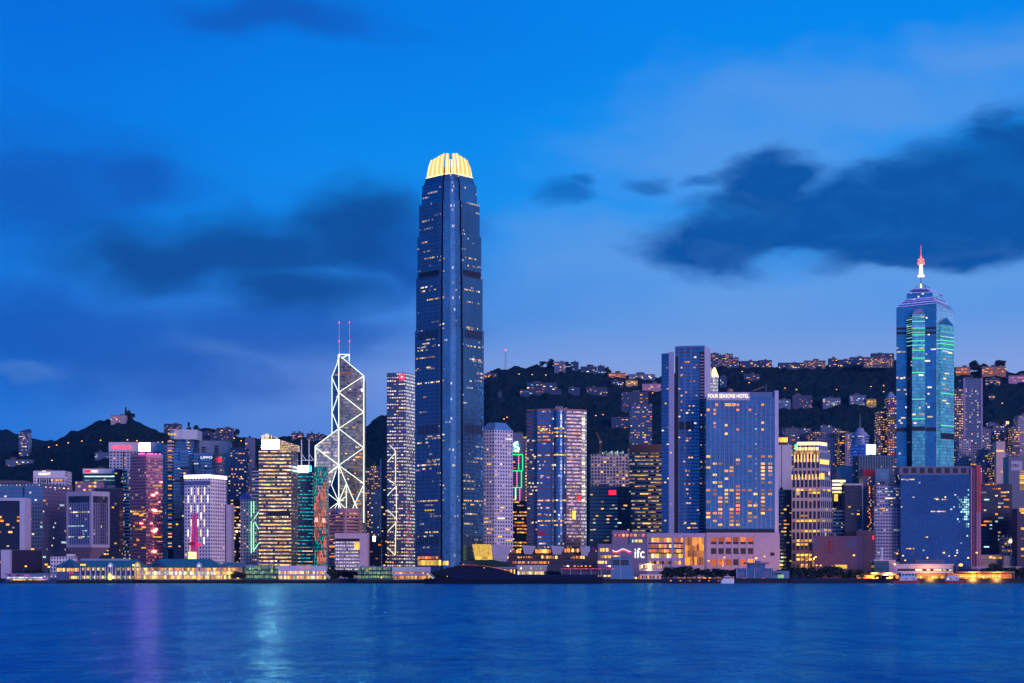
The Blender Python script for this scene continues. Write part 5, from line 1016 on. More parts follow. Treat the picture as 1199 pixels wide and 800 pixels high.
def museum():
    D = 1835; p = cor(952,1003,1010,D,2,12); pc = plain('plum_concrete', (.10,.07,.13), .75)
    r = empty('fluted_hall', (X(980,D),D+14,GZ), 'low windowless plum concrete hall with fluted wall and dark emblem', 'building')
    a = MB(); a.prism(p, GZ, Z(628.5,D)); a.build('wall', pc, r)
    a = MB(); a.prism(inset(p,1.01), Z(628.5,D)-.02, Z(628,D)+.3); a.build('roof', pc, r)
    for k in range(22): panel('wall_flute', r, plain('plum_flute', (.13,.09,.16), .75), p[0], p[1], .02+k*.044, .035+k*.044, GZ, Z(629.5,D), .3, .5)
    for (a0, a1, p0, p1) in ((0,.10,642,631),(.77,1,642,631)): panel('dark_panel', r, plain('navy_panel', (.06,.08,.18), .5), p[0], p[1], a0, a1, Z(p0,D), Z(p1,D), .35, .4)
    em = plain('emblem_red', (.16,.02,.04), .6); 
    for k in range(4): panel('emblem_bar', r, plain('emblem_dark', (.08,.05,.09), .6), p[0], p[1], .24, .5, Z(638.5+k*3,D), Z(637.5+k*3,D), .45, .3)
    panel('emblem', r, em, p[0], p[1], .345, .405, Z(647,D), Z(633.5,D), .6, .4)
    panel('entrance_glow', r, glow('entrance_yellow', (1,.60,.06), 1.8), p[0], p[1], .5, .78, Z(666,D), Z(661.5,D), .5, .5)
    panel('downlight', r, glow('uplit_orange', (1,.40,.05), 1.2), p[0], p[1], -.02, .03, Z(664,D), Z(653,D), .6, .8)
museum()
t = tower('dark brown low block with one red beacon beside the plum hall', box4(1003,1025,1850,18), 622, [plain('umber_wall', (.08,.06,.09), .6)], 3, 4, plant=1)
panel('red_beacon', t.root, RED_SIGN, t.poly[0], t.poly[1], .83, .93, Z(632,1850), Z(627.5,1850), .5, .5)
t = tower('tall warm-windowed apartment tower left of the star-shaped blue skyscraper', box4(1028.5,1041,2280,24), 482, [MAT['warm_apartment_wall']], 2.7, 3.2, name='apartment_tower', cat='apartment tower', plant=1, win=46, wm=[WO,WY], seed=113, vr=(.5,.99))
t = tower('dark apartment tower with pointed roof and lit corner rooms hugging the blue skyscraper', box4(1040,1050,2270,24), 466, [MAT['warm_apartment_wall']], 2.7, 3.2, name='apartment_tower', cat='apartment tower', plant=0, win=36, wm=[WO,WY], seed=115, vr=(.5,.99))
q = t.poly; a = MB(); a.prism(q, t.zt+.5, Z(458,2270), 3, 4, 0, True, inset(q,.2)); a.build('spire_roof', plain('slate_blue_roof', (.30,.34,.5)), t.root)
# star-plan skyscraper
def star():
    D = 2080; z = lambda py: Z(py,D); p = cor(1049.5,1096.5,1117,D,6,28)
    r = empty('star_plan_skyscraper', (X(1084,D),D+28,GZ), 'blue glass skyscraper with green light lines and a red tipped mast', 'skyscraper')
    B, Pm = MAT['centre_blue_wall'], MAT['centre_pale_wall']
    a = MB(); a.prism(p, GZ, [z(359.5),z(355.5),z(360.5),z(364)], 2.6, 4, [0,1,1,0], False); a.build('facade', [B,Pm], r)
    VI = glow('violet_line', (.34,.28,.95), .9); 
    rim = [(x,y,zz) for (x,y),zz in zip(p,[z(359.5),z(355.5),z(360.5),z(364)])]
    up = cor(1061.5,1092,1105,D+8,4,18)
    def ringpoly(k): # interpolate between rim and upper base
        return [(p[i][0]+(up[i][0]-p[i][0])*k, p[i][1]+(up[i][1]-p[i][1])*k, rim[i][2]+(z(348.5 if i != 1 else 346.5)-rim[i][2])*k) for i in range(4)]
    a = MB()
    A, E = ringpoly(0), ringpoly(1)
    for i in range(4): j = (i+1)%4; a.face([A[i],A[j],E[j],E[i]], [(0,0),(12,0),(10,4),(2,4)], i in (1,2))
    a.build('sloped_roof', [B,Pm], r)
    for k in (.05,.35,.65,.9):
        q = ringpoly(k)
        for i in (0, 1): bar('violet_line', r, VI, (q[i][0],q[i][1]-.4,q[i][2]+.4), (q[i+1][0],q[i+1][1]-.4,q[i+1][2]+.4), .38)
    a = MB(); a.prism(up, z(348.5), [z(343),z(341.3),z(344),z(345)], 2.6, 4, [0,1,1,0], True); a.build('upper_tier', [B,Pm], r)
    ap = (X(1083.5,D), D+22)
    tp = inset(up,.42); tp = [(ap[0]+(x-ap[0])*.42, ap[1]+(y-ap[1])*.42) for x, y in up]
    a = MB(); a.prism(up, z(342.6), z(334.5), 2.6, 2, [0,1,1,0], True, tp); a.build('pyramid_roof', [B,Pm], r)
    for k in (.15,.5,.8):
        q = [(up[i][0]+(tp[i][0]-up[i][0])*k, up[i][1]+(tp[i][1]-up[i][1])*k) for i in range(3)]; zz = z(342.6)+(z(334.5)-z(342.6))*k+.6
        for i in (0,1): bar('violet_line', r, VI, (q[i][0],q[i][1]-.5,zz), (q[i+1][0],q[i+1][1]-.5,zz), .38)
    for q in tp: bar('mast_leg', r, STEEL, (q[0],q[1],z(334.6)), (ap[0],ap[1],z(328)), .4)
    a = MB(); a.lathe(ap[0], ap[1], [(1.2,z(335)),(1,z(329)),(.1,z(328))], 8); a.build('mast_lamp', glow('lime_lamp', (.7,1,.4), 2, vary=False), r)
    m = bar('mast', r, STEEL, (*ap,z(334)), (*ap,z(306)), .55); 
    bar('mast_tip', r, glow('mast_red', (1,.05,.10), 2.2, vary=False), (*ap,z(306)), (*ap,z(283)), .6, .15)
    g1 = glow('mast_white', (1,.72,.55), 2.2, vary=False); g2 = glow('mast_rose', (1,.16,.14), 2.0, vary=False)
    for (p0, p1, r0, r1, m_) in ((320.5,318.8,4.2,4.2,g1),(318.5,311,2.6,2.2,g1),(311,304,2.2,1.6,g1),(306,303.4,4.3,4.3,g2),(301.5,299.5,4.0,3.6,g2),(303.4,296,1.5,1.0,g2)):
        a = MB(); a.lathe(*ap, [(0,z(p0)),(r0,z(p0)),(r1,z(p1)),(0,z(p1))], 10); a.build('mast_drum', m_, r)
    # two protruding bays with pointed heads
    GN = glow('green_line', (.12,1,.42), 1.2, vary=False); GS = glow('pale_green_line', (.30,.85,.72), .8)
    L = [(X(1062.5,D),D+3.5),(X(1068,D-6),D-6),(X(1083,D-7),D-7),(X(1083.4,D),D+1)]
    a = MB(); a.prism(L, GZ, [z(372),z(369),z(369),z(372)], 2.6, 4, [1,0,0,0], True); a.build('left_bay', [MAT['centre_bay_wall'],MAT['dark_glass_wall']], r)
    a = MB(); a.prism([(X(1068,D-6),D-6),(X(1083,D-7),D-7),(X(1083,D),D+1),(X(1068,D),D+2)], z(369), z(362.5), poly2=[(X(1072,D-2),D-2),(X(1080,D-2),D-2),(X(1079,D),D+.5),(X(1073,D),D+1)]); a.build('bay_crest', glow('violet_crest', (.34,.28,.95), .9), r)
    Rb = [(X(1098,D),D+1.5),(X(1101,D),D-2),(X(1117.5,D+12),D+14),(X(1117.6,D),D+29)]
    a = MB(); zb0 = z(380); a.prism(Rb, GZ, [zb0]*4, 2.6, 4, [1,0,0,0], False); a.build('right_bay', [MAT['centre_bay_wall'],MAT['centre_bay_wall']], r)
    mid = ((Rb[1][0]+Rb[2][0])/2, (Rb[1][1]+Rb[2][1])/2); a = MB(); apx = (mid[0],mid[1]+5,z(370))
    for i in range(4): j = (i+1)%4; a.face([(*Rb[i],zb0),(*Rb[j],zb0),apx])
    a.build('bay_gable', plain('teal_gable', (.08,.25,.32), .25, .6), r)
    rows = [372,374.6,377.2,379.8,382.4,385,387.6,390.2,393,396,400,405,411,420,437,468,491]
    for k, py in enumerate(rows):
        m_ = GN if (k > 9 or k%3 == 2) else GS
        panel('green_line', r, m_, L[1], L[2], 0, 1, z(py+.45), z(py-.35), .2, .4)
        if k < 12: panel('green_line', r, GS, L[0], L[1], 0, 1, z(py+.4), z(py-.3), .2, .4)
    for py in (383,388,394,398.5,402.5,408,460.5,498): panel('green_line', r, GN if py > 398 else GS, Rb[1], Rb[2], 0, 1, z(py+.5), z(py-.4), .2, .4); panel('green_line', r, GS, Rb[0], Rb[1], 0, 1, z(py+.5), z(py-.4), .2, .4)
    for (p0, p1) in ((385.5,383),(391,388),(505,500.5)):
        panel('dark_band', r, DARK, p[0], p[1], 0, .27, z(p0), z(p1), .2, .3); panel('dark_band', r, DARK, p[0], p[1], .73, .995, z(p0), z(p1), .2, .3)
    panel('dark_band', r, DARK, Rb[1], Rb[2], 0, 1, z(514), z(507), .2, .3); panel('dark_band', r, DARK, L[1], L[2], 0, 1, z(505), z(500), .2, .3)
    rd = random.Random(12)
    for (px, py, w) in ((1050,411.5,5),(1056,411.5,4),(1066,409,6),(1076,408.5,6),(1090,409,6),(1083,422.5,6),(1065,418,2),(1054,442.5,3),(1076,440,5),(1050,456,4),(1058,456,3),(1086,453.5,5),(1076,478,2),(1068,486,4),(1076,485.5,6),(1055,489,5),(1086,488,6),(1054,495,3),(1070,496,3),(1084,372,2),(1069,386,3),(1078,372,4)):
        if 1062.5 < px < 1083: P, Q = L[1], L[2]; q0 = (px-1068)/15; q1 = (px+w-1068)/15; q0 = max(.02,q0); q1 = min(.98,max(q1,q0+.1))
        else: P, Q = p[0], p[1]; q0 = (px-1049.5)/47; q1 = min(.99,(px+w-1049.5)/47)
        panel('window', r, WB, P, Q, q0, q1, z(py+.8), z(py-.8), .2, .3)
    for (q, py, w) in ((.1,411,.5),(.6,411,.3),(.2,420,.2),(.5,420,.3),(.3,437,.3),(.2,455,.4),(.1,469,.3),(.4,472,.2),(.55,412,.3),(.2,443,.2),(.1,450,.2)): panel('window', r, WB, Rb[1], Rb[2], q, q+w, z(py+.7), z(py-.7), .2, .3)
star()
# mirror block with the rose fins
def mirror():
    D = 1850; p = box4(1054.5,1136,D,26); r = empty('mirror_block', (X(1095,D),D+13,GZ), 'wide dark blue mirror-glass block with rose concrete fins at right end', 'office block', OFF)
    a = MB(); a.prism(p, GZ, Z(556,D), 2.1, 2.6); a.build('facade', MAT['mirror_block_wall'], r)
    a = MB(); a.box(X(1053.5,D), X(1138,D), D+1, D+27, Z(556,D)+.02, Z(546,D)); a.build('roof_storey', plain('slate_storey', (.16,.16,.22), .6), r)
    for k in range(8): panel('roof_slot', r, DARK, (X(1053.5,D),D+1), (X(1138,D),D+1), .05+k*.115, .12+k*.115, Z(554,D), Z(548,D), .2, .4)
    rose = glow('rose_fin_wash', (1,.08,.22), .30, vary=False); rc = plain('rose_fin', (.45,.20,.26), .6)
    for (x0, x1, m_, dz) in ((1136.3,1138.2,rc,0),(1139,1142,plain('rose_dark', (.16,.08,.14), .6),0),(1142.8,1145.2,rc,1),(1145.6,1148,rc,1)):
        a = MB(); a.box(X(x0,D), X(x1,D), D-1-dz, D+26, GZ, Z(545 if dz else 548,D)); a.build('fin', m_, r)
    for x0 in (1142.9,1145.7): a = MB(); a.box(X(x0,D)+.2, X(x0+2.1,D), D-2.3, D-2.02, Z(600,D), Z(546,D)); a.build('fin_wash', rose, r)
    GL = glow('glint_reflection', (.45,.95,1), 1.7); rd = random.Random(4)  # blue-white reflections in the mirror glass, painted as glowing panes
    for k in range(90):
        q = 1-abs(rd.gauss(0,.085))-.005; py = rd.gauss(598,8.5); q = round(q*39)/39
        if .6 < q < .99 and 575 < py < 620: z_ = GZ+round((Z(py,D)-GZ)/2.6)*2.6; panel('window', r, GL, p[0], p[1], q-.008, q+.008, z_+.5, z_+2.2, .12, .2)  # glowing panes paint the glints reflected in the glass, not lit windows
    for (px, py, w) in ((1055,561.5,16),(1096,585,4),(1090,599,16),(1061,642.5,9),(1094,584,3),(1083,629,3),(1103,585,5)):
        k = px
        while k < px+w: q = rd.uniform(.8,2.2); panel('window', r, rd.choice([WB,WW,WY]), p[0], p[1], (k-1054.5)/81.5, (k+q-1054.5)/81.5, Z(py+.6,D), Z(py-.6,D), .12, .2); k += q+.4
mirror()
t = tower('black glass office block right of the rose-finned mirror block', box4(1148.5,1185,1900,24), 567, [MAT['dark_glass_wall']], 3, 4, plant=1, win=26, wm=[WO,WW,WC], kmax=2, seed=121, vr=(.15,.97))
for k in range(9): panel('roof_lamp', t.root, WO, t.poly[0], t.poly[1], .14+k*.04, .165+k*.04, t.zt-1, t.zt+.2, .4, .5)
t = tower('dark tower wearing a pale square billboard with lettering', box4(1181,1200,1940,22), 535, [plain('night_panel', (.06,.09,.16))], 3, 4, plant=1)
panel('billboard', t.root, plain('billboard_grey', (.46,.44,.52), .6), t.poly[0], t.poly[1], .14, .83, Z(551,1940), Z(540,1940), .5, .6)
text('sign_lettering', 'QRC', t.root, DULL_LETTER, X(1185,1938), X(1194.5,1938), 1939.2, Z(547.3,1938), 4, .2)
for k in range(9): panel('window', t.root, WY, t.poly[0], t.poly[1], .68, .98, Z(553+k*2.6,1940), Z(551.3+k*2.6,1940), .2, .3)
t = tower('dark brown tower with yellow lit floor strips at the right edge', box4(1191,1235,1842,20), 596, [plain('umber_wall', (.08,.06,.09))], 3, 4, plant=0)
for (py, h) in ((597,2),(600.5,1),(619,1.4),(631,.6),(643,1.3),(651,1)): panel('window', t.root, WY, t.poly[0], t.poly[1], .06 if py < 598 else .1, .5, Z(py+h,1842), Z(py-h,1842), .2, .3)
t = tower('warm concrete-framed building with ledge lamps between black block and brown tower', box4(1175.5,1191,1870,18), 627, [MAT['concrete_frame_wall']], 3.6, 4, plant=1, win=5, wm=[WO], seed=125)
panel('lamp', t.root, WARM_LAMP, t.poly[0], t.poly[1], .4, .68, Z(635,1870), Z(632.5,1870), .8, 1)
r, p = lowblock('podium_block', 'tan lit podium with a bright slot under the black glass block', 1148.3, 1175, 1858, 30, 650, plain('tan_podium', (.42,.30,.24), .7))
for k in range(4): panel('window', r, WY, p[0], p[1], .38+k*.14, .5+k*.14, Z(654.5-(k==0)*.8,1858), Z(652.2-(k==0)*.8,1858), .2, .3)
for k in range(4): panel('wall_groove', r, plain('umber_wall', (.08,.06,.09)), p[0], p[1], 0, .98, Z(655.6+k*1.8,1858), Z(655.1+k*1.8,1858), .1, .2)
r, p = lowblock('podium_block', 'shadowy striped podium wall left of the right-edge brown tower', 1175.2, 1191, 1850, 12, 651, plain('grey_podium', (.28,.24,.24), .7))
# apartments on the lower right slopes
t = tower('tall dark blue residential tower with mauve side piers beside the blue skyscraper', box4(1128,1150.5,2330,26), 443.5, [MAT['blue_apartment_wall']], 2.7, 3.2, name='apartment_tower', cat='apartment tower', plant=1, win=26, wm=[WO,WY,WC], seed=131, vr=(.4,.97))
for e in (0, .9): panel('side_pier', t.root, plain('mauve_pier', (.33,.26,.42), .6), t.poly[0], t.poly[1], e, e+.1, GZ, t.zt+1, .6, 2)
bar('roof_mast', t.root, STEEL, (X(1138,2335),2335,t.zt), (X(1138,2335),2335,Z(439,2335)), .5)
t = tower('slim apartment tower with glowing yellow bay joined to the mauve-piered tower', box4(1117.5,1128,2320,24), 456, [MAT['warm_apartment_wall']], 2.7, 3.2, name='apartment_tower', cat='apartment tower', plant=1, win=26, wm=[WY,WO], seed=133, vr=(.5,.97))
APR = 'apartment towers on the right-hand slope'
for (x0, x1, D, py, mk, lab, sd, nw) in (
  (1112,1124,2210,515,'warm_apartment_wall','warm-lit apartment tower partly hidden by the rose-finned block roof',1,18),
  (1123,1137,2180,514,'pale_apartment_wall','pale apartment tower with dark core strip above the mirror block',2,16),
  (1136,1149,2190,520,'apartment_wall','grey apartment tower right above the rose fins',3,20),
  (1150,1160,2330,502,'apartment_wall','leftmost apartment tower with orange bays under the wooded slope',4,20),
  (1158,1166,2400,495,'blue_apartment_wall','blue-topped apartment tower second under the wooded slope',5,8),
  (1164,1176,2380,499,'apartment_wall','wide apartment tower with scattered white rooms in mid slope',6,18),
  (1174,1186,2390,497,'blue_apartment_wall','apartment tower with an amber rooftop light on the right slope',7,14),
  (1185,1194,2350,500,'warm_apartment_wall','orange-lit apartment tower near the right edge of the slope',8,24),
  (1192,1210,2370,487,'pale_apartment_wall','tallest pale apartment tower cut by the right picture edge',9,16),
  (1148,1163,2140,527,'blue_apartment_wall','dark lower apartment tower with pale balconies beside rose fins',10,12),
  (1162,1171,2120,530,'warm_apartment_wall','slim orange-dotted lower apartment tower above the black block',11,16),
  (1170,1182,2130,529,'blue_apartment_wall','bluish lower apartment tower left of the billboard tower',12,10),
  (1140,1150,2120,548,'pale_apartment_wall','small pale apartment block directly behind the rose fins',13,8)):
    t = tower(lab, box4(x0,x1,D,20), py, [MAT[mk]], 2.8, 3.1, name='apartment_tower', cat='apartment tower', group=APR, plant=2, win=nw, wm=[WO,WO,WY,WW], kmax=2, seed=140+sd, vr=(.35,.98))
    if sd == 7: panel('roof_light', t.root, ORANGE_LAMP, t.poly[0], t.poly[1], .35, .6, t.zt+.6, t.zt+4, .3, .6)
    if sd in (10, 12):
        for k in range(14):
            for q in (.15,.55): panel('balcony', t.root, plain('balcony_grey', (.35,.36,.44)), t.poly[0], t.poly[1], q, q+.25, t.zt-4-k*3.1, t.zt-2.9-k*3.1, .9, 1.1)
t = tower('small orange-lit pale house tower glowing amid the right-hand apartments', box4(1166.5,1177,2110,16), 517, [plain('peach_render', (.62,.46,.40), .7)], 3, 4, name='apartment_tower', cat='apartment tower', plant=1, win=6, wm=[WO], seed=160)
for k in range(8): panel('roof_lamp', t.root, ORANGE_LAMP, t.poly[0], t.poly[1], .05+k*.1, .09+k*.1, Z(528.5,2110), Z(527.6,2110), .6, .8)

# ------------------------------------------------------------------ houses on the hills
HG = 'lit houses and flats on the hills'
def hillhouse(label, x0, x1, pyt, pyb, mk, nw, wm, dep=14, cat='hill house', name='hillside_house', kmax=2, seed=0, bay=2.2, fl=2.8, extra=None, D=None):
    D = D or hill_D((x0+x1)/2, pyb)-6
    zb = Z(pyb, D)-6
    mk = {'apartment_wall':'dim_flat_wall','pale_apartment_wall':'dim_flat_wall','warm_apartment_wall':'dim_lit_flat_wall'}.get(mk, mk) if isinstance(mk, str) else mk
    t = tower(label, box4(x0,x1,D,dep), pyt, [MAT[mk] if isinstance(mk, str) else mk], bay, fl, zb=zb, name=name, cat=cat, group=HG, plant=1, win=nw, wm=wm, kmax=kmax, seed=seed+int(x0), vr=(min(.9,6/(Z(pyt,D)-zb)),.99)); return t
plain('villa_white', (.11,.18,.28), .7); plain('villa_grey', (.035,.075,.14), .7); facade('dim_flat_wall', (.03,.05,.09), (.03,.065,.13), .4, .3, .15, .10, (1,.45,.12), (1,.7,.35), em=1.0, cu=1.2, metal=.3); facade('dim_lit_flat_wall', (.03,.04,.06), (.09,.09,.13), .4, .3, .12, .3, (1,.4,.1), (1,.65,.3), em=1.1, cu=1.3, metal=.3, thr=.46)
t = hillhouse('tall slender blue-grey tower on the far left hillside with angled top', 22, 33, 506.5, 534, 'blue_apartment_wall', 14, [WB,WO,WW], 20, 'apartment tower', 'apartment_tower')
a = MB(); P = t.poly; a.prism([P[0],P[1],P[2],P[3]], t.zt+.5, [t.zt+1,t.zt+6,t.zt+6,t.zt+1]); a.build('angled_top', MAT['villa_grey'], t.root)
hillhouse('long low white house below the slender tower on the far left hill', 6.5, 38, 538.5, 545, 'villa_white', 5, [WO,WB], 12)
hillhouse('pale villa crowning the left peak', 129.5, 147, 486.5, 494.5, plain('villa_rose', (.42,.34,.40), .7), 7, [WO,WW], 14)
hillhouse('white flat house left of the hotel with red letters', 111, 128, 530, 536.5, 'villa_white', 3, [WC,WB], 10)
hillhouse('hilltop apartment house with a dark hipped roof above the white drum crown', 192, 211, 496.5, 504, 'pale_apartment_wall', 9, [WO,WW], 16)
hillhouse('pale apartment block on the ridge right of the white drum crown', 246, 264, 507, 519, 'pale_apartment_wall', 8, [WO,WW], 16)
hillhouse('grey apartment block highest on the ridge above the grey slab', 252, 272, 501.5, 513, 'apartment_wall', 8, [WO,WW], 16)
hillhouse('small ridge house with red-leaved terrace above the grey slab', 236, 248, 506, 512, 'villa_grey', 2, [WO], 10)
for (x0, x1, a, b_, lab) in ((341,349,507.5,514,'dark ridge block, left of three near the prism tower'),(347,355,507,514,'twin-topped ridge block in the middle of three near the prism tower'),(359,368,508,515,'ridge block with warm windows just left of the prism tower'),(369,379,508.5,515,'low ridge block right behind the sloping prism roof')):
    hillhouse(lab, x0, x1, a, b_, 'apartment_wall', 5, [WO,WW], 12)
hillhouse('faint grey house alone on the dark slope right of the golden-crowned skyscraper', 583, 588, 459.5, 463, 'villa_grey', 0, [], 8)
hillhouse('low line of lit roofs at the slope edge touching the supertall', 566, 582, 437.5, 441.5, 'villa_grey', 8, [WW,WO], 10)
hillhouse('long grey-blue hillside block with scattered lit rooms below the ridge lamps', 617, 652, 448.5, 458.5, 'villa_grey', 14, [WO,WB,WC], 14)
hillhouse('lower wing house in front of the long grey-blue hillside block', 609, 657, 456.5, 461.5, 'villa_grey', 8, [WO,WC], 10)
hillhouse('pale blue terrace house on the slope above the rose-banded tower', 665, 679, 454, 460.5, 'villa_grey', 1, [WC], 10)
hillhouse('hillside villa row with three warm lit bays above the crane', 686, 711, 454, 462, 'villa_grey', 9, [WO,WB,WW], 12)
hillhouse('ridge-top block brightly lit yellow at its left foot', 649, 662, 424, 434.5, 'villa_white', 9, [WY,WO], 14)
hillhouse('square water-tank-like house on the ridge top', 668.5, 677.5, 424, 433, 'villa_grey', 2, [WC], 12)
hillhouse('flat ridge house between the square house and the orange-lit road', 680, 699, 429.5, 436, 'villa_grey', 4, [WC,WB], 12)
hillhouse('small grey ridge block left of the orange lit terrace', 700, 708, 428.5, 437, 'villa_grey', 2, [WC], 12)
hillhouse('orange lit road terrace on the ridge', 712, 733, 437, 441.5, plain('terrace_orange', (.4,.2,.12), .7), 12, [WO], 8)
hillhouse('long pale ridge apartment row left of the residential towers', 736, 767, 438.5, 443.5, 'villa_white', 8, [WO,WB], 12)
hillhouse('golden floodlit mansion on the slope', 732.5, 746.5, 445.5, 451.5, plain('gold_mansion', (.5,.34,.14), .7), 14, [WY], 12)
hillhouse('white cluster house with lit terraces left of the golden mansion', 716, 730, 446, 451, 'villa_grey', 6, [WB,WW], 10)
hillhouse('pink-lit colonial row house right of the golden mansion', 752, 774, 449.5, 456, plain('pink_row', (.42,.26,.36), .7), 9, [WW,WO], 12)
hillhouse('grey white apartment block on the slope above the blue apartment tower', 728, 759, 459.5, 478, 'pale_apartment_wall', 14, [WO,WW], 20, 'apartment block', 'apartment_block', D=2760)
hillhouse('slanted grey house with pink and orange lit floors on the slope', 716, 738, 489, 502, 'villa_grey', 7, [WO,WW], 14)
t = tower('pale blue apartment tower with warm lit rooms rising behind the tan striped tower', box4(738,763.5,2540,30), 473.5, [MAT['blue_apartment_wall']], 3.0, 3.4, name='apartment_tower', cat='apartment tower', plant=2, win=48, wm=[WW,WY,WO], kmax=2, seed=170, vr=(.6,.99))
for (x0, x1, a, b_, mk, nw, lab) in (
  (831,842,414,429,'apartment_wall',12,'left ridge apartment tower beside the residential tower top'),
  (842,848,416,429,'apartment_wall',5,'narrow dark ridge apartment tower, second right of the residential tower'),
  (848,858,414.5,429,'warm_apartment_wall',12,'ridge apartment tower with warm bays, third right of the residential tower'),
  (857,865,419,430,'apartment_wall',6,'ridge apartment block at the end of the stepped cluster'),
  (866,888,423,430,'villa_grey',8,'long low ridge terrace with a warm stair bay'),
  (889,904,422,430,'villa_grey',7,'ridge terrace with white roof box above the hotel'),
  (912,941,425,431,'villa_grey',12,'long low ridge house with lit lower windows right above the satellite dome'),
  (942,967,422.5,430,'warm_apartment_wall',14,'ridge block glowing with square orange windows'),
  (971,980,420,429,'villa_grey',5,'small square ridge block left of the green-lit ridge house'),
  (981,997,421.5,429,'villa_grey',7,'ridge house with a bright low terrace lamp'),
  (996,1018,418.5,427,'villa_grey',9,'ridge house with tiny green lamps'),
  (1021,1047,414,422,'villa_grey',6,'dark roofed ridge mansion highest above its glowing row')):
    hillhouse(lab, x0, x1, a, b_, mk, nw, [WO,WW,WY], 14, 'ridge house')
hillhouse('row of glowing orange ridge terraces under the dark roofed mansion', 1012, 1046, 419, 427, 'warm_apartment_wall', 30, [WO,WY], 12, D=3330)
hillhouse('pale scattered villa on the slope above the satellite dome', 871, 889, 438.5, 445, 'villa_grey', 5, [WO,WC], 10)
hillhouse('blue-grey villa beside the flame-crowned tower', 843, 851, 441, 451, 'villa_grey', 5, [WC,WW], 10)
hillhouse('grey slope block of many floors right of the hotel roof', 928, 951, 463.5, 476, 'pale_apartment_wall', 5, [WW,WO], 16, 'apartment block', 'apartment_block')
hillhouse('slope house with a cluster of bright terrace lights', 963.5, 984, 466, 475, 'villa_white', 14, [WB,WO,WC], 14)
hillhouse('white stepped slope house left of the amber villa', 995, 1014, 463, 474.5, 'villa_white', 12, [WC,WB,WO], 14)
hillhouse('amber glowing small villa on the slope', 1014.5, 1026, 467.5, 475, plain('amber_villa', (.5,.34,.10), .7), 10, [WY], 12)
hillhouse('teal grey house peeking out right of the hotel top corner', 912, 926, 468, 477, 'villa_white', 4, [WC], 12)
hillhouse('orange row houses on the ridge right of the star-plan skyscraper', 1119, 1136, 430, 437, plain('terrace_orange', (.4,.2,.12)), 16, [WO], 12)
hillhouse('orange lit ridge houses with a mast at far right', 1150, 1178, 429.5, 438, plain('terrace_orange', (.4,.2,.12)), 18, [WO,WW], 12)
hillhouse('rose lit terrace houses on the slope at the right edge', 1181, 1204, 440, 447, plain('pink_row', (.42,.26,.36)), 14, [WO,WW], 12)
hillhouse('small cluster of yellow lit houses on the right slope', 1154, 1171, 443.5, 449, 'villa_grey', 12, [WO,WY], 10)
hillhouse('single lit cottage in the dark woods on the right', 1158, 1165, 462.5, 466, 'villa_grey', 3, [WW], 8)
hillhouse('pale house top at the right edge above the apartments', 1193, 1206, 487, 492, 'villa_white', 2, [WO], 10, D=2480)
def hillmast():
    D = hill_D(592, 431); x = X(592,D); z = lambda py: Z(py,D); r = empty('radio_mast', (x,D,z(434)), 'thin lattice radio mast on the ridge with a red tip light', 'radio mast')
    a = MB()
    for sx in (-1,1):
        for sy in (-1,1): a.tube((x+sx*1.3,D+sy*1.3,z(434)), (x+sx*.8,D+sy*.8,z(411)), .28, 4)
    for k in range(12):
        z0, z1 = z(434-k*1.9), z(434-(k+1)*1.9); a.tube((x-1.2,D-1.2,z0), (x+1.2,D-1.2,z1), .18, 4); a.tube((x+1.2,D-1.2,z0), (x-1.2,D-1.2,z1), .18, 4)
    a.build('lattice', STEEL, r); bar('tip_light', r, RED_LAMP, (x,D,z(411)), (x,D,z(409.4)), .9)
    x2 = X(1164.5,3300); r2 = empty('radio_mast', (x2,3300,Z(436,3300)), 'short mast on the right ridge among orange houses', 'radio mast'); bar('pole', r2, STEEL, (x2,3300,Z(436,3300)), (x2,3300,Z(425,3300)), .6)
hillmast()
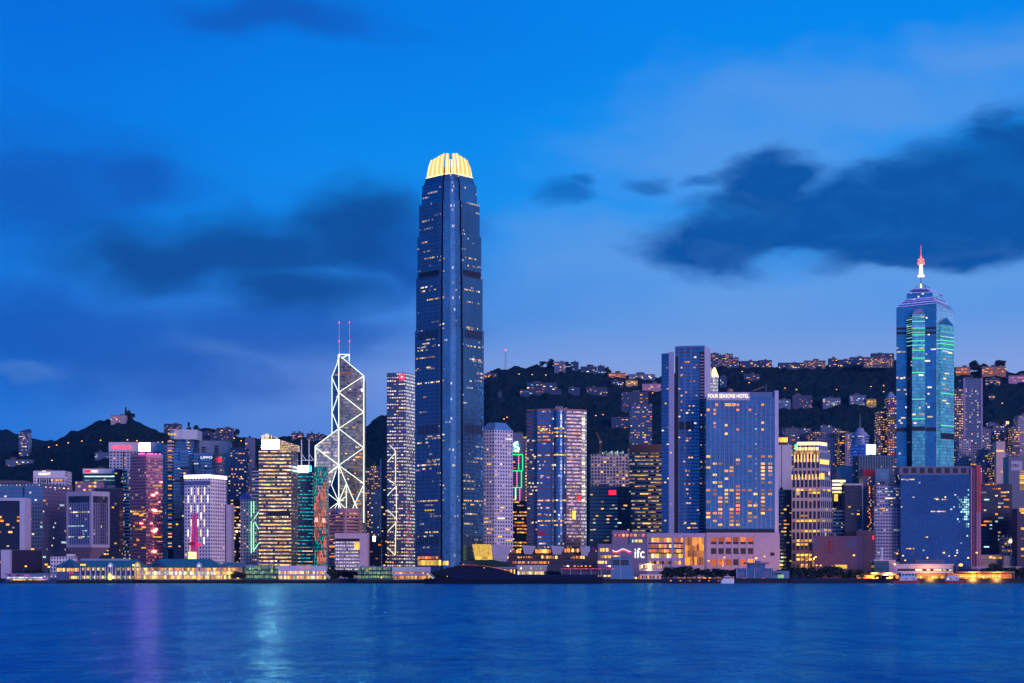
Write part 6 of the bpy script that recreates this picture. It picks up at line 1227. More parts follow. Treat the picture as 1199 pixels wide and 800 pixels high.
# ridge trees standing out against the sky
LEAF = None
def leaf_mat(key, a, b_):
    m_ = bpy.data.materials.new(key); m_.use_nodes = True; nt = m_.node_tree; b = NB(nt); p = nt.nodes['Principled BSDF']
    ob = nt.nodes.new('ShaderNodeObjectInfo').outputs['Random']; pos = nt.nodes.new('ShaderNodeNewGeometry').outputs['Position']
    n = b.noise(pos, .5, 3, .6); nt.links.new(b.mix(b.m('MULTIPLY', b.m('ADD', n, ob), .5), (*a,1), (*b_,1)), p.inputs['Base Color']); p.inputs['Roughness'].default_value = .7; return m_
LEAF = leaf_mat('leaves', (.010,.030,.012), (.035,.06,.025)); BARK = plain('bark', (.10,.07,.05), .9)
def make_tree(seed, h=10., w=8., nl=420, conif=False):
    rd = random.Random(seed); tr = MB(); tr.tube((0,0,-.5), (.2,0,h*.45), h*.03, 6, 0, h*.018); lobes = []
    for k in range(7):
        q = rd.uniform(0,6.28); e = Vector((math.cos(q)*w*rd.uniform(.12,.33), math.sin(q)*w*rd.uniform(.12,.33), h*rd.uniform(.32,.82))); lobes.append((e, w*rd.uniform(.16,.27)))
        tr.tube((.15,0,h*rd.uniform(.3,.42)), e, h*.014, 5, 0, h*.006)
    lobes.append((Vector((0,0,h*.86)), w*.2))
    cr = MB()
    for k in range(nl):
        c, r_ = rd.choice(lobes); d = Vector((rd.gauss(0,1),rd.gauss(0,1),rd.gauss(0,.75))); d = d.normalized()*r_*rd.uniform(.45,1.12); p = c+d
        if conif: z_ = rd.uniform(.15,1)*h; rr = (1-z_/h)*w*.33+.2; q = rd.uniform(0,6.28); p = Vector((math.cos(q)*rr*rd.uniform(.4,1), math.sin(q)*rr*rd.uniform(.4,1), z_))
        s = rd.uniform(.35,.8)*w/8; n = Vector((rd.gauss(0,1),rd.gauss(0,1),rd.gauss(0,1))).normalized(); a_ = n.orthogonal().normalized()*s; b_ = n.cross(a_).normalized()*s*rd.uniform(.5,.9)
        cr.face([p-a_-b_*.4, p+a_*.3-b_, p+a_+b_*.3, p-a_*.2+b_])
    return tr, cr
TM = []
for sd in range(5):
    tr, cr = make_tree(sd+5, conif=(sd == 4), nl=900)
    ms = []
    for nm, g, m_ in (('trunk', tr, BARK), ('crown', cr, LEAF)):
        me = bpy.data.meshes.new(nm); me.from_pydata(g.v, [], g.f); me.materials.append(m_); ms.append(me)
    TM.append(ms)
def tree(px, D, z0, h, w, label, group, k=0, cat='tree', name='broadleaf_tree'):
    r = empty(name, (X(px,D), D, z0), label, cat, group); r.rotation_euler.z = (px*7.3) % 6.28; r.scale = (w/8, w/8, h/10)
    for nm, me in zip(('trunk','crown'), TM[k]): o = bpy.data.objects.new(nm, me); link(o, r); ORG[o.name] = ORG[r.name]
    return r
for (px, py, h, k, lab) in ((147.5,491,22,4,'tall pointed conifer beside the villa on the left peak'),(151,490,15,2,'rounded tree right of the conifer on the left peak'),(154,492,13,0,'lower bushy tree right of the rounded tree on the left peak'),(222,508,13,1,'dark tree behind the white drum crown'),(230,508,16,2,'bushy ridge tree just right of the white drum crown'),(277,511,14,3,'round ridge tree above the slim beige tower')):
    D = hill_D(px, py); tree(px, D, Z(py,D)-1.5, h, h*(.5 if k == 4 else .9), lab, None, k, name='conifer' if k == 4 else 'ridge_tree')
for (px, py, h, k, lab) in ((636,430,13,0,'dark crown on the ridge left of the bright ridge block'),(645,429,16,2,'bushy ridge tree at the left foot of the bright ridge block'),(664,431,14,1,'ridge tree between the bright block and the square house'),(690,435,15,3,'wide ridge tree in front of the flat ridge house'),(711,438,15,2,'ridge tree left of the orange terrace'),(1141,436,24,2,'large rounded tree between the orange ridge rows'),(1170,434,22,0,'broad ridge tree behind the far right orange houses'),(1152,434,15,1,'tree left of the far right orange houses')):
    D = hill_D(px, py); tree(px, D, Z(py,D)-1.5, h, h*1.2, lab, None, k, name='ridge_tree')
def drum_mast():
    D = 2500; x = X(221,D); r = empty('radio_mast', (x,D,Z(505,D)), 'short dark antenna with a thick head above the white drum crown', 'radio mast'); bar('pole', r, DARK, (x,D,Z(505,D)), (x,D,Z(499.5,D)), .7); bar('antenna_head', r, DARK, (x,D,Z(499.5,D)), (x,D,Z(494.5,D)), 1.7)
drum_mast()

# ------------------------------------------------------------------ the waterfront
TEAL = plain('teal_roof', (.035,.20,.25), .6); PIERW = plain('pier_white', (.60,.60,.62), .6); PIERD = plain('pier_blue', (.08,.13,.25), .6); PILE = plain('pile_dark', (.03,.03,.035), .8)
LITY = glow('pier_yellow', (1,.60,.13), 1.6); LITG = glow('pier_green', (.35,.75,.32), .75); LITO = glow('pier_orange', (1,.32,.04), 1.4); LITW = glow('pier_white_light', (1,.84,.50), 1.6)
DP = 1722
def zp(py, D=DP): return Z(py, D)
def xp(px, D=DP): return X(px, D)
def roof_hip(root, x0, x1, D0, D1, z0, z1, ins, mat, name='roof'):
    a = MB(); ym = (D0+D1)/2
    a.face([(x0,D0,z0),(x1,D0,z0),(x1-ins,ym,z1),(x0+ins,ym,z1)]); a.face([(x1,D1,z0),(x0,D1,z0),(x0+ins,ym,z1),(x1-ins,ym,z1)])
    a.face([(x0,D1,z0),(x0,D0,z0),(x0+ins,ym,z1)]); a.face([(x1,D0,z0),(x1,D1,z0),(x1-ins,ym,z1)]); a.face([(x0,D0,z0),(x0,D1,z0),(x1,D1,z0),(x1,D0,z0)])
    return a.build(name, mat, root)
def deck(root, px0, px1, D0=DP-3, D1=1746):
    a = MB(); a.box(xp(px0), xp(px1), D0, D1, 1.2, 3.4); n = int((px1-px0)/2.5)
    for k in range(n+1): x = xp(px0)+(xp(px1)-xp(px0))*k/n; a.box(x-.3, x+.3, D0+.2, D0+.9, -3, 1.2)
    return a.build('pier_deck', PILE, root)
def clock_gable(root, px, p0=659.5, p1=664.5, lit=False, w=2.6):
    g = MB(); x = xp(px); D = DP-1.5; m_ = LITY if lit else PIERW; h0, h1, hz = zp(p1), zp(p0+2), zp(p0-1)
    for q in ([(x-w,D),(x+w,D)],): g.face([(x-w,D,zp(676)),(x-w*.6,D,zp(676)),(x-w*.6,D,h0),(x-w,D,h0)]); g.face([(x+w*.6,D,zp(676)),(x+w,D,zp(676)),(x+w,D,h0),(x+w*.6,D,h0)])
    g.prism([(x-w,D),(x+w,D),(x+w,D+2),(x-w,D+2)], h0, h1); g.prism([(x-w,D),(x+w,D),(x+w,D+2),(x-w,D+2)], h1, hz, poly2=[(x-.1,D),(x+.1,D),(x+.1,D+2),(x-.1,D+2)])
    o = g.build('clock_gable', m_, root); c = MB(); c.tube((x,D-.25,(h0+h1)/2+.4), (x,D-.05,(h0+h1)/2+.4), 1.15, 14); c.build('clock_face', glow('clock_light', (.9,.95,1), .9, vary=False), o); return o
def old_pier():
    r = empty('ferry_pier', (xp(115),DP+10,1.2), 'teal-roofed ferry pier with white colonnade, central clock gable and end pavilion', 'pier', 'ferry piers on the quay')
    deck(r, 63, 170)
    a = MB(); a.box(xp(66), xp(93), DP, DP+18, 3.4, zp(664)); a.build('pavilion', PIERD, r)
    roof_hip(r, xp(63.5), xp(95.5), DP-2, DP+20, zp(664), zp(654.5), 13, TEAL); 
    a = MB(); a.face([(xp(73),DP-2.2,zp(663.2)),(xp(88),DP-2.2,zp(663.2)),(xp(80.5),DP+3,zp(656))]); a.build('gable_face', plain('teal_gable_dark', (.03,.10,.16), .6), r)
    for k in range(11): panel('window', r, [LITY,LITO,LITW][k%3], (xp(66),DP), (xp(93),DP), .03+k*.087, .095+k*.087, zp(669.2), zp(665.3), .1, .2)
    for (q, c) in ((.55,RED_LAMP),(.66,RED_LAMP)): panel('pier_lamp', r, glow('dim_red_lamp', (1,.03,.08), 1.4, vary=False), (xp(66),DP), (xp(93),DP), q, q+.06, zp(672), zp(670.6), .2, .3)
    a = MB(); a.box(xp(93), xp(169), DP+4, DP+18, 3.4, zp(664)); a.build('hall', PIERD, r)
    roof_hip(r, xp(91), xp(168), DP-1, DP+22, zp(663.8), zp(655.5), 8, TEAL)
    a = MB(); a.box(xp(92), xp(150), DP+8, DP+14, zp(656.5), zp(654.3)); a.build('skylight', plain('skylight_glass', (.35,.5,.6), .3, .4), r)
    for k in range(13): 
        px = 94+k*5.9
        a = MB(); a.box(xp(px)-.42, xp(px)+.42, DP-.4, DP+.5, 3.4, zp(663.8)); a.build('column', PIERW, r)
        if k < 12:
            if k not in (5,6): panel('window', r, [LITY,LITO,LITW,LITY][k%4], (xp(93),DP+4), (xp(169),DP+4), (px+1-93)/76, (px+3.4-93)/76, zp(668), zp(664.8), .1, .2)
            for j in range(2): panel('quay_window', r, [LITW,LITY,LITG][(k+j)%3], (xp(93),DP+4), (xp(169),DP+4), (px+.5+j*2.7-93)/76, (px+2.8+j*2.7-93)/76, zp(677.6), zp(674.3), .2, .3)
    for k in range(5): panel('quay_window', r, LITY, (xp(66),DP), (xp(93),DP), .55+k*.09, .62+k*.09, zp(677.8), zp(674.6), .1, .2)
    clock_gable(r, 129.5)
    a = MB(); a.lathe(xp(129.8), DP-4, [(0,3.4),(1.6,3.4),(1.7,zp(673.5)),(.8,zp(671.5)),(0,zp(671))], 10); a.build('kiosk', LITY, r)
    panel('lit_sign', r, LITY, (xp(93),DP-1.2), (xp(169),DP-1.2), .02, .1, zp(662.5), zp(660.5), .3, .3); panel('lit_sign', r, LITY, (xp(93),DP-1.2), (xp(169),DP-1.2), .82, .86, zp(663), zp(661), .3, .3)
    return r
old_pier()
def second_pier():
    r = empty('ferry_pier', (xp(215),DP+10,1.2), 'teal-roofed ferry pier fully lit yellow inside with half-round roof vent', 'pier', 'ferry piers on the quay')
    deck(r, 158, 284); a = MB(); a.box(xp(158), xp(283), DP+3, DP+20, 3.4, zp(664)); a.build('hall', plain('pier_hall_cream', (.5,.45,.36), .7), r)
    roof_hip(r, xp(168), xp(262), DP-1.5, DP+22, zp(664), zp(654.5), 15, TEAL); roof_hip(r, xp(257), xp(288), DP-1, DP+20, zp(663.5), zp(658.5), 3, plain('teal_roof', (.05,.17,.21)))
    a = MB(); n = 12; x = xp(183.5); z0 = zp(663.6); a.prism([(x+3.4*math.cos(math.pi*k/n), DP-1.8-0*k) for k in range(2)]+[(x-3.4,DP+4),(x+3.4,DP+4)], z0, z0+.2)
    a = MB(); pts = [(x+3.6*math.cos(math.pi*k/n), DP-1.7, z0+.4+3.4*math.sin(math.pi*k/n)) for k in range(n+1)]; a.face(pts[::-1]); bk = [(p_[0],DP+5,p_[2]) for p_ in pts]
    for k in range(n): a.face([pts[k],pts[k+1],bk[k+1],bk[k]])
    a.build('roof_vent', plain('vent_dark', (.02,.05,.07), .6), r)
    a = MB(); a.face([(xp(172),DP-1.8,z0),(xp(196),DP-1.8,z0),(xp(184),DP+4,zp(656))]); a.build('gable_face', plain('teal_gable_dark', (.03,.10,.16)), r)
    P, Q = (xp(158),DP+3), (xp(283),DP+3); f = lambda px: (px-158)/125
    px = 159.5; k = 0; rd = random.Random(6)
    while px < 281:
        up = rd.choice([LITO,LITO,LITY,WO]) if px > 170 else LITY
        panel('window', r, up, P, Q, f(px), f(px+1.9), zp(668.2), zp(665.2), .15, .2); panel('window', r, LITW if (170<px<250) else LITY, P, Q, f(px), f(px+2.1), zp(673), zp(669.3), .15, .2)
        panel('quay_window', r, LITY if (k%5) else LITO, P, Q, f(px), f(px+2.1), zp(677.8), zp(674), .15, .2); px += 2.5; k += 1
    for k in range(13):
        px = 168+k*9; a = MB(); a.box(xp(px)-.4, xp(px)+.4, DP-.4, DP+.4, 3.4, zp(664)); a.build('column', PIERW, r)
    panel('floor_band', r, PIERW, (xp(166),DP-.4), (xp(262),DP-.4), 0, 1, zp(673.9), zp(673.2), .1, .4); panel('floor_band', r, PIERW, (xp(166),DP-.4), (xp(262),DP-.4), 0, 1, zp(669.2), zp(668.6), .1, .4)
    clock_gable(r, 233.3); clock_gable(r, 161, 659, 664, True, 2.8)
    a = MB(); a.lathe(xp(233.6), DP-4, [(0,3.4),(1.3,3.4),(1.4,zp(675)),(.6,zp(673)),(0,zp(672.6))], 10); a.build('kiosk', LITY, r)
second_pier()
def glass_pier(x0, x1, D, label, lit=LITG, p0=663, p1=678.5, seed=1, warm=0.):
    r = empty('pier_pavilion', (xp((x0+x1)/2),D+8,1.2), label, 'pier pavilion'); deck(r, x0-1, x1+1, D-2)
    a = MB(); a.prism([(xp(x0),D),(xp(x1),D),(xp(x1),D+14),(xp(x0),D+14)], 3.4, zp(p0), 2.2, 4); a.build('glass_hall', facade('green_pier_glass', (.08,.18,.15), (.03,.06,.06), .12, .1, 0, 2., (.5,.65,.18), (.25,.5,.3), em=.5, cu=.5, metal=.3, thr=.3), r)
    a = MB(); a.box(xp(x0)-.8, xp(x1)+.8, D-1, D+15, zp(p0), zp(p0)+.9); a.build('flat_roof', plain('blue_grey_roof', (.2,.26,.36), .5), r)
    n = int((x1-x0)/4.5); rd = random.Random(seed)
    for k in range(n+1): panel('mullion', r, PILE, (xp(x0),D), (xp(x1),D), max(0,k/n-.006), min(1,k/n+.006), 3.4, zp(p0), .3, .4)
    panel('floor_band', r, PILE, (xp(x0),D), (xp(x1),D), 0, 1, zp(673.4), zp(672.8), .25, .3)
    for k in range(20):
        q = rd.uniform(.02,.92); py = rd.choice([676,675,671,668,666]); panel('window', r, rd.choice([LITG,LITY if rd.random()<warm+.3 else LITG]), (xp(x0),D), (xp(x1),D), q, q+rd.uniform(.03,.07), zp(py+1.3), zp(py-.9), .12, .2)
    for k in range(3): a = MB(); px = x0+4+k*(x1-x0)/3.4; a.box(xp(px), xp(px+4), D+4, D+8, zp(p0)+.9, zp(p0-2)); a.build('plant_room', plain('blue_grey_roof', (.2,.26,.36)), r)
    return r
def white_pier(x0, x1, D, label, p0=662, stair=True, lit=(LITY,LITW,LITO)):
    r = empty('pier_pavilion', (xp((x0+x1)/2),D+8,1.2), label, 'pier pavilion'); deck(r, x0-1, x1+1, D-2)
    a = MB(); a.box(xp(x0), xp(x1), D+2, D+14, 3.4, zp(p0+3)); a.build('hall', plain('pier_hall_cream', (.5,.45,.36)), r)
    a = MB(); a.box(xp(x0)-.5, xp(x1)+.5, D-1, D+15, zp(p0+6), zp(p0)); a.build('fascia', plain('fascia_white', (.62,.58,.62), .5), r)
    panel('floor_band', r, PIERW, (xp(x0),D), (xp(x1),D), 0, 1, zp(674), zp(672.4), .4, 2)
    n = int((x1-x0)/2.1)
    for k in range(n):
        panel('window', r, lit[k%3], (xp(x0),D+2), (xp(x1),D+2), (k+.1)/n, (k+.85)/n, zp(672), zp(p0+6.3), .1, .2); panel('quay_window', r, lit[(k*7+k//3)%3], (xp(x0),D+2), (xp(x1),D+2), (k+.1)/n, (k+.9)/n, zp(677.8), zp(674.4), .1, .2)
    if stair:
        a = MB(); a.tube((xp(x1-3),D-1,zp(669)), (xp(x1+6),D-1,zp(676.5)), .9, 4); a.build('stair', PIERW, r)
        a = MB(); a.tube((xp(x1-3),D-.5,zp(672)), (xp(x1+5),D-.5,zp(678)), .5, 4); a.build('stair_light', LITW, r)
    return r
glass_pier(287, 325, DP, 'green-glazed pier pavilion left of the white-roofed pavilion', seed=2)
r = white_pier(326, 381, DP, 'white-roofed pier pavilion left of the dark tree clump', 662.5)
panel('lit_sign', r, LITO, (xp(326),DP-1), (xp(381),DP-1), .45, .66, zp(665.6), zp(664.2), .2, .3)
glass_pier(418.5, 459, DP, 'green-glazed pier pavilion below the pinkish framed block', seed=5, p0=664.5, warm=.3)
white_pier(460, 503, DP, 'white-roofed orange-lit pier pavilion in front of the supertall', 664, True, (LITO,LITY,LITO))
a = None
# small white vessel bow beside the tree clump
def hullmesh(x0, x1, D, w, z0, z1, bow=.18, flare=1.12, stern=.04):
    a = MB(); L = x1-x0; n = 16; rows = []
    for k in range(n+1):
        t_ = k/n; s = 1.0
        if t_ > 1-bow: s = math.sqrt(max(0,1-((t_-(1-bow))/bow)**2))
        if t_ < stern: s = .8+.2*t_/stern
        sh = (z1-z0)*.35*max(0,(t_-(1-bow*2))/(bow*2))**2
        rows.append((x0+L*t_, s*w/2, s*w/2*flare, z1+sh))
    for (xa,wa,fa,za), (xb,wb,fb,zb) in zip(rows, rows[1:]):
        for s in (-1,1): a.face([(xa,D+s*wa,z0),(xb,D+s*wb,z0),(xb,D+s*fb,zb),(xa,D+s*fa,za)][::(1 if s < 0 else -1)])
        a.face([(xa,D-fa,za),(xb,D-fb,zb),(xb,D+fb,zb),(xa,D+fa,za)])
    x,w_,f_,z_ = rows[0]; a.face([(x,D+w_,z0),(x,D-w_,z0),(x,D-f_,z_),(x,D+f_,z_)]); return a
def light_ferry():
    D = 1690; r = empty('ferry', (X(36,D),D,0), 'low ferry with violet, white and amber light bands at the far left waterline', 'ferry')
    hullmesh(X(4,D), X(66,D), D, 9, -.6, Z(679.5,D), .15).build('hull', plain('hull_navy', (.03,.05,.12), .5), r)
    a = MB(); a.box(X(8,D), X(58,D), D-3.6, D+3.6, Z(679.5,D), Z(672.5,D)); a.build('cabin', plain('cabin_blue', (.16,.22,.36), .5), r)
    a = MB(); a.box(X(6,D), X(62,D), D-4.2, D+4.2, Z(672.5,D), Z(671.5,D)); a.build('roof', plain('cabin_blue', (.16,.22,.36)), r)
    P, Q = (X(8,D),D-3.6), (X(58,D),D-3.6)
    for (n, py, h, m_, a0, a1) in ((12,679.2,.9,glow('amber_strip', (1,.50,.05), 1.5),.1,.98),(14,676.5,.8,glow('ivory_strip', (.95,.85,.8), .8),.02,1),(9,673.8,.8,glow('violet_strip', (.55,.06,.55), .7),0,.55)):
        for k in range(n): panel('window', r, m_, P, Q, a0+(a1-a0)*(k+.04)/n, a0+(a1-a0)*(k+.96)/n, Z(py+h,D), Z(py-h,D), .15, .2)
    for (px, m_) in ((53.5,RED_LAMP),(61.5,WARM_LAMP),(66,WARM_LAMP)): a = MB(); a.tube((X(px,D),D-4,Z(675.5,D)), (X(px,D),D-4,Z(674.6,D)), .5); a.build('deck_lamp', glow('soft_lamp', (1,.9,.7), 1.6, vary=False), r)
light_ferry()
def dark_ferry():
    D = 1660; r = empty('ferry', (X(605,D),D,0), 'long unlit dark navy ferry lying before the supertall and mall', 'ferry')
    hullmesh(X(497,D), X(706,D), D, 16, -.8, Z(677.5,D), .08, 1.06).build('hull', plain('hull_black', (.004,.005,.014), .5), r)
    a = MB(); a.box(X(528,D), X(700,D), D-6.5, D+6.5, Z(677.5,D), Z(672.8,D)); a.build('lower_deck', plain('deck_navy', (.006,.010,.045), .46), r)
    for k in range(28): panel('window', r, plain('ferry_pane', (.015,.02,.07), .12, .5), (X(528,D),D-6.5), (X(700,D),D-6.5), .01+k*.035, .033+k*.035, Z(676,D), Z(674,D), .08, .15)
    a = MB(); n = 14; P = [(X(512+92*k/n,D), Z(672.8,D)+(Z(662,D)-Z(672.8,D))*math.sin(math.pi*(k/n)**.75)**.7) for k in range(n+1)]
    for (xa,za),(xb,zb) in zip(P, P[1:]): 
        a.face([(xa,D-5.5,Z(673,D)),(xb,D-5.5,Z(673,D)),(xb,D-5.5,zb),(xa,D-5.5,za)]); a.face([(xa,D-5.5,za),(xb,D-5.5,zb),(xb,D+5.5,zb),(xa,D+5.5,za)]); a.face([(xb,D+5.5,Z(673,D)),(xa,D+5.5,Z(673,D)),(xa,D+5.5,za),(xb,D+5.5,zb)])
    a.build('arched_bridge', plain('bridge_navy', (.005,.008,.024), .5), r)
    for k in range(3, 12): (xa,za),(xb,zb) = P[k],P[k+1]; bar('rail_light', r, glow('rose_rail_light', (1,.16,.16), .45), (xa,D-5.7,za+.3), (xb,D-5.7,zb+.3), .22)
    for k in range(12): panel('window', r, plain('ferry_pane', (.015,.02,.07)), (X(530,D),D-5.5), (X(590,D),D-5.5), .02+k*.08, .07+k*.08, Z(669.5,D), Z(667.5,D), .08, .15)
    for (px, py, m_) in ((543,661,WARM_LAMP),(567,665,RED_LAMP),(532,676,WARM_LAMP),(524,675,WARM_LAMP)): a = MB(); a.tube((X(px,D),D-6,Z(py+.4,D)), (X(px,D),D-6,Z(py-.4,D)), .42); a.build('deck_lamp', glow('navigation_lamp', (1,.5,.3), 1.8, vary=False), r)
dark_ferry()
def bluewhite_boat():
    D = 1712; r = empty('motor_yacht', (X(851,D),D,0), 'small pale blue-white yacht moored beside the blue pump house', 'boat')
    hullmesh(X(844,D), X(859.5,D), D, 4.5, -.4, Z(679,D), .3).build('hull', WHITE, r)
    a = MB(); a.prism([(X(846,D),D-1.8),(X(857,D),D-1.8),(X(857,D),D+1.8),(X(846,D),D+1.8)], Z(679,D), Z(675,D), poly2=[(X(848,D),D-1.3),(X(855,D),D-1.3),(X(855,D),D+1.3),(X(848,D),D+1.3)]); a.build('cabin', WHITE, r); bar('mast', r, STEEL, (X(852,D),D,Z(675,D)), (X(852,D),D,Z(669.5,D)), .15)
    panel('cabin_window', r, MAT['dark_glass_wall'], (X(846.6,D),D-1.8), (X(856.4,D),D-1.8), .1, .9, Z(677.4,D), Z(676,D), .1, .3)
bluewhite_boat()
def tug(x0, x1, label, p0, cab):
    D = 1712; r = empty('tugboat', (X((x0+x1)/2,D),D,0), label, 'tugboat', 'red-hulled workboats'); red = plain('hull_red', (.30,.012,.03), .45)
    hullmesh(X(x0,D), X(x1,D), D, 7, -.6, Z(680,D), .22, 1.15).build('hull', red, r)
    bl = plain('house_pale_blue', (.50,.58,.68), .5); a0, a1 = cab
    a = MB(); a.box(X(a0,D), X(a1,D), D-2.8, D+2.8, Z(680,D), Z(675.5,D)); a.build('deck_house', bl, r); a = MB(); a.box(X(a0+1.5,D), X(a1-2,D), D-2.3, D+2.3, Z(675.5,D), Z(p0+2.5,D)); a.build('wheelhouse', bl, r)
    for k in range(4): panel('window', r, MAT['dark_glass_wall'], (X(a0+1.5,D),D-2.3), (X(a1-2,D),D-2.3), .06+k*.23, .23+k*.23, Z(p0+5.6,D), Z(p0+3.6,D), .06, .15)
    for k in range(4): panel('porthole', r, [LITY,MAT['dark_glass_wall']][k%2], (X(a0,D),D-2.8), (X(a1,D),D-2.8), .1+k*.22, .2+k*.22, Z(678.6,D), Z(677.2,D), .06, .15)
    m = bar('mast', r, STEEL, (X((a0+a1)/2,D),D,Z(p0+2.5,D)), (X((a0+a1)/2,D),D,Z(p0-7,D)), .22); bar('mast_yard', m, STEEL, (X((a0+a1)/2-1.6,D),D,Z(p0-3,D)), (X((a0+a1)/2+1.6,D),D,Z(p0-3,D)), .14)
    bar('funnel', r, red, (X(a0+1,D),D,Z(675.5,D)), (X(a0+1,D),D,Z(671.5,D)), .8)
tug(1043, 1078, 'larger red-hulled workboat with pale blue deckhouse at the orange-lit quay', 668.5, (1053,1073)); tug(1104, 1131, 'smaller red-hulled tug with squat pale blue deckhouse before the lit canopy', 672, (1107,1122))
# mall podium
def mall():
    D = 1790; z = lambda py: Z(py,D); x = lambda px: X(px,D); r = empty('shopping_mall', (x(650),D+20,GZ), 'long stepped mall with tilted pale drums, dark terraces and orange lit shopfronts', 'mall')
    base = plain('mall_grey', (.055,.06,.09), .6); a = MB(); a.box(x(540), x(700), D, D+40, GZ, z(658)); a.build('base_block', base, r)
    a = MB(); a.prism([(x(556.5),D-3),(x(575),D-3),(x(577),D+16),(x(556.5),D+16)], z(655.5), z(637.5), poly2=[(x(553),D-6),(x(573),D-6),(x(575),D+16),(x(553),D+16)])
    a.build('slanted_box', glow('slanted_yellow', (1,.62,.10), 1.1), r)
    for k in range(9): panel('slanted_fin', r, glow('slanted_fin_light', (.9,.5,.08), .8), (x(554.5),D-6.2), (x(574),D-6.2), .03+k*.11, .045+k*.11, z(653), z(638.5), 1.2, .4)
    for k in range(10): panel('window', r, WY, (x(556.5),D-3), (x(575),D-3), .02+k*.1, .09+k*.1, z(655), z(651.8), 1, .3)
    dm = plain('drum_concrete', (.46,.44,.52), .6)
    for (x0, x1, x2, x3, p0, p1) in ((576,600,578,593,638,655),(611,627.5,614,623,638.5,649),(645,661,647.5,657,639,649.5),(679,690,681,688,640,651)):
        a = MB(); a.prism([(x(x2),D-2),(x(x3),D-2),(x(x3),D+14),(x(x2),D+14)], z(p1), [z(p0),z(p0+1.2),z(p0+1.2),z(p0)], poly2=[(x(x0),D-4),(x(x1),D-4),(x(x1),D+16),(x(x0),D+16)]); a.build('tilted_drum', dm, r)
    a = MB(); a.box(x(594), x(700), D+6, D+38, z(658), z(646)); a.build('terrace', plain('terrace_dark', (.05,.05,.07), .6), r)
    rd = random.Random(2)
    for (x0, x1, p0, p1) in ((580,595,654.5,651),(596,610,648,643.5),(606,623,654,651),(627,645,648,643),(634,652,654.5,650.5),(661,679,647,642),(668,684,654.5,651)):
        k = x0
        while k < x1:
            w = rd.uniform(1,2.6); panel('shopfront', r, rd.choice([LITO,LITY,WO,WW]), (x(540),D+6), (x(700),D+6), (k-540)/160, min((k+w-540)/160,1), z(p0-rd.uniform(0,.6)), z(p1+rd.uniform(0,1.2)), 7, .3); k += w+rd.uniform(.3,1.4)
    a = MB(); a.box(x(594), x(690), D-1.5, D+6.5, z(658.6), z(655)); a.build('parapet', base, r)
    for k in range(26): panel('red_lit_panel', r, [glow('rose_lantern', (1,.10,.08), 1.2),WO,LITW][k%3 if k < 18 else 1], (x(600),D-1.5), (x(645),D-1.5), k/27, (k+.7)/27, z(660), z(657.6), .3, .3)
    # round-roofed green lawn mound and lit glass pavilion at the water's edge
    a = MB(); n = 12; P = [(x(548+52*k/n), z(664)+(z(655.5)-z(664))*math.sin(math.pi*k/n)) for k in range(n+1)]
    for (xa,za),(xb,zb) in zip(P, P[1:]): a.face([(xa,D-8,z(664)),(xb,D-8,z(664)),(xb,D-8,zb),(xa,D-8,za)]); a.face([(xa,D-8,za),(xb,D-8,zb),(xb,D-.1,zb),(xa,D-.1,za)])
    a.build('green_roof', plain('lawn_roof', (.02,.05,.03), .9), r)
mall()
def glass_front():
    D = 1752; z = lambda py: Z(py,D); x = lambda px: X(px,D); r = empty('glass_pavilion', (x(600),D+6,GZ), 'low flat-roofed waterside pavilion with amber lit vertical panes behind the dark ferry', 'pavilion')
    a = MB(); a.box(x(558), x(604), D, D+12, GZ, z(666)); a.build('hall', plain('umber_wall', (.08,.06,.09)), r); a = MB(); a.box(x(556), x(606), D-1.5, D+13, z(666), z(664)); a.build('flat_roof', plain('blue_grey_roof', (.2,.26,.36)), r)
    for k in range(24): panel('window', r, [WW,WO,WY][k%3], (x(558),D), (x(604),D), .03+k*.04, .055+k*.04, z(673), z(666.8), .15, .2)
    r2 = empty('pier_pavilion', (x(622),D+6,GZ), 'pale open pavilion glowing white-yellow between amber pavilion and round tree', 'pavilion'); a = MB(); a.box(x(606), x(640), D, D+10, GZ, z(663.5)); a.build('hall', plain('pier_hall_cream', (.5,.45,.36)), r2)
    a = MB(); a.box(x(605), x(641), D-1, D+11, z(663.5), z(662)); a.build('flat_roof', PIERW, r2)
    for k in range(15): panel('window', r2, [LITW,LITY,LITY][k%3], (x(606),D), (x(640),D), .01+k*.066, .055+k*.066, z(673.5), z(669.5), .15, .2)
    for k in range(5): panel('lamp', r2, LITW, (x(606),D), (x(640),D), .1+k*.17, .14+k*.17, z(666.5), z(664.5), .5, .4)
glass_front()
def lit_boat():
    D = 1716; z = lambda py: Z(py,D); x = lambda px: X(px,D); r = empty('ferry_landing', (x(690),D+5,1), 'long low landing shed with a red light line and amber lamps under its roof', 'pier')
    a = MB(); a.box(x(656), x(722), D, D+10, 1, z(678)); a.build('pontoon', PILE, r); a = MB(); a.box(x(660), x(716), D+3, D+9, z(678), z(668.5)); a.build('shed', plain('shed_grey', (.08,.08,.12), .6), r)
    a = MB(); a.box(x(656), x(722), D-.5, D+10, z(666.8), z(665.4)); a.build('roof', plain('shed_roof', (.2,.18,.25), .6), r)
    for k in range(16): panel('red_light', r, glow('red_line_light', (1,.04,.07), 1.1), (x(657),D-.5), (x(722),D-.5), k/16*.98, (k+.92)/16*.7+.28*k/16, z(666.4), z(665.7), .15, .2)
    for px in (660,664,672,676,680,685,690,701,710,713): panel('roof_lamp', r, WARM_LAMP if px in (664,713) else LITO, (x(656),D), (x(722),D), (px-656)/66, (px+2-656)/66, z(663.6), z(662.4), -1, .5)
    for k in range(12): panel('window', r, [LITW,WW][k%2], (x(660),D+3), (x(716),D+3), .02+k*.082, .08+k*.082, z(675.5), z(673.5), .15, .2)
    for px in (658,668,680,692,704,716): bar('post', r, PIERW, (x(px),D,z(678)), (x(px),D,z(666.8)), .2)
lit_boat()
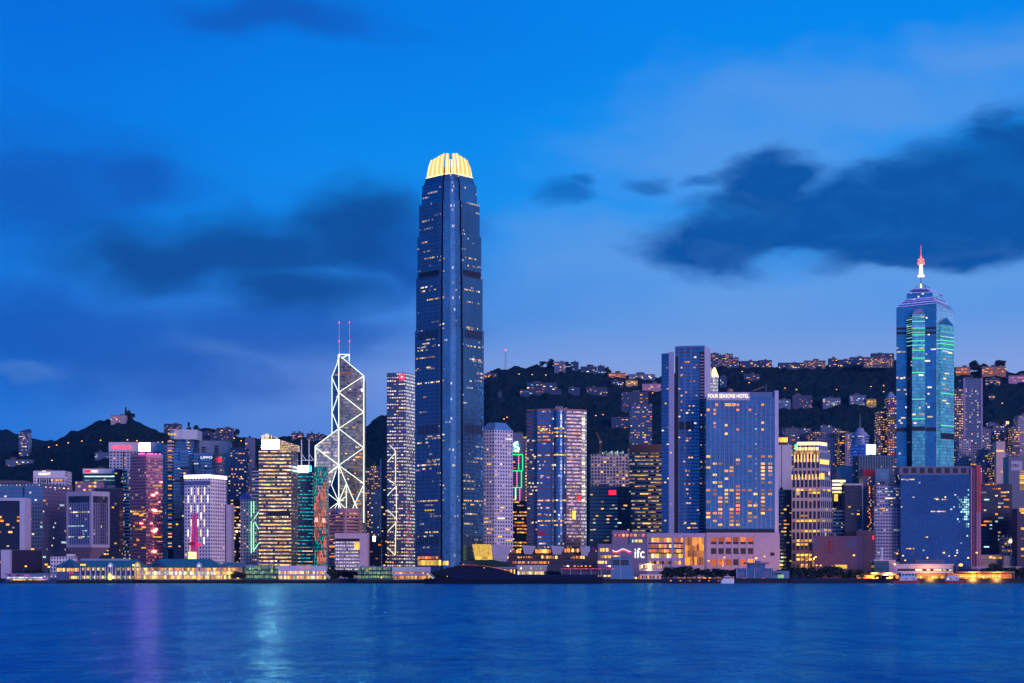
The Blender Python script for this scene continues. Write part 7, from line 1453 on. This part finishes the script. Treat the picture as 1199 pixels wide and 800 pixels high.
def ife_block():
    D = 1800; z = lambda py: Z(py,D); x = lambda px: X(px,D); r = empty('mall_block', (x(790),D+15,GZ), 'pale mall block with white lowercase letters and tall amber glass atrium', 'mall')
    st = plain('pale_pink_stone', (.56,.46,.52)); a = MB(); a.box(x(700), x(757), D-1, D+30, GZ, z(637)); a.build('sign_wing', plain('mauve_stone', (.19,.17,.27), .6), r)
    a = MB(); a.box(x(737), x(757.5), D-.5, D+26, z(637), z(623)); a.build('upper_wing', plain('slate_storey', (.16,.16,.22)), r); a = MB(); a.box(x(717), x(737), D+1, D+26, z(637), z(621)); a.build('upper_wing', plain('plum_wall', (.24,.18,.26)), r)
    a = MB(); a.box(x(757.6), x(826), D, D+30, GZ, z(624.5)); a.build('block', st, r)
    text('sign_lettering', 'ifc', r, glow('white_sign_letters', (1,.95,.88), 1.8, vary=False), x(743), x(754.5), D-1.4, z(653.5), (z(642)-z(653.5)), .4)
    pr = None
    for k in range(10):
        px = 717+k*2.4; py = 644.5+1.6*math.sin(k*.9); c = (x(px),D-1.5,z(py))
        if pr: bar('neon_swoosh', r, glow('swoosh_white', (1,.7,.6), 2, vary=False), pr, c, .35); bar('neon_swoosh', r, glow('swoosh_red', (1,.05,.1), 1.5, vary=False), (pr[0],pr[1],pr[2]-1.4), (c[0],c[1],c[2]-1.8), .35)
        pr = c
    P, Q = (x(757.6),D), (x(826),D); f = lambda px: (px-757.6)/68.4
    for (py0, py1, ms) in ((635,630,(LITO,LITY,WO)),(641.5,637.5,(WW,WO,LITO)),(647,643,(glow('rose_lantern', (1,.10,.08), 1.2),WO,LITO)),(653.5,648.3,(LITY,LITW,LITY)),(661,657,(LITO,WW,MAT['dark_glass_wall']))):
        for k in range(9): panel('shopfront', r, ms[(k*5+int(py0))%3], P, Q, f(760+k*2.95), f(762.5+k*2.95), z(py0), z(py1), .15, .25)
        for k in range(4): panel('shopfront', r, ms[(k*3+int(py0))%3], P, Q, f(789.5+k*2.6), f(791.8+k*2.6), z(py0), z(py1), .15, .25)
    for py in (636.2, 642.4, 647.6): panel('floor_band', r, DARK, P, Q, f(759), f(800), z(py+.9), z(py-.6), .18, .3)
    at = glow('atrium_amber', (1,.30,.03), 1.1)
    for k in range(8):
        for j in range(4): panel('atrium_pane', r, at, P, Q, f(802.5+k*2.7), f(804.9+k*2.7), z(634+7.6*j+5), z(629.5+7.6*j), .12, .2)
    for px in (786,800,825): panel('pilaster', r, st, P, Q, f(px), f(px+2.2) if px < 825 else 1, GZ, z(629), .8, 1)
    panel('cornice', r, st, P, Q, 0, 1, z(629), z(624.4), .8, 1.2)
    for (px0, px1, py0, py1) in ((702.5,715,646,642),(703,727,653.5,650.5),(698,712,660,657)): 
        n = int((px1-px0)/1.8)
        for k in range(n): panel('window', r, [LITY,WY][k%2], (x(700),D-1), (x(757),D-1), (px0+k*1.8-700)/57, (px0+k*1.8+1.5-700)/57, z(py0), z(py1), .2, .3)
    for k in range(8): panel('window', r, [WO,glow('rose_lantern', (1,.10,.08)),LITO][k%3], (x(717),D-.5), (x(757.5),D-.5), .05+k*.115, .12+k*.115, z(628.2), z(625.5), .25, .3)
    for k in range(6): panel('window', r, LITY if k > 1 else WC, (x(737),D-.5), (x(757.5),D-.5), .15+k*.1, .22+k*.1, z(635), z(632), .25, .3)
    a = MB(); n = 16; xx, zz = x(695.5), z(643); a.face([(xx+2.6*math.cos(2*math.pi*k/n), D-1.3, zz+2.6*math.sin(2*math.pi*k/n)) for k in range(n)][::-1]); a.build('round_emblem', plain('emblem_plum', (.14,.03,.10), .6), r)
ife_block()
def shed():
    D = 1742; z = lambda py: Z(py,D); x = lambda px: X(px,D); r = empty('pump_house', (x(730),D+5,GZ), 'small pale blue slanted glass-fronted shed beside the lettered mall wing', 'shed')
    a = MB(); a.prism([(x(716),D),(x(743),D),(x(743),D+12),(x(716),D+12)], GZ, [z(654),z(654),z(652),z(652)], poly2=[(x(716.5),D),(x(738),D),(x(738),D+12),(x(716.5),D+12)]); a.build('shell', plain('pale_blue_shell', (.10,.24,.40), .5), r)
    panel('glass_front', r, MAT['teal_glass_wall'], (x(716),D), (x(743),D), .05, .75, z(662), z(655.5), .2, .3); bar('post', r, PIERW, (x(726),D-.4,GZ), (x(726),D-.4,z(646)), .25)
    r2 = empty('market_stall', (x(760),D+4,GZ), 'bright two-deck white stall with warm lamps left of the hotel trees', 'stall')
    a = MB(); a.box(x(749), x(775), D, D+8, GZ, z(672.5)); a.build('lower_deck', plain('stall_white', (.6,.55,.5), .6), r2); a = MB(); a.box(x(748), x(776), D-1, D+9, z(668.5), z(667)); a.build('upper_floor', plain('stall_white', (.6,.55,.5)), r2)
    a = MB(); a.box(x(747), x(775), D-1, D+9, z(661.5), z(660.5)); a.build('canopy', plain('stall_white', (.6,.55,.5)), r2)
    for k in range(12): panel('lamp', r2, [LITY,LITW,LITO][k%3], (x(748),D), (x(776),D), .03+k*.08, .08+k*.08, z(666.6-(k%2)), z(662-(k%3)*.3), .1, .3); panel('window', r2, [LITO,MAT['dark_glass_wall']][k%2], (x(748),D), (x(776),D), .05+k*.08, .1+k*.08, z(677.5), z(674.5), .2, .3)
    panel('bright_lamp', r2, glow('flood_white', (1,.95,.75), 6), (x(748),D), (x(776),D), .42, .5, z(667), z(661), .6, .5)
    r3 = empty('lit_railing', (x(732),1738,GZ), 'row of small yellow lights along the quay below the blue shed', 'railing'); bar('rail', r3, STEEL, (x(700),1743.8,GZ+1.4), (x(757),1743.8,GZ+1.4), .12)
    for k in range(22): panel('rail_lamp', r3, LITY if k%4 else LITW, (x(700),1743.6), (x(757),1743.6), .01+k*.045, .035+k*.045, GZ+.2, GZ+2.2, .2, .2)
shed()
def bluehouse():
    D = 1746; z = lambda py: Z(py,D); x = lambda px: X(px,D); bw = plain('blue_house_wall', (.07,.15,.28), .6)
    r = empty('pier_house', (x(893),D+8,GZ), 'blue boxy pier house with oversailing roof in front of the hotel podium', 'pier house')
    a = MB(); a.box(x(862), x(905), D, D+14, GZ, z(665.5)); a.build('main_block', bw, r); a = MB(); a.box(x(905), x(924), D-1, D+12, GZ, z(668.5)); a.build('side_block', plain('blue_grey_wall', (.12,.22,.34), .6), r)
    a = MB(); a.box(x(873), x(900), D-2, D+14, z(660.5), z(658.6)); a.build('roof', plain('slate_storey', (.16,.16,.22)), r); a = MB(); a.box(x(877), x(896), D, D+13, z(665.5), z(660.5)); a.build('upper_storey', bw, r); a = MB(); a.box(x(885), x(891), D+2, D+8, z(658.6), z(656.8)); a.build('plant_room', bw, r)
    for (a0, a1, p0, p1) in ((863,871,676,669.5),(884,889,669,664),(894,902,676,669.5)): panel('window', r, facade('night_pane', (.05,.12,.3), (.1,.15,.25), .2, .1), (x(862),D), (x(905),D), (a0-862)/43, (a1-862)/43, z(p0), z(p1), .1, .2)
    for (a0, m_) in ((888,LITO),(893.5,LITO),(897,LITW),(900,LITO),(870,glow('dim_red_lamp', (1,.03,.08))),(893,glow('dim_red_lamp', (1,.03,.08)))): panel('window', r, m_, (x(862),D), (x(905),D), (a0-862)/43, (a0+2-862)/43, z(680 if m_ is LITO or m_ is LITW else 678), z(677.5 if m_ is LITO or m_ is LITW else 676.8), .2, .2)
    panel('window', r, LITG, (x(905),D-1), (x(924),D-1), .3, .65, z(677), z(673), .1, .2); panel('window', r, MAT['dark_glass_wall'], (x(905),D-1), (x(924),D-1), .06, .55, z(673), z(671), .1, .2)
    for px in (862.5,874,883,903.5): bar('column', r, PIERW, (x(px),D-.6,GZ), (x(px),D-.6,z(666)), .3)
bluehouse()
def right_quay():
    D = 1752; z = lambda py: Z(py,D); x = lambda px: X(px,D)
    r = empty('terminal_building', (x(1085),D+10,GZ), 'long white two-storey terminal with ribbon windows before the mirror block', 'terminal')
    w = plain('terminal_white', (.52,.50,.56), .6); a = MB(); a.box(x(1050), x(1117), D+4, D+20, GZ, z(662)); a.build('block', w, r)
    a = MB(); a.box(x(1049), x(1118), D+3, D+21, z(662), z(660.4)); a.build('roof', w, r); panel('floor_band', r, w, (x(1050),D+4), (x(1117),D+4), 0, 1, z(671.2), z(669), .8, 1)
    panel('ribbon_window', r, MAT['dark_glass_wall'], (x(1050),D+4), (x(1117),D+4), .02, .98, z(668.8), z(666), .1, .2); panel('ribbon_window', r, MAT['dark_glass_wall'], (x(1050),D+4), (x(1117),D+4), .02, .98, z(674.5), z(671.4), .1, .2)
    for (q0, q1, p0, p1) in ((.34,.46,668.4,666.4),(.54,.6,668.4,666.4),(.66,.8,668.4,666.4),(.82,.88,668.2,666.8),(.93,.98,668.2,666.8),(.36,.41,674,672),(.74,.83,674.2,672.2)): panel('window', r, glow('lemon_room', (1,.85,.40), 1.4), (x(1050),D+4), (x(1117),D+4), q0, q1, z(p0), z(p1), .2, .2)
    a = MB(); a.box(x(1074), x(1108), D+8, D+18, z(660.4), z(655.5)); a.build('roof_house', plain('night_panel', (.06,.09,.16)), r)
    r = empty('glass_cube', (x(1035),D+6,GZ), 'dark glass cube hall with pale side wall and small white mast', 'hall'); a = MB(); a.prism([(x(1023.5),D),(x(1041),D),(x(1041),D+14),(x(1023.5),D+14)], GZ, z(656.5), 2, 5); a.build('glass_hall', MAT['teal_glass_wall'], r); a = MB(); a.box(x(1041.02), x(1049), D, D+14, GZ, z(655.6)); a.build('side_wall', plain('rose_grey_wall', (.40,.34,.40), .6), r); a = MB(); a.box(x(1023), x(1041), D-.6, D+14.5, z(656.5), z(655.4)); a.build('roof', plain('pale_blue_render', (.48,.52,.62)), r)
    bar('mast', r, WHITE, (x(1034.5),D+8,z(655.4)), (x(1034.5),D+8,z(641)), .8); bar('mast_head', r, WHITE, (x(1032.5),D+8,z(642)), (x(1036.5),D+8,z(642)), .6)
    # orange lit quay sheds
    r = empty('quay_shed', (x(1028),D-4,GZ), 'low quay shed flooded with orange light left of the larger red workboat', 'quay shed'); y = D-6
    a = MB(); a.box(x(1003), x(1052), y+6, y+12, GZ, z(673.5)); a.build('back_wall', plain('ochre_wall', (.45,.24,.08), .7), r); a = MB(); a.box(x(1018), x(1053), y-1, y+13, z(672), z(670.4)); a.build('roof', plain('mauve_stone', (.38,.32,.40)), r)
    for px in (1006,1010,1014,1018.5,1022): panel('lamp', r, WARM_LAMP, (x(1003),y+6), (x(1052),y+6), (px-1003)/49, (px+1-1003)/49, z(678.8), z(677.6), .6, .5)
    for (px, s) in ((1026.5,1.4),(1041.5,2.3),(1038,1.0),(1055,.9)): a = MB(); a.lathe(x(px), y+3, [(0,z(677)-s),(s,z(677)),(0,z(677)+s)], 10); a.build('floodlight_or_reflection', ORANGE_LAMP, r)
    for px in (1020,1030,1045): bar('post', r, DARK, (x(px),y,GZ), (x(px),y,z(672)), .25)
    r = empty('quay_canopy', (x(1128),D-3,GZ), 'long golden lit canopy with rows of bulbs behind the smaller red tug', 'canopy'); y = D-6
    a = MB(); a.box(x(1120), x(1186), y-1, y+10, z(676)+4.6, z(676)+5.6); a.build('roof', plain('canopy_tan', (.42,.30,.2), .7), r); a = MB(); a.box(x(1074), x(1186), y+9, y+10, GZ, z(672)); a.build('back_wall', plain('ochre_wall', (.45,.24,.08)), r)
    for k in range(14): panel('bulb', r, glow('golden_bulb', (1,.62,.16), 3, vary=False), (x(1122),y-1), (x(1170),y-1), k/14, (k+.4)/14, z(675.2), z(674.2), .2, .3); panel('lit_bay', r, [LITO,LITY,glow('amber_bay', (1,.40,.03), 1.6)][k%3], (x(1122),y+9), (x(1184),y+9), k/14, (k+.8)/14, z(683)+3, z(676.5), .2, .3)
    for k in range(9): panel('lit_bay', r, [glow('amber_bay', (1,.40,.03)),LITY][k%2], (x(1074),y+9), (x(1106),y+9), k/9, (k+.8)/9, z(681), z(674.5), .2, .3)
    for (px, py) in ((1141,678.5),(1176,679),(1150,676)): a = MB(); a.lathe(x(px), y+2, [(0,z(py)-1.2),(1.2,z(py)),(0,z(py)+1.2)], 10); a.build('floodlight_or_reflection', ORANGE_LAMP, r)
    for k in range(9): bar('post', r, plain('canopy_tan', (.42,.30,.2)), (x(1121+k*8),y-.8,GZ), (x(1121+k*8),y-.8,z(676)+4.6), .2)
    r = empty('flyover', (x(1170),1800,GZ), 'pale elevated road bridge ending above the dark trees at right', 'flyover'); a = MB(); a.box(X(1136,1800), X(1260,1800), 1796, 1808, Z(666.5,1800), Z(663.5,1800)); a.build('deck', plain('rose_deck', (.46,.34,.36), .7), r)
    for px in (1141,1180,1215): a = MB(); a.prism([(X(px-1,1800),1800),(X(px+1,1800),1800),(X(px+1,1800),1804),(X(px-1,1800),1804)], GZ, Z(666.5,1800), poly2=[(X(px-4,1800),1799),(X(px+4,1800),1799),(X(px+4,1800),1805),(X(px-4,1800),1805)]); a.build('pier', plain('rose_deck', (.46,.34,.36)), r)
right_quay()
# low quay wall pieces along the hotel front
for (x0, x1, py, lab, nl) in ((776,862,678,'low dark seawall with small round lamps before the hotel trees',7),(925,1003,677.5,'low dark blue hoarding along the quay before the plum hall',0)):
    D = 1743; r = empty('seawall', (X((x0+x1)/2,D),D,1), lab, 'seawall'); a = MB(); a.box(X(x0,D), X(x1,D), D, D+1.2, 1, Z(py,D)); a.build('wall', plain('seawall_dark', (.018,.026,.05), .8), r)
    for k in range(nl): panel('wall_lamp', r, LITO, (X(x0,D),D), (X(x1,D),D), .1+k*.13, .12+k*.13, Z(680.6,D), Z(679.6,D), .3, .4)
    for k in range(10 if nl else 0): panel('terrace_light', r, LITO, (X(x0,D+2),D+2), (X(x1,D+2),D+2), .2+k*.07, .24+k*.07, Z(677.8,D), Z(676.2,D), .2, .3)
# trees along the quay
TG = 'dark trees along the waterfront'
for i, (px, D, h, w, k, lab) in enumerate((
 (40,1790,9.5,13,0,'large dark tree before the windowless block at far left'),(31,1785,6,7,1,'small dark tree left of the large far-left tree'),(47,1792,7,7,2,'dark tree right of the large far-left tree'),
 (277,1716,7.5,9,3,'bushy dark tree between the lit pier and the green-glazed pavilion'),(283,1717,6,6,0,'smaller dark tree at the corner of the green-glazed pavilion'),
 (334,1765,10,12,1,'dark tree under the gold office tower, left of two'),(344,1765,9,10,2,'dark tree under the gold office tower, right of two'),(365,1766,9,11,3,'dark tree below the media tower'),(374,1766,9,11,0,'dark tree at the right foot of the media tower'),
 (384,1755,10,13,1,'dark tree leftmost of the clump before the slotted rose tower'),(394,1756,9,12,2,'dark tree second in the clump before the slotted rose tower'),(404,1756,9,12,3,'dark tree third in the clump, below the framed block'),(413,1756,8,10,0,'dark tree rightmost of the clump, touching the green-glazed pavilion'),
 (508,1760,7,12,1,'dark low tree at the left bow of the dark ferry'),(519,1762,9,13,2,'dark tree beneath the lit supertall entrance'),(531,1763,9,12,3,'dark tree right below the supertall entrance'),
 (646,1745,8,11,0,'round dark tree between pale pavilion and red-lined landing'),(654,1746,7,8,1,'dark tree at the left end of the red-lined landing'),
 (781,1752,11,13,2,'dark tree at the left end of the hotel grove beside the bright stall'),(792,1753,11,13,3,'dark tree second in the hotel grove below the amber atrium'),(804,1752,12,13,0,'tallest dark tree in the hotel grove below the amber atrium'),(816,1753,10,12,1,'dark tree in the hotel grove under the atrium right edge'),(828,1752,9.5,12,2,'dark tree in the hotel grove below the first podium pilasters'),(838,1753,10,12,3,'dark tree in the hotel grove above the small yacht'),(850,1753,9,11,0,'dark tree at the right end of the hotel grove'),(860,1760,9,9,1,'dark tree squeezed beside the blue pier house'),
 (912,1775,9,9,2,'dark tree behind the blue pier house'),(921,1772,10,10,3,'dark tree right behind the side block of the blue pier house'),
 (931,1756,11,13,0,'dark tree below the golden tower, left of three'),(941,1757,11,13,1,'dark tree below the golden tower, middle of three'),(951,1757,11,12,2,'dark tree below the golden tower, right of three'),(962,1756,10,12,3,'dark tree left of the yellow entrance of the plum hall'),(975,1757,12,13,0,'tall dark tree before the yellow entrance of the plum hall'),(984,1757,10,11,1,'dark tree under the plum hall lamp post'),(996,1756,9,12,2,'dark tree at the right corner of the plum hall'),(1006,1757,9,11,3,'dark tree before the brown low block with the red beacon'),(1016,1757,8,9,0,'dark tree beside the glass cube hall'),
 (1141,1780,9,12,1,'dark tree under the flyover end'),(1152,1775,10,12,2,'dark tree left of the tallest tree by the flyover'),(1163,1770,14,15,3,'tallest dark tree standing over the golden canopy'),(1174,1772,11,12,0,'dark tree right of the tallest tree by the flyover'),(1186,1775,11,12,1,'dark tree below the brown tower at the right edge'),(1197,1774,11,12,2,'dark tree cut by the right picture edge'))):
    tree(px, D, GZ-1.2, h*1.2, w*1.5, lab, TG, k)
# street lamps
LG = 'sodium street lamps'
def lamp_meshes():
    p = MB(); p.tube((0,0,0), (0,0,9.5), .16, 6, 0, .1); p.tube((0,0,9.4), (1.5,0,9.9), .09, 5); h = MB(); h.lathe(1.5, 0, [(0,9.3),(.7,9.5),(.75,10),(0,10.4)], 10)
    out = []
    for nm, g, m_ in (('pole',p,STEEL),('lamp_head',h,ORANGE_LAMP)):
        me = bpy.data.meshes.new(nm); me.from_pydata(g.v, [], g.f); me.materials.append(m_); out.append(me)
    return out
LM = lamp_meshes()
def lamp(px, py, D, label, s=1.0, group=LG, name='street_lamp', zb=None):
    zt = Z(py, D); zb = GZ if zb is None else zb; k = max(.35, (zt-zb)/10)
    r = empty(name, (X(px,D), D, zt-10*k), label, 'street lamp', group); r.scale = (s, s, k)
    for nm, me in zip(('pole','lamp_head'), LM):
        o = bpy.data.objects.new(nm, me); link(o, r); ORG[o.name] = ORG[r.name]
        if nm == 'lamp_head': o.scale.z = s/k; o.location.z = 10*(1-s/k)
    return r
for (px, py, D, lab, s) in (
 (28,663,1785,'orange street lamp before the windowless block at far left',1.3),(54.5,663.5,1785,'orange street lamp left of the small white gridded building',1.6),
 (827.5,656.5,1770,'tall orange street lamp left of the hotel podium windows',1.2),(846.5,652.5,1772,'orange street lamp between hotel podium windows, second from left',1.0),(883,653.5,1772,'orange street lamp above the blue pier house, left',1.5),(893.5,651.5,1775,'small orange street lamp on the blank hotel podium wall',.9),
 (953,652,1765,'orange street lamp at the left corner of the plum hall',1.3),(954.5,662,1765,'low orange lamp beneath the left corner of the plum hall',1.0),(959,662,1768,'low orange lamp left of the yellow hall entrance',1.1),(973,663,1768,'low orange lamp touching the yellow hall entrance',1.0),(997.5,650,1766,'tall orange street lamp in front of the plum hall right part',1.4),
 (1048.5,648,1768,'orange street lamp over the pale side wall of the glass cube',1.2),(1055.5,650.5,1775,'orange street lamp over the left terminal roof',1.1),(1058,656,1780,'low orange lamp at the left terminal roof edge',1.1),(1045,660.5,1750,'bright warm lamp on the glass cube side wall',1.6),(1084,653,1785,'orange street lamp in front of the mirror block, middle',1.1),(1103,647,1780,'tall orange street lamp in front of the mirror block right half',1.3),(1110,651,1788,'small orange lamp right of the tall mirror block lamp, first',.8),(1117,650.5,1788,'small orange lamp right of the tall mirror block lamp, second',1.0),(1131.5,653,1785,'orange lamp near the foot of the rose fins',1.3),(1120.5,661,1750,'very bright amber floodlamp at the right end of the terminal',2.6),(1141.5,647,1785,'tall orange street lamp before the rose fins',1.3),
 (1188,680,1750,'low orange quay lamp under the right-edge trees, left',1.0),(1197,680,1750,'low orange quay lamp at the right picture edge',1.0)):
    lamp(px, py, D, lab, s)
HL = 'orange lamps on the dark hillsides'
for (px, py, lab) in ((56,523.5,'orange lamp on the left hill road, first from the valley'),(65,521,'orange lamp on the left hill road, second from the valley'),(78.5,518.5,'orange lamp on the left hill road, third from the valley'),(94.5,516.5,'orange lamp on the left hill road, highest of the row'),(59.5,539,'lone orange lamp lower on the far left slope'),(116.5,515.5,'orange lamp on the peak slope left of the hotel with red letters'),(148,515,'orange lamp on the slope right above the hotel with red letters'),(159,516,'faint orange lamp beside the blazing pink sign'),(184,517.5,'orange lamp on the slope right of the blazing pink sign'),(189,517.5,'orange lamp nearest the white drum crown'),(107.5,533,'warm lamp at the white flat house on the slope'),(45,536.5,'warm lamp beside the long low white house'),(273,513,'orange lamp on the ridge above the stepped flats, left'),(281,516,'orange lamp on the ridge above the stepped flats, right'),(296,515.5,'orange lamp beside the slim beige tower top'),
 (436.5,534.5,'yellow lamp on the slope left of the pearly tower'),(606.5,438,'orange lamp high on the ridge below the mast, left'),(622,438.5,'orange lamp high on the ridge below the mast, right'),(638,439,'faint orange lamp right of the ridge pair'),(592.5,488.5,'orange lamp low on the slope above the slanted blue roof'),(589,490.5,'faint lamp beside the low slope lamp'),(696.5,486.5,'orange lamp left of the slope above the crane, lower'),(705,485.5,'orange lamp on the slope above the crane, upper'),(763,460,'orange lamp below the pink-lit row house'),
 (918,454.5,'orange lamp on the slope right above the hotel corner'),(931.5,456,'red-orange lamp on the slope second from the hotel corner'),(978.5,456,'orange lamp above the cluster-lit slope house'),(1018.5,452.5,'small orange lamp high on the right slope'),(1033.5,451.5,'small orange lamp near the blue skyscraper, upper'),(1033.5,458.5,'small orange lamp near the blue skyscraper, lower'),(876,448,'orange lamp on the slope below the scattered villa'),(868,435,'warm lamp below the ridge terrace with stair bay'),(1172.5,472,'faint orange lamp in the dark wood at far right')):
    D = hill_D(px, py)-8; lamp(px, py, D, lab, 1.25, HL, 'hillside_lamp', Z(py,D)-9)
# area lights added to throw the quay lamps' warm light on the buildings
for (px, py, D, e) in ((1041,675,1744,22000),(1024,675,1744,16000),(1140,677,1742,22000),(1168,677,1742,16000),(1090,677,1742,12000),(972,660,1768,16000),(955,656,1765,16000),(760,664,1740,8000),(845,660,1768,8000),(885,660,1768,8000)):
    l = bpy.data.lights.new('added_quay_light', 'AREA'); l.energy = e*.8; l.color = (1,.36,.06); l.size = 5; o = bpy.data.objects.new('added_quay_light', l); COL.objects.link(o); o.location = (X(px,D), D, Z(py,D)); o.rotation_euler = (R(100), 0, 0)
